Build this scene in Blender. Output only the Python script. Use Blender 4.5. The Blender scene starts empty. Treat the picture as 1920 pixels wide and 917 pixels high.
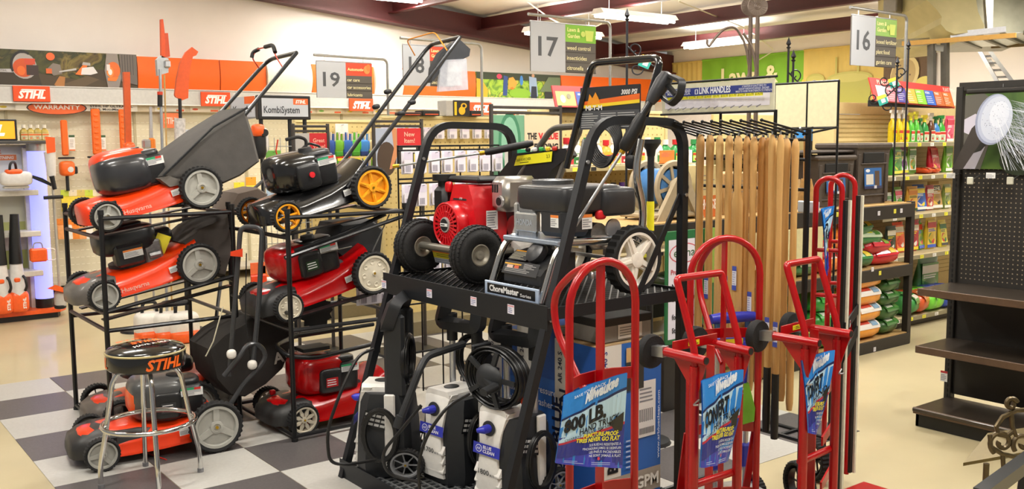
import bpy, bmesh, math, random
from mathutils import Vector as V, Matrix as MX
random.seed(7)
SC = bpy.context.scene
COL = SC.collection
PI = math.pi
R = math.radians
# ------------------------------------------------------------------ camera, world, exposure
FPX, PITCH, ROLL, YAW, EYE = 1800.0, .1084, -.0077, .6517, 1.587      # store axes: X along the orange wall, Y towards it
_c, _s = math.cos(YAW), math.sin(YAW)
def _st(x, y, z): return V((x*_c + y*_s, -x*_s + y*_c, z))
_up0 = V((0, math.sin(PITCH), math.cos(PITCH))); _r0 = V((1, 0, 0))
_r1 = _r0*math.cos(ROLL) + _up0*math.sin(ROLL); _u1 = -_r0*math.sin(ROLL) + _up0*math.cos(ROLL)
CR, CU, CF = _st(*_r1), _st(*_u1), _st(0, math.cos(PITCH), -math.sin(PITCH))
EYEP = V((0, 0, EYE))
cd = bpy.data.cameras.new('camera'); cam = bpy.data.objects.new('camera', cd); COL.objects.link(cam)
m3 = MX((CR, CU, -CF)).transposed()
cam.matrix_world = MX.Translation(EYEP) @ m3.to_4x4()
cd.sensor_width = 36; cd.lens = FPX/1920*36; cd.clip_start = .05; cd.clip_end = 100
SC.camera = cam
wd = bpy.data.worlds.new('world'); SC.world = wd; wd.use_nodes = True
wd.node_tree.nodes['Background'].inputs[0].default_value = (1.0, .97, .92, 1)
wd.node_tree.nodes['Background'].inputs[1].default_value = .26
SC.view_settings.view_transform = 'Standard'; SC.view_settings.look = 'None'
SC.view_settings.exposure = 0.08; SC.view_settings.gamma = 1.0; SC.view_settings.use_curve_mapping = False
LAMP_W = 45.0        # watts of each ceiling fixture
# ------------------------------------------------------------------ measuring helpers (photo sightline -> point on a real plane)
def ray(px, py): return CF + CR*((px-960)/FPX) - CU*((py-458.5)/FPX)
def gz(px, py, z=0.0): d = ray(px, py); return EYEP + d*((z-EYE)/d.z)
def gx(px, py, X): d = ray(px, py); return EYEP + d*(X/d.x)
def gy(px, py, Y): d = ray(px, py); return EYEP + d*(Y/d.y)
def gd(px, py, t): return EYEP + ray(px, py)*t
# ------------------------------------------------------------------ materials
def lin(h):
    if not isinstance(h, str): return h
    c = [int(h[i:i+2], 16)/255 for i in (0, 2, 4)]
    return tuple(x/12.92 if x <= .04045 else ((x+.055)/1.055)**2.4 for x in c)
_mats = {}
def mat(col, rough=.5, metal=0.0, noise=.06, scale=40.0, bump=0.0, name=None, coat=0.0, alpha=1.0, emit=0.0, trans=0.0):
    k = (col, rough, metal, noise, scale, bump, coat, alpha, emit, trans)
    if k in _mats: return _mats[k]
    m = bpy.data.materials.new(name or 'm_'+str(col)); m.use_nodes = True
    nt = m.node_tree; b = nt.nodes['Principled BSDF']; c = lin(col)
    b.inputs['Roughness'].default_value = rough; b.inputs['Metallic'].default_value = metal
    b.inputs['Coat Weight'].default_value = coat; b.inputs['Coat Roughness'].default_value = .08
    b.inputs['Alpha'].default_value = alpha
    b.inputs['Transmission Weight'].default_value = trans
    b.inputs['Base Color'].default_value = (*c, 1)
    if emit:
        b.inputs['Emission Color'].default_value = (*c, 1); b.inputs['Emission Strength'].default_value = emit
    elif noise or bump:
        tc = nt.nodes.new('ShaderNodeTexCoord'); nz = nt.nodes.new('ShaderNodeTexNoise')
        nz.inputs['Scale'].default_value = scale; nz.inputs['Detail'].default_value = 4
        nt.links.new(tc.outputs['Object'], nz.inputs['Vector'])
        if noise:
            cr = nt.nodes.new('ShaderNodeMapRange'); cr.inputs[3].default_value = 1-noise*2; cr.inputs[4].default_value = 1+noise*2
            hs = nt.nodes.new('ShaderNodeHueSaturation'); hs.inputs['Color'].default_value = (*c, 1)
            nt.links.new(nz.outputs['Fac'], cr.inputs[0]); nt.links.new(cr.outputs[0], hs.inputs['Value'])
            nt.links.new(hs.outputs[0], b.inputs['Base Color'])
        if bump:
            bp = nt.nodes.new('ShaderNodeBump'); bp.inputs['Strength'].default_value = bump; bp.inputs['Distance'].default_value = .01
            nt.links.new(nz.outputs['Fac'], bp.inputs['Height']); nt.links.new(bp.outputs[0], b.inputs['Normal'])
    _mats[k] = m
    return m
def multi(name, cols, scale=4.0, rough=.5, detail=6, dist=1.0, stretch=(1, 1, 1)):
    """noise driven colour ramp, for printed photographs and natural surfaces"""
    m = bpy.data.materials.new(name); m.use_nodes = True; nt = m.node_tree; b = nt.nodes['Principled BSDF']
    b.inputs['Roughness'].default_value = rough
    tc = nt.nodes.new('ShaderNodeTexCoord'); mp = nt.nodes.new('ShaderNodeMapping'); nz = nt.nodes.new('ShaderNodeTexNoise'); cr = nt.nodes.new('ShaderNodeValToRGB')
    mp.inputs['Scale'].default_value = stretch
    nz.inputs['Scale'].default_value = scale; nz.inputs['Detail'].default_value = detail; nz.inputs['Distortion'].default_value = dist
    e = cr.color_ramp.elements
    while len(e) < len(cols): e.new(.5)
    for i, c in enumerate(cols): e[i].position = .28+.44*i/max(1, len(cols)-1); e[i].color = (*lin(c), 1)
    nt.links.new(tc.outputs['Object'], mp.inputs[0]); nt.links.new(mp.outputs[0], nz.inputs['Vector']); nt.links.new(nz.outputs['Fac'], cr.inputs[0]); nt.links.new(cr.outputs[0], b.inputs['Base Color'])
    return m
def print_mat(rough=.45, coat=0.0):
    m = bpy.data.materials.new('printed_colour'); m.use_nodes = True; nt = m.node_tree; b = nt.nodes['Principled BSDF']
    b.inputs['Roughness'].default_value = rough; b.inputs['Coat Weight'].default_value = coat
    a = nt.nodes.new('ShaderNodeAttribute'); a.attribute_name = 'Col'
    nt.links.new(a.outputs['Color'], b.inputs['Base Color'])
    return m
PRINT = print_mat(); GLOSSPRINT = print_mat(.25, .4)
def glow_mat(strength):
    m = bpy.data.materials.new('backlit_print'); m.use_nodes = True; nt = m.node_tree; b = nt.nodes['Principled BSDF']
    a = nt.nodes.new('ShaderNodeAttribute'); a.attribute_name = 'Col'
    nt.links.new(a.outputs['Color'], b.inputs['Base Color']); nt.links.new(a.outputs['Color'], b.inputs['Emission Color'])
    b.inputs['Emission Strength'].default_value = strength
    return m
# ------------------------------------------------------------------ mesh builder
ID = MX.Identity(4)
def frame(o, x, y=None, z=None):
    """matrix with origin o, local x axis x and the other axis y (or z) made orthogonal"""
    x = V(x).normalized()
    if z is not None: z = V(z); y = z.cross(x).normalized(); z = x.cross(y)
    else: y = V(y); z = x.cross(y).normalized(); y = z.cross(x)
    m = MX((x, y, z)).transposed().to_4x4(); m.translation = V(o)
    return m
def TR(x, y, z): return MX.Translation((x, y, z))
def RX(a): return MX.Rotation(a, 4, 'X')
def RY(a): return MX.Rotation(a, 4, 'Y')
def RZ(a): return MX.Rotation(a, 4, 'Z')
def fillet(path, r, n=5, closed=False):
    out = []; L = len(path); path = [V(p) for p in path]
    for i, p in enumerate(path):
        if not closed and i in (0, L-1): out.append(p); continue
        a = path[i-1]-p; b = path[(i+1) % L]-p
        rr = r[i] if isinstance(r, (list, tuple)) else r
        rr = min(rr, a.length*.49, b.length*.49)
        if rr < 1e-5: out.append(p); continue
        p0 = p+a.normalized()*rr; p1 = p+b.normalized()*rr
        for k in range(n+1):
            t = k/n; out.append(p0*(1-t)**2+p*2*t*(1-t)+p1*t*t)
    return out
class MB:
    def __init__(s, m=None): s.v = []; s.f = []; s.m = m or ID
    def add(s, vs, fs, m=None):
        o = len(s.v); mm = s.m @ m if m is not None else s.m
        s.v += [mm @ V(q) for q in vs]; s.f += [tuple(i+o for i in q) for q in fs]; return s
    def box(s, c, d, m=None):
        x, y, z = d[0]/2, d[1]/2, d[2]/2; c = V(c)
        vs = [c+V((i*x, j*y, k*z)) for i in (-1, 1) for j in (-1, 1) for k in (-1, 1)]
        return s.add(vs, [(0, 1, 3, 2), (4, 6, 7, 5), (0, 4, 5, 1), (2, 3, 7, 6), (0, 2, 6, 4), (1, 5, 7, 3)], m)
    def cbox(s, c, d, b=.004, m=None):
        h = [q/2 for q in d]; b = min(b, min(h)*.9); c = V(c); bm = bmesh.new()
        for sx in (-1, 1):
            for sy in (-1, 1):
                for sz in (-1, 1):
                    sg = (sx, sy, sz)
                    for k in range(3): bm.verts.new(c+V([sg[i]*(h[i]-(0 if i == k else b)) for i in range(3)]))
        return s._hull(bm, m)
    def _hull(s, bm, m):
        bmesh.ops.convex_hull(bm, input=bm.verts[:])
        bm.verts.index_update()
        s.add([v.co for v in bm.verts], [[v.index for v in f.verts] for f in bm.faces], m); bm.free(); return s
    def hull(s, pts, m=None):
        bm = bmesh.new()
        for q in pts: bm.verts.new(q)
        return s._hull(bm, m)
    def tube(s, path, r, n=8, closed=False, sq=None, caps=True):
        path = [V(p) for p in path]; L = len(path); rings = []
        t0 = None; nrm = None
        for i, p in enumerate(path):
            if closed: t = path[(i+1) % L]-path[i-1]
            else: t = path[min(i+1, L-1)]-path[max(i-1, 0)]
            if t.length < 1e-9: t = t0 or V((0, 0, 1))
            t.normalize()
            if nrm is None:
                a = V((0, 0, 1)) if abs(t.z) < .9 else V((1, 0, 0)); nrm = (a-t*a.dot(t)).normalized()
            else:
                nrm = nrm-t*nrm.dot(t); nrm = nrm.normalized() if nrm.length > 1e-6 else t.orthogonal().normalized()
            bi = t.cross(nrm); t0 = t
            rr = r[i] if isinstance(r, (list, tuple)) else r
            if sq: rings.append([p+nrm*sq[0]*a+bi*sq[1]*b for a, b in ((1, 1), (-1, 1), (-1, -1), (1, -1))])
            else: rings.append([p+(nrm*math.cos(2*PI*k/n)+bi*math.sin(2*PI*k/n))*rr for k in range(n)])
        return s.loft(rings, closed=closed, caps=caps)
    def loft(s, rings, closed=False, caps=True, m=None, wrap=True):
        n = len(rings[0]); vs = [q for r in rings for q in r]; fs = []; L = len(rings)
        for i in range(L if closed else L-1):
            j = (i+1) % L
            for k in range(n if wrap else n-1):
                k2 = (k+1) % n; fs.append((i*n+k, i*n+k2, j*n+k2, j*n+k))
        if caps and not closed and wrap: fs += [tuple(range(n-1, -1, -1)), tuple((L-1)*n+k for k in range(n))]
        return s.add(vs, fs, m)
    def cyl(s, a, b, r, r2=None, n=14): return s.tube([a, b], [r, r if r2 is None else r2], n)
    def lathe(s, prof, n=24, m=None, caps=True):
        return s.loft([[V((r*math.cos(2*PI*k/n), r*math.sin(2*PI*k/n), z)) for k in range(n)] for r, z in prof], m=m, caps=caps)
    def prism(s, poly, d, m=None, z0=0.0):
        n = len(poly); vs = [(x, y, z0) for x, y in poly]+[(x, y, z0+d) for x, y in poly]
        return s.add(vs, [tuple(range(n-1, -1, -1)), tuple(range(n, 2*n))]+[(k, (k+1) % n, n+(k+1) % n, n+k) for k in range(n)], m)
    def sell(s, c, d, e1=.4, e2=.4, nu=20, nv=10, m=None):
        c = V(c); sp = lambda w, e: math.copysign(abs(w)**e, w); rings = []
        for i in range(nv+1):
            ph = -PI/2+PI*i/nv; ph = max(-PI/2+1e-3, min(PI/2-1e-3, ph)); cz, sz = sp(math.cos(ph), e1), sp(math.sin(ph), e1)
            rings.append([c+V((d[0]/2*cz*sp(math.cos(2*PI*k/nu), e2), d[1]/2*cz*sp(math.sin(2*PI*k/nu), e2), d[2]/2*sz)) for k in range(nu)])
        return s.loft(rings, m=m)
    def build(s, name, material, parent=None, smooth=35, **kw):
        me = bpy.data.meshes.new(name); me.from_pydata([tuple(q) for q in s.v], [], s.f)
        me.materials.append(material)
        if smooth: me.shade_smooth(); me.set_sharp_from_angle(angle=R(smooth))
        o = bpy.data.objects.new(name, me); COL.objects.link(o)
        if parent is not None: o.parent = parent
        for k, q in kw.items():
            if q is not None: o[k] = q
        return o
def link_mesh(name, me, parent, loc=(0, 0, 0), rot=(0, 0, 0)):
    o = bpy.data.objects.new(name, me); COL.objects.link(o); o.parent = parent; o.location = loc; o.rotation_euler = rot; return o
def thing(name, label, cat, loc=(0, 0, 0), rz=0.0, group=None, rot=None):
    o = bpy.data.objects.new(name, None); COL.objects.link(o); o.empty_display_size = .1
    o.location = loc; o.rotation_euler = rot if rot else (0, 0, rz); tag(o, label, cat, group); return o
def tag(o, label, cat, group=None):
    o['label'] = label; o['category'] = cat
    if group: o['group'] = group
    return o
def struct(o): o['kind'] = 'structure'; return o
def dup(o, loc=None, rz=None, label=None, parent=None):
    c = o.copy(); COL.objects.link(c); c.parent = parent
    if loc is not None: c.location = loc
    if rz is not None: c.rotation_euler = (c.rotation_euler[0], c.rotation_euler[1], rz)
    if label: c['label'] = label
    for ch in list(o.children): dup(ch, parent=c)
    return c
# ------------------------------------------------------------------ flat print: coloured shapes and lettering on a surface
_tx = {}
def glyphs(t, bold=0.0, shear=0.0):
    k = (t, bold, shear)
    if k not in _tx:
        cu = bpy.data.curves.new('t', 'FONT'); cu.body = t; cu.size = 1; cu.resolution_u = 2; cu.offset = bold; cu.shear = shear
        o = bpy.data.objects.new('t', cu); me = bpy.data.meshes.new_from_object(o)
        vs = [(q.co.x, q.co.y) for q in me.vertices]; fs = [tuple(f.vertices) for f in me.polygons]
        bpy.data.objects.remove(o); bpy.data.curves.remove(cu); bpy.data.meshes.remove(me)
        _tx[k] = (vs, fs)
    return _tx[k]
class PR:
    def __init__(s, step=.0005): s.v = []; s.f = []; s.c = []; s.z = step; s.step = step
    def _add(s, vs, fs, col):
        o = len(s.v); s.v += [(x, y, s.z) for x, y in vs]; s.f += [tuple(i+o for i in f) for f in fs]; s.c += [lin(col)]*len(fs); s.z += s.step; return s
    def rect(s, x0, y0, x1, y1, col): return s._add([(x0, y0), (x1, y0), (x1, y1), (x0, y1)], [(0, 1, 2, 3)], col)
    def poly(s, pts, col): return s._add(pts, [tuple(range(len(pts)))], col)
    def ell(s, cx, cy, rx, ry, col, n=20, rot=0.0):
        c, q = math.cos(rot), math.sin(rot)
        return s._add([(cx+rx*math.cos(2*PI*k/n)*c-ry*math.sin(2*PI*k/n)*q, cy+rx*math.cos(2*PI*k/n)*q+ry*math.sin(2*PI*k/n)*c) for k in range(n)], [tuple(range(n))], col)
    def rects(s, L, col):
        vs = []; fs = []
        for x0, y0, x1, y1 in L:
            o = len(vs); vs += [(x0, y0), (x1, y0), (x1, y1), (x0, y1)]; fs.append((o, o+1, o+2, o+3))
        return s._add(vs, fs, col) if vs else s
    def text(s, t, x, y, h, col, w=None, al='l', rot=0.0, bold=0.012, shear=0.0):
        """cap height h, baseline at y; squeezed to width w when given"""
        vs, fs = glyphs(t, bold, shear)
        if not vs: return s
        x0 = min(q[0] for q in vs); x1 = max(q[0] for q in vs); k = h/.69; kx = k if w is None else w/(x1-x0)
        W = (x1-x0)*kx; ox = {'l': 0, 'c': -W/2, 'r': -W}[al]; c, q = math.cos(rot), math.sin(rot)
        pts = [((a-x0)*kx+ox, b*k) for a, b in vs]
        return s._add([(x+a*c-b*q, y+a*q+b*c) for a, b in pts], fs, col)
    def lines(s, x0, y0, x1, y1, n, col, fill=.45, seed=0):
        """rows of small print, drawn as bars of uneven length"""
        rg = random.Random(seed); L = []; dy = (y1-y0)/n
        for i in range(n):
            y = y1-(i+.5)*dy; L.append((x0, y-abs(dy)*fill/2, x0+(x1-x0)*rg.uniform(.6, 1), y+abs(dy)*fill/2))
        return s.rects(L, col)
    def build(s, name, parent, m=None, material=None, **kw):
        me = bpy.data.meshes.new(name); mm = m or ID
        me.from_pydata([tuple(mm @ V(q)) for q in s.v], [], s.f); me.materials.append(material or PRINT)
        a = me.color_attributes.new('Col', 'FLOAT_COLOR', 'CORNER'); data = []
        for f, c in zip(me.polygons, s.c): data += list((*c, 1.0))*len(f.vertices)
        a.data.foreach_set('color', data)
        o = bpy.data.objects.new(name, me); COL.objects.link(o); o.parent = parent
        for k, q in kw.items(): o[k] = q
        return o
# shared materials
BLACK = mat('131416', .5); SATIN = mat('1b1c1f', .35, coat=.3); RUBBER = mat('151516', .75, bump=.15, scale=200); CHROME = mat('d8d8d6', .12, 1.0, noise=0)
STEEL = mat('b9bbbd', .3, .9); GALV = mat('a9acad', .45, .7); DARKMETAL = mat('2b2825', .45, .3); ORANGE = mat('f4601c', .4, coat=.3); WHITE = mat('eeeae4', .5)
GREY = mat('9a9a98', .5); LGREY = mat('c9c8c4', .45); RED = mat('a9020a', .3, coat=.15, noise=.02); TAN = mat('dcc08a', .6); PAPER = mat('f1efea', .6); CREAM = mat('ded4c0', .5)
YELLOW = mat('f5b81c', .4); GOLD = mat('c8a02c', .3, .8); SILVER = mat('c4c4c6', .3, .8)
# ================================================================== STRUCTURE
T = .4572
concrete = mat('b8ab87', .5, noise=.10, scale=1.6, bump=.03); concrete.name = 'polished_concrete'
concrete.node_tree.nodes['Principled BSDF'].inputs['Coat Weight'].default_value = .25
fl = struct(MB().box((6, 4, -.05), (18, 20, .1)).build('floor', concrete, None, 0))
tl_l = mat('b4b2ac', .4, noise=.06, scale=60); tl_d = mat('565252', .4, noise=.18, scale=90)
t0x, t0y = .916, 7.005
_tm = [MB().cbox((0, 0, .0015), (T-.003, T-.003, .003), .001).build('tile', mm, fl, 0) for mm in (tl_l, tl_d)]
first = [True, True]
for j in range(0, 8):
    for r in range(0, 9):
        k = (j+r) % 2; p = (t0x+(j+.5)*T, t0y-(r+.5)*T, 0)
        if first[k]: _tm[k].location = p; first[k] = False
        else: link_mesh('tile', _tm[k].data, fl, p)
wallm = mat('ece4dd', .7, noise=.03, scale=3, bump=.02)
def roofz(X): return 3.46-.09*(X-6.5)
WY, WX = 11.5, 12.1
w = MB(); w.prism([(-3, 0), (WX, 0), (WX, roofz(WX)), (-3, roofz(-3))], .15, frame((0, WY, 0), (1, 0, 0), (0, 0, 1)), z0=-.15)
struct(w.build('wall_left', wallm, None, 0))
struct(MB().box((WX+.08, 3, 1.6), (.16, 17, 3.2)).build('wall_back', wallm, None, 0))
insul = mat('e9e3da', .6, noise=.04, scale=1.2, bump=.6)
w = MB(); n = 40
rings = []
for i in range(n+1):
    X = -3+15.2*i/n
    rings.append([V((X, -6+18*k/30, roofz(X)+.10+.035*math.sin(i*2.1+k*.4)*math.sin(k*1.3)-.05*abs(math.sin(i*PI/4)))) for k in range(31)])
w.loft(rings, caps=False, wrap=False)
struct(w.build('ceiling', insul, None, 60))
maroon = mat('4d1a1c', .5, noise=.08)
pl_ = 0
for X in (5.2, 6.7, 8.15, 9.45, 10.75):
    b = MB(); z = roofz(X)-.10
    b.box((X, 3, z+.02), (.04, 16.8, .16)).box((X-.04, 3, z-.06), (.1, 16.8, .016)).box((X+.04, 3, z+.1), (.1, 16.8, .016))
    pl_ += 1; struct(b.build('trim_%d' % pl_, maroon, None, 0))
b = MB()
for a0, a1, hh in ((0, WX, .30),):
    for Y, tk, h0 in ((WY-.14, .03, 1),):
        b.hull([(X, y, roofz(X)+dz) for X in (a0, a1) for y in (Y-.015, Y+.015) for dz in (.02, -.30)])
        b.hull([(X, y, roofz(X)+dz) for X in (a0, a1) for y in (Y-.1, Y+.1) for dz in (-.30, -.275)])
struct(b.build('trim_6', maroon, None, 0))
# ------------------------------------------------------------------ fluorescent fixtures
TUBE = mat('fff6ea', .4, emit=9.0); FIXW = mat('f2efe8', .4)
def ceiling_light(c, ang, L, label, watts=1.0, drop=.35):
    t = thing('ceiling_light', label, 'ceiling light', c, ang, 'fluorescent ceiling lights')
    h = MB(); h.hull([(x, y, z) for x in (-L/2, L/2) for (y, z) in ((-.11, .0), (.11, .0), (.06, .06), (-.06, .06))]); h.build('housing', FIXW, t, 0)
    for y in (-.055, .055): MB().cyl((-L/2+.02, y, -.02), (L/2-.02, y, -.02), .017, n=10).build('tube', TUBE, t)
    for x in (-L*.35, L*.35): MB().cyl((x, 0, .06), (x, 0, drop), .004, n=6).build('hanger_wire', GALV, t)
    ld = bpy.data.lights.new('lamp_light', 'AREA'); ld.shape = 'RECTANGLE'; ld.size = L; ld.size_y = .2; ld.energy = LAMP_W*watts; ld.color = (1, .97, .92)
    lo = bpy.data.objects.new('lamp_light', ld); COL.objects.link(lo); lo.parent = t; lo.location = (0, 0, -.05)
    lu = lo.copy(); lu.data = ld.copy(); lu.data.energy = LAMP_W*watts*.45; COL.objects.link(lu); lu.parent = t; lu.location = (0, 0, .075); lu.rotation_euler = (PI, 0, 0)      # second light added above the housing to brighten the ceiling
    return t
ceiling_light((8.15, 9.55, 2.93), 0, 1.22, 'white fluorescent fixture hanging just above the aisle 17 sign')
ceiling_light((8.1, 8.2, 3.0), 0, 1.22, 'bright twin-tube fixture at the top edge right of the aisle 17 sign')
ceiling_light((10.5, 9.0, 2.90), PI/2, 1.22, 'fluorescent fixture hanging low behind the rusty shepherd hooks')
ceiling_light((10.3, 5.95, 2.92), PI/2, 1.0, 'fluorescent fixture beside the tan duct, above the aisle 16 sign')
ceiling_light((6.05, 10.6, 3.36), 0, 1.22, 'fluorescent fixture cut off by the top edge of the photo')
for i, (x, y) in enumerate([(.5, 1.2), (3.4, 1.2), (.5, 4.0), (3.4, 4.0), (6.0, 1.2), (6.0, 4.2), (1.2, 7.0), (4.4, 7.2), (2.6, 9.6), (8.6, 3.0), (-1.2, 6.4), (7.0, 6.8)]):
    ceiling_light((x, y, roofz(x)-.22), 0, 1.22, 'fluorescent fixture out of the frame, number %s of the row above the sales floor' % ('one','two','three','four','five','six','seven','eight','nine','ten','eleven','twelve')[i], .7 if y > 6.3 else 1.3, drop=.3)
# conduit along the ceiling and the draped cable near the lamps
def cable(pts, r, label, name='electrical_cable', m=None, cat='cable'):
    return tag(MB().tube(fillet(pts, .2, 6), r, 6).build(name, m or mat('cfc8b4', .6)), label, cat)
cable([(8.5, 7.9, 3.18), (10.2, 8.3, 3.02), (11.6, 8.9, 2.85), (12.05, 9.6, 2.75)], .008, 'thin pale conduit running from the top fixture down to the low fixture')
cable([(7.6, 9.6, 3.3), (8.0, 9.5, 3.05), (8.5, 9.45, 3.0), (8.75, 9.4, 3.12), (8.7, 9.3, 3.3)], .008, 'white cable looping above the aisle 17 light')
# air duct at the top right
dt = thing('air_duct', 'tan curved air duct hanging from the ceiling at top right', 'duct', (8.3, 4.2, 2.55))
o = V((8.3, 4.2, 2.55)); fx = frame(gd(1745, 0, 9.0)-o, CR, CU)
pf = [(1738, -60), (1738, 0), (1758, 20), (1766, 32), (1764, 45), (1775, 58), (1790, 64), (1842, 58), (1846, 48), (1834, 22), (1820, -60)]
MB().prism([((x-1745)/FPX*9.0, -(y)/FPX*9.0) for x, y in pf], 1.2, fx, z0=-1.2).build('curved_duct', mat('b3a878', .6, noise=.1, scale=6), dt, 40)
MB().prism([((x-1745)/FPX*9.0, -(y)/FPX*9.0) for x, y in ((1848, -60), (1848, 55), (1990, 52), (1990, -60))], .9, fx, z0=-1.1).build('box_duct', mat('8b8a78', .4, .6, noise=.15, scale=9), dt, 0)
MB().prism([((x-1745)/FPX*9.0, -(y)/FPX*9.0) for x, y in ((1840, -60), (1849, 55), (1858, 55), (1862, -60))], .05, fx, z0=-.02).build('flange', mat('d9d6cc', .3, .7), dt, 0)
# beam clamp boxes on the ceiling near the duct
for x0, x1, y1, lb in ((1662, 1690, 17, 'square grey ceiling bracket left of the duct'), (1710, 1738, 9, 'small grey ceiling bracket touching the duct')):
    p = gd((x0+x1)/2, y1, 9.6); q = gd((x0+x1)/2, y1-22, 9.6)
    tag(MB().cbox((0, 0, 0), (.15, .15, .2), .01).build('ceiling_bracket', mat('8d8679', .5, .4)), lb, 'bracket').location = (p+q)/2
# ------------------------------------------------------------------ banners on the back wall
def wall_banner(y0, y1, z0, z1, m, label, pr=None):
    t = thing('fabric_banner', label, 'banner', (WX-.03, (y0+y1)/2, z0))
    L = y0-y1; g = MB(); nn = 24
    rings = [[V((.012*math.sin(k*1.7), L/2-L*k/nn, z)) for k in range(nn+1)] for z in (0, z1-z0)]
    g.loft(rings, caps=False, wrap=False).build('cloth', m, t, 60)
    MB().cyl((.0, L/2, z1-z0), (.0, -L/2, z1-z0), .014, n=8).build('rod', m, t)
    if pr: pr.build('print', t, frame((-.022, L/2, 0), (0, -1, 0), (0, 0, 1)))
    return t
bt = mat('d9bd68', .7, noise=.05, scale=5); bg = mat('7fb52e', .7, noise=.05, scale=5); bgd = mat('5f8f26', .7, noise=.05); bbr = mat('6d5742', .7, noise=.05)
wall_banner(11.75-.35, 10.69, 2.0, 2.84, bt, 'plain tan banner left of the green banner on the back wall')
p = PR(); p.text('Lawn &', .42, .43, .25, 'f2ecb6', w=1.1, bold=.03); p.text('Garden', .42, .08, .23, 'f2ecb6', bold=.03)
wall_banner(10.69, 8.74, 2.0, 2.85, bg, 'green fabric banner reading Lawn & on the back wall', p)
p = PR()
for cx, w_ in ((.78, .36), (.22, .16)):
    p.ell(cx, .42, w_, .09, 'b9b04e'); p.poly([(cx-w_, .42), (cx+w_, .42), (cx+w_*.85, 0), (cx-w_*.85, 0)], 'b0ab48'); p.ell(cx, .42, w_*.85, .06, 'c2b95c')
p.rect(.9, .47, .93, .72, 'b9b04e').rect(.55, .47, .58, .72, 'b9b04e')
wall_banner(8.74, 7.45, 2.0, 2.86, bt, 'yellow banner with a faint watering can print on the back wall', p)
p = PR(); p.ell(.32, .42, .2, .25, 'd8c48a', rot=-.4).ell(.30, .41, .17, .22, 'b9a06a', rot=-.4).poly([(.45, .25), (.7, .05), (.9, .02), (.9, 0), (.4, 0)], 'cdb87a')
for k in range(6): p.ell(.3+.1*math.cos(k), .41+.14*math.sin(k), .012, .012, '6d5742', 8)
p.ell(.62, .28, .14, .10, 'd8c866').poly([(.48, .28), (.75, .28), (.72, 0), (.5, 0)], 'cdbd5e')
wall_banner(7.45, 6.70, 2.0, 2.9, bbr, 'brown banner with a watering can rose print on the back wall', p)
tag(MB().cyl((WX-.06, 6.7, 2.93), (WX-.06, 7.4, 2.9), .05, n=10).build('banner_tube', mat('d8cf9a', .6)), 'rolled cream tube along the top of the brown banner', 'tube')
# tall upright shelving at the right rear with a panel frame lying on top
us = thing('storage_shelving', 'grey slotted steel storage shelving with translucent panels on top, upper right', 'shelving', (9.6, 4.7, 0))
o = V((9.6, 4.7, 0))
def seg(mb, a, b, sq): mb.tube([V(a)-o, V(b)-o], 0, sq=sq)
d = 9.3
for x0, y0, y1 in ((1747, 82, 330), (1772, 80, 330)):
    b = MB(); seg(b, gd(x0, y0, d), gd(x0, y1, d), (.03, .03)); b.build('post', mat('6d6a62', .5, .4), us, 0)
b = MB(); seg(b, gd(1745, 88, d), gd(1772, 92, d), (.03, .02)); b.build('cross_tie', mat('8d8a80', .5, .4), us, 0)
b = MB(); seg(b, gd(1692, 82, d-.3), gd(1905, 66, d-.9), (.02, .02)); b.build('wood_strip', mat('c89a4a', .6), us, 0)
b = MB(); seg(b, gd(1740, 78, d), gd(1640, 84, d), (.035, .035)); b.build('rear_beam', mat('8d8462', .5), us, 0)
b = MB(); seg(b, gd(1782, 66, d-.2), gd(1886, 55, d-.4), (.025, .04)); b.build('front_rail', SILVER, us, 0)
b = MB(); seg(b, gd(1860, 88, d+.4), gd(1960, 82, d), (.015, .02)); b.build('rear_rail', mat('7d6a45', .6), us, 0)
for k in range(4):
    b = MB(); seg(b, gd(1790+k*44, 70-k*3, d-.2), gd(1838+k*48, 88-k*1, d+.3), (.018, .018)); b.build('slat', mat('6d6a5a', .5), us, 0)
for k in range(3):
    q = [gd(1792+k*44, 70-k*3, d-.15), gd(1832+k*44, 67-k*3, d-.15), gd(1880+k*48, 86-k*2, d+.25), gd(1840+k*48, 88-k*2, d+.25)]
    vs = [a-o for a in q]; MB().hull(vs+[a+V((0, 0, .006)) for a in vs]).build('panel', mat('dfe6ea', .3), us, 0)
ld_ = thing('step_ladder', 'aluminium ladder leaning on the bright wall at upper right', 'ladder', (11.0, 5.0, 0))
o = V((11.0, 5.0, 0)); d = 11.0; b = MB(); 
for xa, xb in ((1834, 1868), (1852, 1896)):
    b = MB(); q0 = gd(xa, 90, d); q1 = gd(xb, 150, d-.1); q2 = q0+(q1-q0)*(q0.z/(q0.z-q1.z)); seg(b, q0, q2, (.02, .012)); b.build('rail', SILVER, ld_, 0)
for k in range(5):
    b = MB(); y = 93+k*13; s_ = (y-90)/60; seg(b, gd(1834+34*s_, y, d), gd(1852+44*s_, y-1, d), (.012, .02)); b.build('rung', SILVER, ld_, 0)
MB().hull([V(q)-o for q in (gd(1842, 112, d+.02), gd(1858, 110, d+.02), gd(1866, 124, d), gd(1850, 127, d), gd(1842, 112, d+.04))]).build('label', PAPER, ld_, 0)
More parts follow.
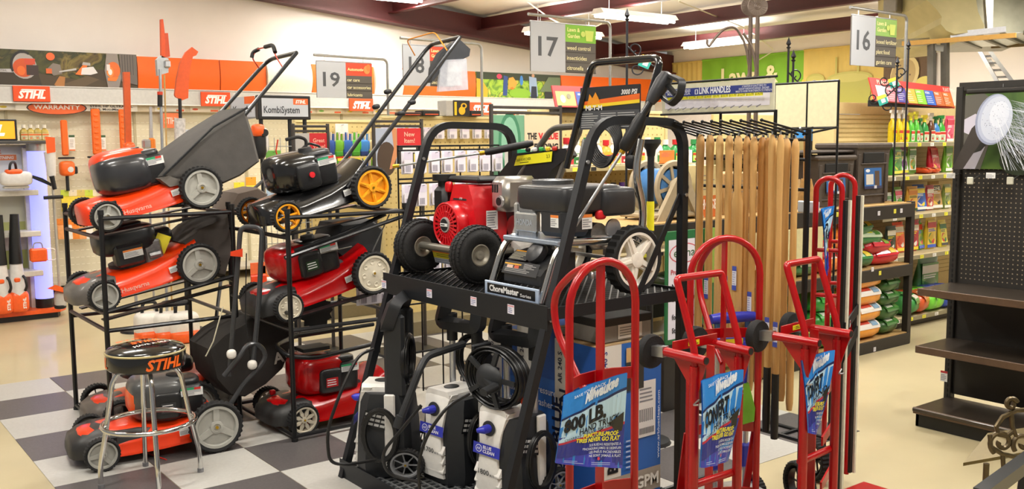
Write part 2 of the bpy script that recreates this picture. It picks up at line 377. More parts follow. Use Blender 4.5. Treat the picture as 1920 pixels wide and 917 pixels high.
# ================================================================== MOWER RACKS
PIPE = mat('141416', .4, .2, coat=.2, noise=.03); RPIPE = mat('4b3636', .4, .3, noise=.08)
def mower_rack(label, x0, x1, y0, y1, side_m, extra):
    t = thing('mower_rack', label, 'rack', (x0, y0, 0)); L, W = x1-x0, y1-y0
    for x in (0, L):
        for y in (0, W):
            b = MB().cyl((x, y, 0), (x, y, 1.22), .0135, n=10); p = b.build('post', PIPE, t)
            MB().cyl((x, y, 1.215), (x, y, 1.24), .016, n=10).cyl((x, y, .0), (x, y, .02), .018, n=10).build('end_cap', BLACK, p)
    def bar(a, b, m=PIPE, r=.0115, n='rail'): MB().cyl(a, b, r, n=8).build(n, m, t)
    for z in (1.195,): bar((0, 0, z), (L, 0, z)); bar((0, W, z), (L, W, z))
    for z in (1.18, 1.09, .69, .60): bar((0, 0, z), (0, W, z), side_m)
    for z in (1.19, .80, .60): bar((L, 0, z), (L, W, z))
    for z in (.60,): bar((0, 0, z), (L, 0, z)); bar((0, W, z-.03), (L, W, z-.03))
    bar((0, 0, .03), (0, W, .03)); bar((0, W, .03), (L, W, .03)); bar((L, 0, .03), (L, W, .03))
    for y in (.075, W-.23):                       # sloping wheel tracks
        for za, zb in ((1.096, 1.20), (.648, .765)):
            MB().tube([(0, y, za), (L, y, zb)], 0, sq=(.004, .03)).build('wheel_track', PIPE, t, 0)
    for e in extra: bar(*e)
    return t
mower_rack('black pipe rack holding the orange mowers behind the chrome stool', 1.325, 2.03, 5.27, 6.05, RPIPE, [((0, 0, .70), (.70, 0, .83))])
mower_rack('black pipe rack holding the black and red mowers', 2.085, 2.79, 4.65, 5.47, PIPE, [((0, 0, .03), (.70, 0, .03)), ((0, .05, .98), (.72, .05, 1.16))])
# ================================================================== MOWERS
HUBG = mat('a8a79f', .5); HUBY = mat('f2a51a', .45); HUBC = mat('d6cdb8', .5); HUBK = mat('5a4f4a', .5)
_wm = {}
def wheel_meshes(r, w, hm, style):
    k = (r, w, hm.name, style)
    if k in _wm: return _wm[k]
    b = MB(); n = 64; rings = []; q = r*.80
    for i in range(n):
        a = 2*PI*i/n; kn = r*(1.0 if i % 2 else .955); ks = r*(.985 if i % 2 else .93)
        prof = [(q, -w*.42), (r*.90, -w*.5), (ks, -w*.42), (kn, -w*.2), (kn, w*.2), (ks, w*.42), (r*.90, w*.5), (q, w*.42)]
        rings.append([V((p*math.cos(a), z, p*math.sin(a))) for p, z in prof])
    b.loft(rings, closed=True); to = b.build('wheel', RUBBER, None, 30); tm = to.data
    h = MB(RX(PI/2)); q *= 1.0                                  # lathe axis now local y, outer face at -y
    ri = q*.88
    h.lathe([(q, -w*.40), (q, w*.44), (ri, w*.44), (ri-.004, w*.2), (ri-.004, -w*.3)], 40, caps=False)
    if style == 'three':
        h.lathe([(ri, w*.12), (ri*.3, w*.2), (.001, w*.2)], 40, caps=False)
        for j in range(3):
            a = 2*PI*j/3+PI/2
            h.prism([(ri*.15, -ri*.17), (ri*1.0, -ri*.15), (ri*1.0, ri*.15), (ri*.15, ri*.17)], w*.2, RZ(a), z0=w*.16)
        h.lathe([(ri*.36, w*.15), (ri*.33, w*.42), (ri*.2, w*.46), (ri*.18, w*.36), (.001, w*.36)], 24, caps=False)
    elif style == 'five':
        h.lathe([(ri, w*.05), (ri*.3, w*.12), (.001, w*.12)], 40, caps=False) if hm is HUBY and r > .1 else None
        for j in range(6):
            a = 2*PI*j/6+PI/2
            h.prism([(ri*.2, -ri*.13), (ri, -ri*.09), (ri, ri*.09), (ri*.2, ri*.13)], w*.18, RZ(a), z0=w*.14)
            h.prism([(ri*.5, -ri*.03), (ri*.95, -ri*.03), (ri*.95, ri*.03), (ri*.5, ri*.03)], w*.1, RZ(a), z0=w*.3)
        h.lathe([(ri*.30, w*.1), (ri*.28, w*.42), (ri*.12, w*.44), (.001, w*.38)], 24, caps=False)
    elif style == 'dots':
        h.lathe([(ri, w*.30), (ri*.35, w*.40), (.001, w*.42)], 40, caps=False)
        for j in range(8):
            a = 2*PI*j/8; h.lathe([(ri*.155, w*.36), (ri*.14, w*.40), (ri*.10, w*.37), (.001, w*.35)], 14, TR(ri*.72*math.cos(a), ri*.72*math.sin(a), 0), caps=False)
        h.lathe([(ri*.16, w*.4), (ri*.14, w*.5), (.001, w*.5)], 16, caps=False)
    elif style == 'leaf':
        for j in range(8):
            a = 2*PI*j/8; h.prism([(ri*.25, -ri*.05), (ri*.55, -ri*.17), (ri*.85, -ri*.1), (ri, -ri*.14), (ri, ri*.14), (ri*.85, ri*.1), (ri*.55, ri*.17), (ri*.25, ri*.05)], w*.2, RZ(a), z0=w*.15)
        h.lathe([(ri*.28, w*.1), (ri*.26, w*.42), (.001, w*.42)], 24, caps=False)
    else:
        for j in range(7):
            a = 2*PI*j/7; h.prism([(ri*.2, -ri*.05), (ri, -ri*.04), (ri, ri*.04), (ri*.2, ri*.05)], w*.15, RZ(a), z0=w*.1)
        h.lathe([(ri*.25, w*.05), (ri*.22, w*.4), (.001, w*.4)], 20, caps=False)
    ho = h.build('hub', hm, None, 35); hmsh = ho.data
    bo = MB().cyl((0, -w*.36, 0), (0, -w*.52, 0), r*.06, n=8).build('axle_bolt', GOLD, None); bm_ = bo.data
    for x in (to, ho, bo): bpy.data.objects.remove(x)
    _wm[k] = (tm, hmsh, bm_); return _wm[k]
def wheel(parent, pos, r, w, hm, style, flip=False, spin=0.0, name='wheel'):
    a, b, c = wheel_meshes(r, w, hm, style)
    o = link_mesh(name, a, parent, pos, (0, spin, PI if flip else 0)); link_mesh('hub', b, o); link_mesh('axle_bolt', c, o); return o
def sticker(parent, m, w, h, kind='white', seed=0, name='sticker'):
    p = PR()
    p.rect(-w/2, -h/2, w/2, h/2, 'e9e9e6')
    if kind == 'orange': p.rect(-w/2, h*.28, w/2, h/2, 'f08a3c')
    if kind == 'green': p.rect(-w/2, h*.22, w*.1, h/2, '2f9e6a').rect(w*.1, h*.22, w*.4, h/2, 'd2342c')
    if kind == 'red': p.rect(-w/2, h*.3, w/2, h/2, 'c2343c')
    p.lines(-w*.44, -h*.4, w*.42, h*.2, 4, '8d8d93', .4, seed)
    return p.build(name, parent, m)
SIDE = lambda x, y, z, tilt=0.0: frame((x, y, z), (math.cos(tilt), 0, math.sin(tilt)), (-math.sin(tilt), 0, math.cos(tilt)))     # print facing -y
def deck(t, m, W, L=.70, rise=.08, side=.115, name='deck'):
    b = MB(); rings = []; st = [(-.085, .30), (-.075, .62), (-.045, .84), (.02, .96), (.14, 1.0), (.30, 1.0), (.42, .98), (.50, .93), (.56, .86)]
    hw = W/2-.045
    for x, k in st:
        f = max(0, (x-.05)/.5); zs = side+rise*f*f; zt = zs+.035+.03*math.sin(min(1, max(0, (x+.115)/.5))*PI)*.8; zb = .045+.03*f*f
        a = hw*k; prof = [(-a*1.03, zb), (-a*1.02, zb+.015), (-a, zb+.02), (-a*.985, zs-.02), (-a*.95, zs), (-a*.86, zs+.012), (-a*.7, zt-.008), (-a*.4, zt), (0, zt+.004)]
        prof = prof+[(-y, z) for y, z in reversed(prof[:-1])]
        rings.append([V((x, y, z)) for y, z in prof])
    b.loft(rings, wrap=False)
    b.f += [tuple(range(len(prof)-1, -1, -1)), tuple(range((len(rings)-1)*len(prof), len(rings)*len(prof)))]
    return b.build(name, m, t, 50)
def engine(t, st, ex=.24):
    """vertical shaft engine: block, shroud, air filter, tank, cap and stickers"""
    K = mat('1c1d1f', .38, coat=.2); ms = st['shroud']
    e = MB().cyl((ex, 0, .15), (ex, 0, .20), .13, n=24).box((ex+.03, -.01, .215), (.22, .2, .07)); e.build('engine_block', mat('3a3a3c', .5, .4), t)
    kind = st.get('eng', 'dome')
    if kind == 'gcv':
        s = MB().sell((ex-.02, 0, .325), (.33, .30, .15), .45, .6, 28, 10); s.build('engine_shroud', K, t, 60)
        MB().sell((ex-.01, .01, .392), (.20, .17, .04), .4, .6, 20, 8).build('recoil_cover', BLACK, t, 60)
        a = MB().cbox((ex-.045, -.125, .255), (.155, .09, .12), .014); p = a.build('air_box', K, t)
        sticker(p, SIDE(ex-.03, -.1706, .262), .105, .045, 'orange', 3, 'label')
        MB().cbox((ex+.09, -.10, .235), (.10, .06, .13), .01).cyl((ex+.06, -.135, .22), (ex+.12, -.135, .22), .02, n=8).build('carburettor', mat('9a9a9c', .35, .8, noise=.25, scale=60), t)
        MB().sell((ex+.16, 0, .30), (.14, .22, .10), .5, .5).build('fuel_tank', K, t, 60)
    else:
        s = MB(); hh = st.get('h', .40)
        s.sell((ex-.05, .0, .17+(hh-.17)/2), (.30, .31, hh-.17), .5, .6, 32, 12); sh = s.build('engine_shroud', ms, t, 60)
        if kind == 'two':
            MB().sell((ex-.055, -.035, .155+(hh-.17)/2), (.305, .285, hh-.185), .5, .6, 32, 12).build('inner_cover', st.get('inner', K), t, 60)
        if kind == 'patch':
            MB().sell((ex-.115, .0, .275), (.18, .26, .15), .5, .6, 24, 10).build('side_cover', ORANGE, t, 60)
        a = MB().sell((ex-.03, -.135, .255), (.14, .07, .14), .35, .4, 24, 10); af = a.build('air_filter_cover', K, t, 60)
        if st.get('button'): MB().cyl((ex-.02, -.165, .26), (ex-.02, -.178, .26), .016, n=14).build('primer_bulb', mat('d0202a', .4), af)
        if st.get('badge'):
            p = PR(); p.rect(-.04, -.03, .04, .03, '1a1a1a').rect(-.036, -.026, .036, .026, st['badge']).lines(-.03, -.02, .03, .02, 3, 'e8e8e8', .4, 5); p.build('badge', af, SIDE(ex-.03, -.172, .25))
        MB().sell((ex+.085, -.085, .265), (.13, .14, .17), .3, .35, 24, 10).build('fuel_tank', K, t, 60)
        tk = MB().sell((ex+.05, -.05, .355), (.19, .17, .05), .4, .5, 24, 8).build('tank_top', K, t, 60)
        MB().lathe([(.036, 0), (.04, .008), (.036, .028), (.001, .032)], 16, TR(ex+.02, -.06, .372), caps=False).build('fuel_cap', BLACK, t)
        sticker(t, SIDE(ex+.09, -.1575, .315), .11, .042, 'green', 2, 'label')
        MB().cyl((ex+.15, -.06, .20), (ex+.15, -.12, .20), .03, n=10).build('muffler', mat('77757a', .4, .7), t)
    MB().sell((ex+.17, .02, .2), (.05, .08, .06)).build('dipstick', mat('2a2a2c', .5), t)
def tubes_world(t, name, path, r, m, fr=.08, n=10):
    inv = t.matrix_basis.inverted(); return MB().tube(fillet([inv @ V(p) for p in path], fr, 6), r, n).build(name, m, t)
def mower(name, label, loc, pitch, st):
    t = thing(name, label, 'lawn mower', loc, rot=(0, -pitch, st.get('rz', 0)), group='lawn mowers on the racks')
    W = st.get('W', .47); rf, rr = st.get('rf', .085), st.get('rr', .122); wb = st.get('wb', .525); wf = .048
    d = deck(t, st['deck'], W, rise=st.get('rise', .12)); rfl = RY(pitch)
    for y, fl_ in ((-W/2, False), (W/2, True)):
        wheel(t, (0, y, rf), rf, wf, st['hubf'], st['sf'], fl_, st.get('spin', .4)); wheel(t, (wb, y, rr), rr, wf+.006, st['hubr'], st['sr'], fl_, st.get('spin', 0))
    MB().cyl((0, -W/2, rf), (0, W/2, rf), .008).build('front_axle', STEEL, t); MB().cyl((wb, -W/2, rr), (wb, W/2, rr), .008).build('rear_axle', STEEL, t)
    engine(t, st, st.get('ex', .24))
    for x in (-.0, wb-.03):
        MB().cbox((x+.05, -W/2+.035, .11), (.05, .012, .09), .004).build('height_lever', BLACK, t)
    if st.get('nose'):
        b = MB(); rings = []
        nl = st.get('nl', 1.0)
        for x, k, h in ((-.135, .45, .09), (-.12, .7, .12), (-.07, .84, .145), (.0, .88, .16), (.07*nl, .88, .165), (.10*nl, .80, .155)):
            a = (W/2-.03)*k; rings.append([V((x, y*a, z)) for y, z in ((-1, .05), (-1, h*.75), (-.85, h), (0, h+.012), (.85, h), (1, h*.75), (1, .05))])
        b.loft(rings).build('front_cover', st['nose'], t, 50)
    if st.get('brand'):
        p = PR(); p.text(st['brand'], 0, 0, .024, 'd9b8a8', w=.15, bold=.01); q = p.build('brand_lettering', t, SIDE(.10, -W/2+.035, .068, .04))
    sticker(t, SIDE(.40, -W/2+.036, .125, .12), .06, .035, 'white', 9)
    if st.get('st2'): sticker(t, frame((.27, -W/2+.07, .142), (1, 0, .1), (0, .8, .6)), .07, .03, 'red', 4)
    return t
HUSK = mat('e83a06', .3, coat=.25, noise=.02)
mA = mower('lawn_mower', 'orange lawn mower with a grey grass bag on the top of the rack', (1.385, 5.56, 1.117), .19,
  dict(deck=HUSK, hubf=HUBG, hubr=HUBG, sf='three', sr='three', shroud=HUSK, eng='two', h=.405, brand='Husqvarna', inner=mat('2c2d30', .3, coat=.5)))
mB = mower('lawn_mower', 'orange lawn mower with a black engine and yellow tag on the middle rack level', (1.350, 5.56, .697), .17,
  dict(deck=HUSK, hubf=HUBG, hubr=HUBG, sf='three', sr='three', shroud=BLACK, eng='gcv', brand='Husqvarna', nose=mat('5f5a55', .4, coat=.3)))
mC = mower('lawn_mower', 'orange lawn mower with a grey engine dome on the floor behind the stool', (1.185, 5.045, .0), 0.0,
  dict(deck=HUSK, hubf=HUBG, hubr=HUBG, sf='three', sr='three', rr=.137, rf=.085, wb=.545, W=.48, shroud=mat('4c4d4d', .35, coat=.4), eng='patch', h=.395, badge='3a3a3c', nose=mat('2c2b2b', .4), rise=.06, ex=.36, nl=2.6, rz=-.12))
mG = mower('lawn_mower', 'orange lawn mower with a dark front on the bottom of the rack, behind the stool', (1.40, 5.62, .0), 0.0,
  dict(deck=HUSK, hubf=HUBK, hubr=HUBG, sf='plain', sr='three', rr=.12, rf=.095, wb=.53, shroud=BLACK, eng='gcv', nose=mat('5d554f', .4)))
DBLK = mat('121213', .2, coat=.7, noise=.02)
mD = mower('lawn_mower', 'black lawn mower with yellow wheel hubs on top of the rack', (2.128, 4.955, 1.112), .19,
  dict(deck=DBLK, hubf=HUBY, hubr=HUBY, sf='five', sr='five', shroud=DBLK, eng='dome', h=.385, button=1, st2=1))
MRED = mat('bb0308', .26, coat=.3, noise=.02)
mE = mower('lawn_mower', 'red lawn mower with cream dimpled wheels on the middle of the rack', (2.122, 4.955, .632), .185,
  dict(deck=MRED, hubf=HUBC, hubr=HUBC, sf='dots', sr='dots', rf=.083, rr=.125, shroud=MRED, eng='dome', h=.37, badge='1d3a1d', st2=1, nose=mat('29292a', .5)))
mF = mower('lawn_mower', 'red lawn mower with leaf-spoked wheels on the floor under the rack', (2.17, 4.955, .0), 0.0,
  dict(deck=MRED, hubf=HUBC, hubr=HUBC, sf='leaf', sr='leaf', rf=.09, rr=.11, shroud=MRED, eng='dome', h=.40, badge='b01018', st2=1, nose=mat('2b2a29', .5)))
for mm_, pz in ((mF, .12),):
    MB().sell((-.02, .12, .17), (.03, .03, .03)).build('adjust_knob', RED, mm_)
bpy.context.view_layer.update()
# handles, bails, grass bags
TUBEK = mat('242629', .35, .3, coat=.3)
tubes_world(mA, 'handle_tube', [gy(338, 345, 5.38), gy(420, 262, 5.38), gy(556, 99, 5.4)], .0125, TUBEK)
tubes_world(mA, 'handle_bar', [gy(556, 99, 5.4), gy(503, 112, 5.8), gy(468, 150, 5.8), gy(312, 325, 5.8)], .0125, TUBEK, .09)
bl = tubes_world(mA, 'bail', [gy(487, 130, 5.8), gy(472, 108, 5.75), gy(482, 92, 5.73), gy(512, 86, 5.5), gy(516, 104, 5.45), gy(531, 128, 5.42)], .004, mat('c23a22', .4), .03)
for a in ([gy(472, 108, 5.75), gy(474, 98, 5.75), gy(486, 92, 5.72)], [gy(497, 88, 5.62), gy(512, 84, 5.5), gy(516, 98, 5.45)]):
    inv = mA.matrix_basis.inverted(); MB().tube(fillet([inv @ q for q in a], .05, 4), .0125, 8).build('bail_grip', BLACK, bl)
def bagsolid(t, poly, Y0, Y1, m, name='grass_bag', bulge=.02):
    inv = t.matrix_basis.inverted(); n = len(poly); rings = []
    cx = sum(p[0] for p in poly)/n; cy = sum(p[1] for p in poly)/n
    for f, k in ((0, .90), (.08, 1.0), (.5, 1.02), (.92, 1.0), (1, .9)):
        rings.append([inv @ gy(cx+(x-cx)*k, cy+(y-cy)*k, Y0) + V((0, (Y1-Y0)*f, 0)) for x, y in poly])
    return MB().loft(rings).build(name, m, t, 40)
BAG = mat('4d4a47', .85, noise=.12, scale=14, bump=.25); BAG2 = mat('6a655f', .85, noise=.1, scale=14)
bg1 = bagsolid(mA, [(300, 332), (338, 288), (400, 243), (463, 203), (478, 250), (491, 303), (455, 330), (420, 346), (380, 338), (345, 345)], 5.36, 5.82, BAG)
inv = mA.matrix_basis.inverted()
MB().tube([inv @ gy(305, 330, 5.35), inv @ gy(400, 238, 5.35), inv @ gy(464, 202, 5.35)], .007, 6).build('bag_frame', TUBEK, bg1)
bagsolid(mA, [(296, 335), (340, 320), (350, 345), (318, 352)], 5.36, 5.80, BAG2, 'bag_mouth')
bagsolid(mB, [(340, 455), (372, 428), (430, 400), (438, 470), (425, 520), (380, 515)], 5.42, 5.80, mat('4a443f', .85, noise=.1, scale=14), 'grass_bag')
tag_ = PR(); tag_.rect(0, 0, .075, .11, 'eee23a').lines(.008, .01, .068, .10, 7, 'b5aa2a', .25, 4)
inv = mB.matrix_basis.inverted(); q = inv @ gy(296, 436, 5.44); tag_.build('hang_tag', mB, frame(q, (.8, -.2, -.5), (.45, 0, -.9)))
MB().hull([inv @ gy(x, y, Y) for x, y in ((300, 492), (345, 460), (352, 462), (318, 500)) for Y in (5.45, 5.6)]).build('manual_bag', mat('d8c9b8', .25, noise=.3, scale=40), mB, 30)
# mower C: folded grey handle with white knobs, and the bag marked AW
GH = mat('4b4c4e', .35, .5, coat=.2)
tubes_world(mC, 'lower_handle', [gy(424, 770, 4.82), gy(458, 718, 4.8), gy(482, 694, 4.78), gy(499, 670, 4.78), gy(492, 652, 4.78), gy(478, 643, 4.78), gy(462, 648, 4.78), gy(450, 668, 4.78), gy(420, 705, 4.82)], .013, GH, .03)
tubes_world(mC, 'upper_handle', [gy(430, 705, 4.86), gy(441, 560, 4.86), gy(451, 424, 4.86), gy(492, 427, 4.80), gy(486, 560, 4.79), gy(474, 690, 4.78)], .0135, GH, .045)
for x, y in ((434, 664), (473, 684)):
    inv = mC.matrix_basis.inverted(); q = inv @ gy(x, y, 4.77); MB().sell(q, (.05, .04, .05), .8, .8).build('knob', mat('e8e4dc', .4), mC)
inv = mC.matrix_basis.inverted()
MB().hull([inv @ q for q in (gy(432, 480, 4.80), gy(432, 472, 4.80), gy(455, 466, 4.80), gy(455, 482, 4.80), gy(432, 480, 4.86), gy(455, 466, 4.86), gy(455, 482, 4.86), gy(432, 472, 4.86))]).build('lever', mat('d8401c', .4), mC)
MB().tube([inv @ gy(462, 475, 4.84), inv @ gy(460, 600, 4.84), inv @ gy(472, 690, 4.8)], .003, 6).build('cable', BLACK, mC)
MB().tube([inv @ gy(418, 575, 4.9), inv @ gy(400, 640, 4.92), inv @ gy(386, 668, 4.95)], .0035, 6).build('starter_rope', mat('d9d2b8', .7), mC)
ab = thing('mower_bag', 'dark fabric mower bag lettered AW leaning behind the folded grey handle', 'mower bag', gy(520, 690, 5.2))
o_ = ab.location
poly = [(392, 655), (420, 628), (470, 600), (520, 588), (546, 606), (549, 650), (532, 692), (500, 722), (462, 745), (432, 742), (405, 712)]
rings = []
for Yf, k in ((5.08, .96), (5.10, 1.0), (5.4, 1.0), (5.45, .9)):
    cx, cy = 470, 660; rings.append([gy(cx+(x-cx)*k, cy+(y-cy)*k, 5.1)+V((0, Yf-5.08, 0))-o_ for x, y in poly])
MB().loft(rings).build('fabric', mat('322f2c', .85, noise=.12, scale=14, bump=.2), ab, 40)
p = PR(); p.text('AW', 0, 0, .06, 'b5b0a6', bold=.03, rot=.15); p.text('D', .115, .016, .06, 'b5b0a6', bold=.03, rot=.15); p.build('lettering', ab, frame(gy(514, 683, 5.085)-o_, (1, 0, 0), (0, 0, 1)))
# mower D: upright handle, bail, black flap and manual pouch
tubes_world(mD, 'handle_tube', [gy(652, 352, 4.76), gy(688, 300, 4.74), gy(862, 70, 4.76)], .0125, TUBEK)
tubes_world(mD, 'handle_bar', [gy(862, 70, 4.76), gy(806, 84, 5.18), gy(780, 118, 5.18), gy(632, 318, 5.18)], .0125, TUBEK, .1)
bd = tubes_world(mD, 'bail', [gy(778, 104, 5.18), gy(762, 75, 5.15), gy(815, 60, 4.95), gy(840, 97, 4.8)], .004, mat('d8861c', .4), .03)
for x, y, Y in ((727, 172, 5.18), (772, 192, 4.75), (705, 200, 5.18), (752, 213, 4.75)):
    inv = mD.matrix_basis.inverted(); q = inv @ gy(x, y, Y); MB().sell(q, (.05, .035, .03), .7, .7).build('handle_knob', BLACK, mD)
inv = mD.matrix_basis.inverted()
def flat(t, pts, Y, m, name, th=.008):
    iv = t.matrix_basis.inverted(); a = [iv @ gy(x, y, Y) for x, y in pts]; b = [q+V((0, th, 0)) for q in a]; n = len(a)
    return MB().add(a+b, [tuple(range(n-1, -1, -1)), tuple(range(n, 2*n))]+[(k, (k+1) % n, n+(k+1) % n, n+k) for k in range(n)]).build(name, m, t, 30)
flat(mD, [(862, 74), (882, 92), (880, 105), (866, 112), (852, 110), (838, 122), (822, 140), (810, 155), (812, 128), (826, 100), (845, 84)], 4.95, mat('2e3034', .7), 'side_flap', .05)
pch = flat(mD, [(838, 112), (875, 110), (878, 168), (822, 172), (826, 130)], 4.94, mat('c9ccd4', .15, noise=.15, scale=30, alpha=.6), 'manual_pouch', .02)
flat(mD, [(840, 116), (866, 115), (866, 160), (838, 162)], 4.945, PAPER, 'manual', .012)
inv = mD.matrix_basis.inverted(); MB().hull([inv @ gy(x, y, Y) for x, y in ((578, 303), (600, 300), (622, 308), (618, 315), (584, 315)) for Y in (4.9, 4.98)]).build('wrapped_bulb', mat('b8b4c8', .2, noise=.5, scale=60), mD, 20)
# mower G: long handle rising behind the racks with a brown bag and a black looped grip
tubes_world(mG, 'handle_tube', [gy(400, 640, 5.45), gy(430, 395, 6.15), gy(505, 328, 6.2), gy(560, 285, 6.25)], .011, GH, .2)
tubes_world(mG, 'handle_grip', [gy(536, 262, 6.2), gy(560, 256, 6.2), gy(575, 262, 6.2), gy(572, 285, 6.2), gy(545, 300, 6.2)], .012, BLACK, .03)
tubes_world(mG, 'grip_loop', [gy(560, 285, 6.2), gy(578, 268, 6.2), gy(602, 275, 6.2), gy(598, 292, 6.2), gy(575, 305, 6.2)], .009, TUBEK, .03)
tubes_world(mG, 'bail', [gy(521, 262, 6.2), gy(517, 285, 6.2), gy(530, 310, 6.2)], .005, mat('c83a1c', .4), .02)
bagsolid(mG, [(425, 395), (445, 362), (485, 352), (505, 365), (490, 385), (455, 402)], 6.1, 6.4, mat('5d5148', .85, noise=.1, scale=14), 'grass_bag')
# mower E: folded handle, black bag behind
bagsolid(mE, [(622, 470), (640, 420), (700, 412), (722, 430), (716, 480), (690, 495), (650, 490)], 4.9, 5.2, mat('232426', .7, noise=.1), 'grass_bag')
tubes_world(mE, 'handle_tube', [gy(552, 470, 4.74), gy(640, 440, 4.73), gy(722, 402, 4.73)], .011, TUBEK)
tubes_world(mE, 'cable', [gy(585, 490, 4.8), gy(600, 475, 4.8), gy(660, 462, 4.75)], .003, mat('8d8a80', .5))
tubes_world(mE, 'lower_handle', [gy(694, 480, 4.80), gy(722, 420, 4.75), gy(730, 402, 4.75)], .004, GALV)
# mower F: folded handle lying above the engine
tubes_world(mF, 'folded_handle', [gy(700, 645, 4.72), gy(590, 672, 4.70), gy(540, 668, 4.74), gy(516, 648, 4.9), gy(548, 632, 5.1), gy(700, 608, 5.15)], .0125, PIPE, .05)
MB().box(mF.matrix_basis.inverted() @ gy(585, 652, 4.9), (.16, .12, .02)).build('control_panel', BLACK, mF, 0)
b = MB(); n = 26
b.prism([((.105 if k % 2 else .085)*math.cos(2*PI*k/n), (.105 if k % 2 else .085)*math.sin(2*PI*k/n)) for k in range(n)], .012)
bl_ = tag(b.build('toothed_disc', BLACK, None, 0), 'black toothed blade disc hanging below the red middle mower', 'disc'); bl_.location = gy(592, 585, 5.0); bl_.rotation_euler = (PI/2, .2, 0)
# ================================================================== CHROME STOOL
cx, cy = 1.305, 4.53
st_ = thing('bar_stool', 'round black padded stool with orange lettering and chrome legs', 'stool', (cx, cy, 0))
VINYL = mat('121212', .18, coat=.8, noise=.02)
st = MB().lathe([(.001, .55), (.168, .55), (.176, .558), (.177, .625), (.174, .635), (.165, .645), (.10, .662), (.001, .668)], 48, caps=False).build('seat', VINYL, st_, 40)
b = MB(); b.tube([(.176*math.cos(a), .176*math.sin(a), .628) for a in [2*PI*k/48 for k in range(48)]], .005, 6, closed=True); b.build('seat_piping', mat('c8b98a', .3, .5), st)
vs, fs = glyphs('STIHL', .03, .25); x0 = min(v[0] for v in vs); x1 = max(v[0] for v in vs)
def wrap_text(txt, ang0, span, z, h, name):
    p = PR(); p.text(txt, 0, 0, h, 'f26a1c', bold=.035, shear=.3); xs = [v[0] for v in p.v]; w_ = max(xs)-min(xs)
    p.v = [(.1785*math.cos(ang0+span*(v[0]-min(xs))/w_), .1785*math.sin(ang0+span*(v[0]-min(xs))/w_), z+v[1]) for v in p.v]
    p.build(name, st)
ca = math.atan2(-cy, -cx)
wrap_text('STIHL', ca-.02, 1.0, .566, .047, 'side_lettering'); wrap_text('STIHL', ca-2.2, 1.0, .566, .047, 'side_lettering')
p = PR(); p.text('STIHL', 0, .085, .05, 'f26a1c', al='c', bold=.035, shear=.3); p.text('STIHL', 0, -.02, .04, 'f26a1c', al='c', bold=.03, shear=.3, w=.15); p.text('HAVE A SEAT', 0, -.08, .022, 'e9e6df', al='c', bold=.02)
p.v = [(x, y, .669-.10*(x*x+y*y)-max(0, math.hypot(x, y)-.1)*.16+z) for x, y, z in p.v]
p.build('top_lettering', st, RZ(ca+PI/2+.5))
for k in range(4):
    a = ca+PI/4*0+k*PI/2+.12; c_, s_ = math.cos(a), math.sin(a)
    pts = [(.03, .547), (.11, .547), (.150, .50), (.185, .285), (.222, .10), (.222, .012)]
    l_ = MB().tube(fillet([(r*c_, r*s_, z) for r, z in pts], .045, 6), .0115, 12).build('leg', CHROME, st_)
    MB().cyl((.222*c_, .222*s_, 0), (.222*c_, .222*s_, .022), .0145, n=12).build('rubber_foot', mat('77777a', .6), l_)
    MB().sell((.199*c_, .199*s_, .285), (.014, .014, .014), .8, .8, 10, 6).build('rivet', CHROME, l_)
MB().tube([(.205*math.cos(2*PI*k/64), .205*math.sin(2*PI*k/64), .285) for k in range(64)], .0115, 12, closed=True).build('foot_ring', CHROME, st_)
# red cord on the floor by the stool
tag(MB().tube(fillet([gz(185, 846, .006), gz(212, 834, .006), gz(240, 830, .006), gz(270, 848, .006), gz(312, 862, .006)], .05), .003, 6).build('red_cord', mat('d82a1c', .5)), 'thin red cord lying on the floor under the stool', 'cord')
# ================================================================== PRESSURE WASHER RACK
RK = mat('202226', .45, .3, noise=.05); O3 = V((2.3, 4.0, 0))
wr = thing('washer_rack', 'black steel display rack with sloped legs holding the pressure washers', 'rack', O3)
def W_(*p): return V(p)-O3
for Y in (2.81, 4.0):
    s_ = MB().tube(fillet([W_(2.03, Y, 0), W_(2.56, Y, 1.665), W_(3.06, Y, 1.655), W_(3.06, Y, 0)], .12, 6), 0, sq=(.017, .017)).build('side_frame', RK, wr, 40)
    for q in ((2.31, Y-.019, .9), (3.06, Y-.019, .9), (3.06, Y-.019, 1.35), (2.5, Y-.019, 1.5)): MB().cyl(W_(*q), W_(q[0], q[1]-.006, q[2]), .008, n=8).build('bolt', STEEL, s_)
    MB().tube([W_(3.045, Y, 1.35), W_(2.80, Y, .95)], 0, sq=(.012, .004)).build('brace', RK, wr, 0)
MB().cbox(W_(2.29, 3.405, .908), (.004, 1.245, .10), .001).build('shelf_lip', RK, wr, 0)
MB().cbox(W_(2.67, 2.785, .925), (.76, .004, .05), .001).build('side_lip', RK, wr, 0)
MB().cbox(W_(2.67, 4.025, .925), (.76, .004, .05), .001).build('side_lip', RK, wr, 0)
MB().cbox(W_(3.05, 3.405, .925), (.004, 1.245, .05), .001).build('rear_lip', RK, wr, 0)
b = MB()
for k in range(46):
    a = -.76+k*.044
    y0, y1 = a, a+.76
    x0, x1 = 2.29, 3.05
    if y0 < 0: x0 += -y0; y0 = 0
    if y1 > 1.24: x1 -= y1-1.24; y1 = 1.24
    if x1 > x0: b.tube([W_(x0, 2.785+y0, .938), W_(x1, 2.785+y1, .938)], 0, sq=(.003, .003)); b.tube([W_(x0, 4.025-y0, .934), W_(x1, 4.025-y1, .934)], 0, sq=(.003, .003))
b.build('mesh_deck', RK, wr, 0, kind='stuff')
for y in (2.81, 3.2, 3.6, 4.0): MB().box(W_(2.67, y, .926), (.75, .02, .012)).build('deck_bearer', RK, wr, 0)
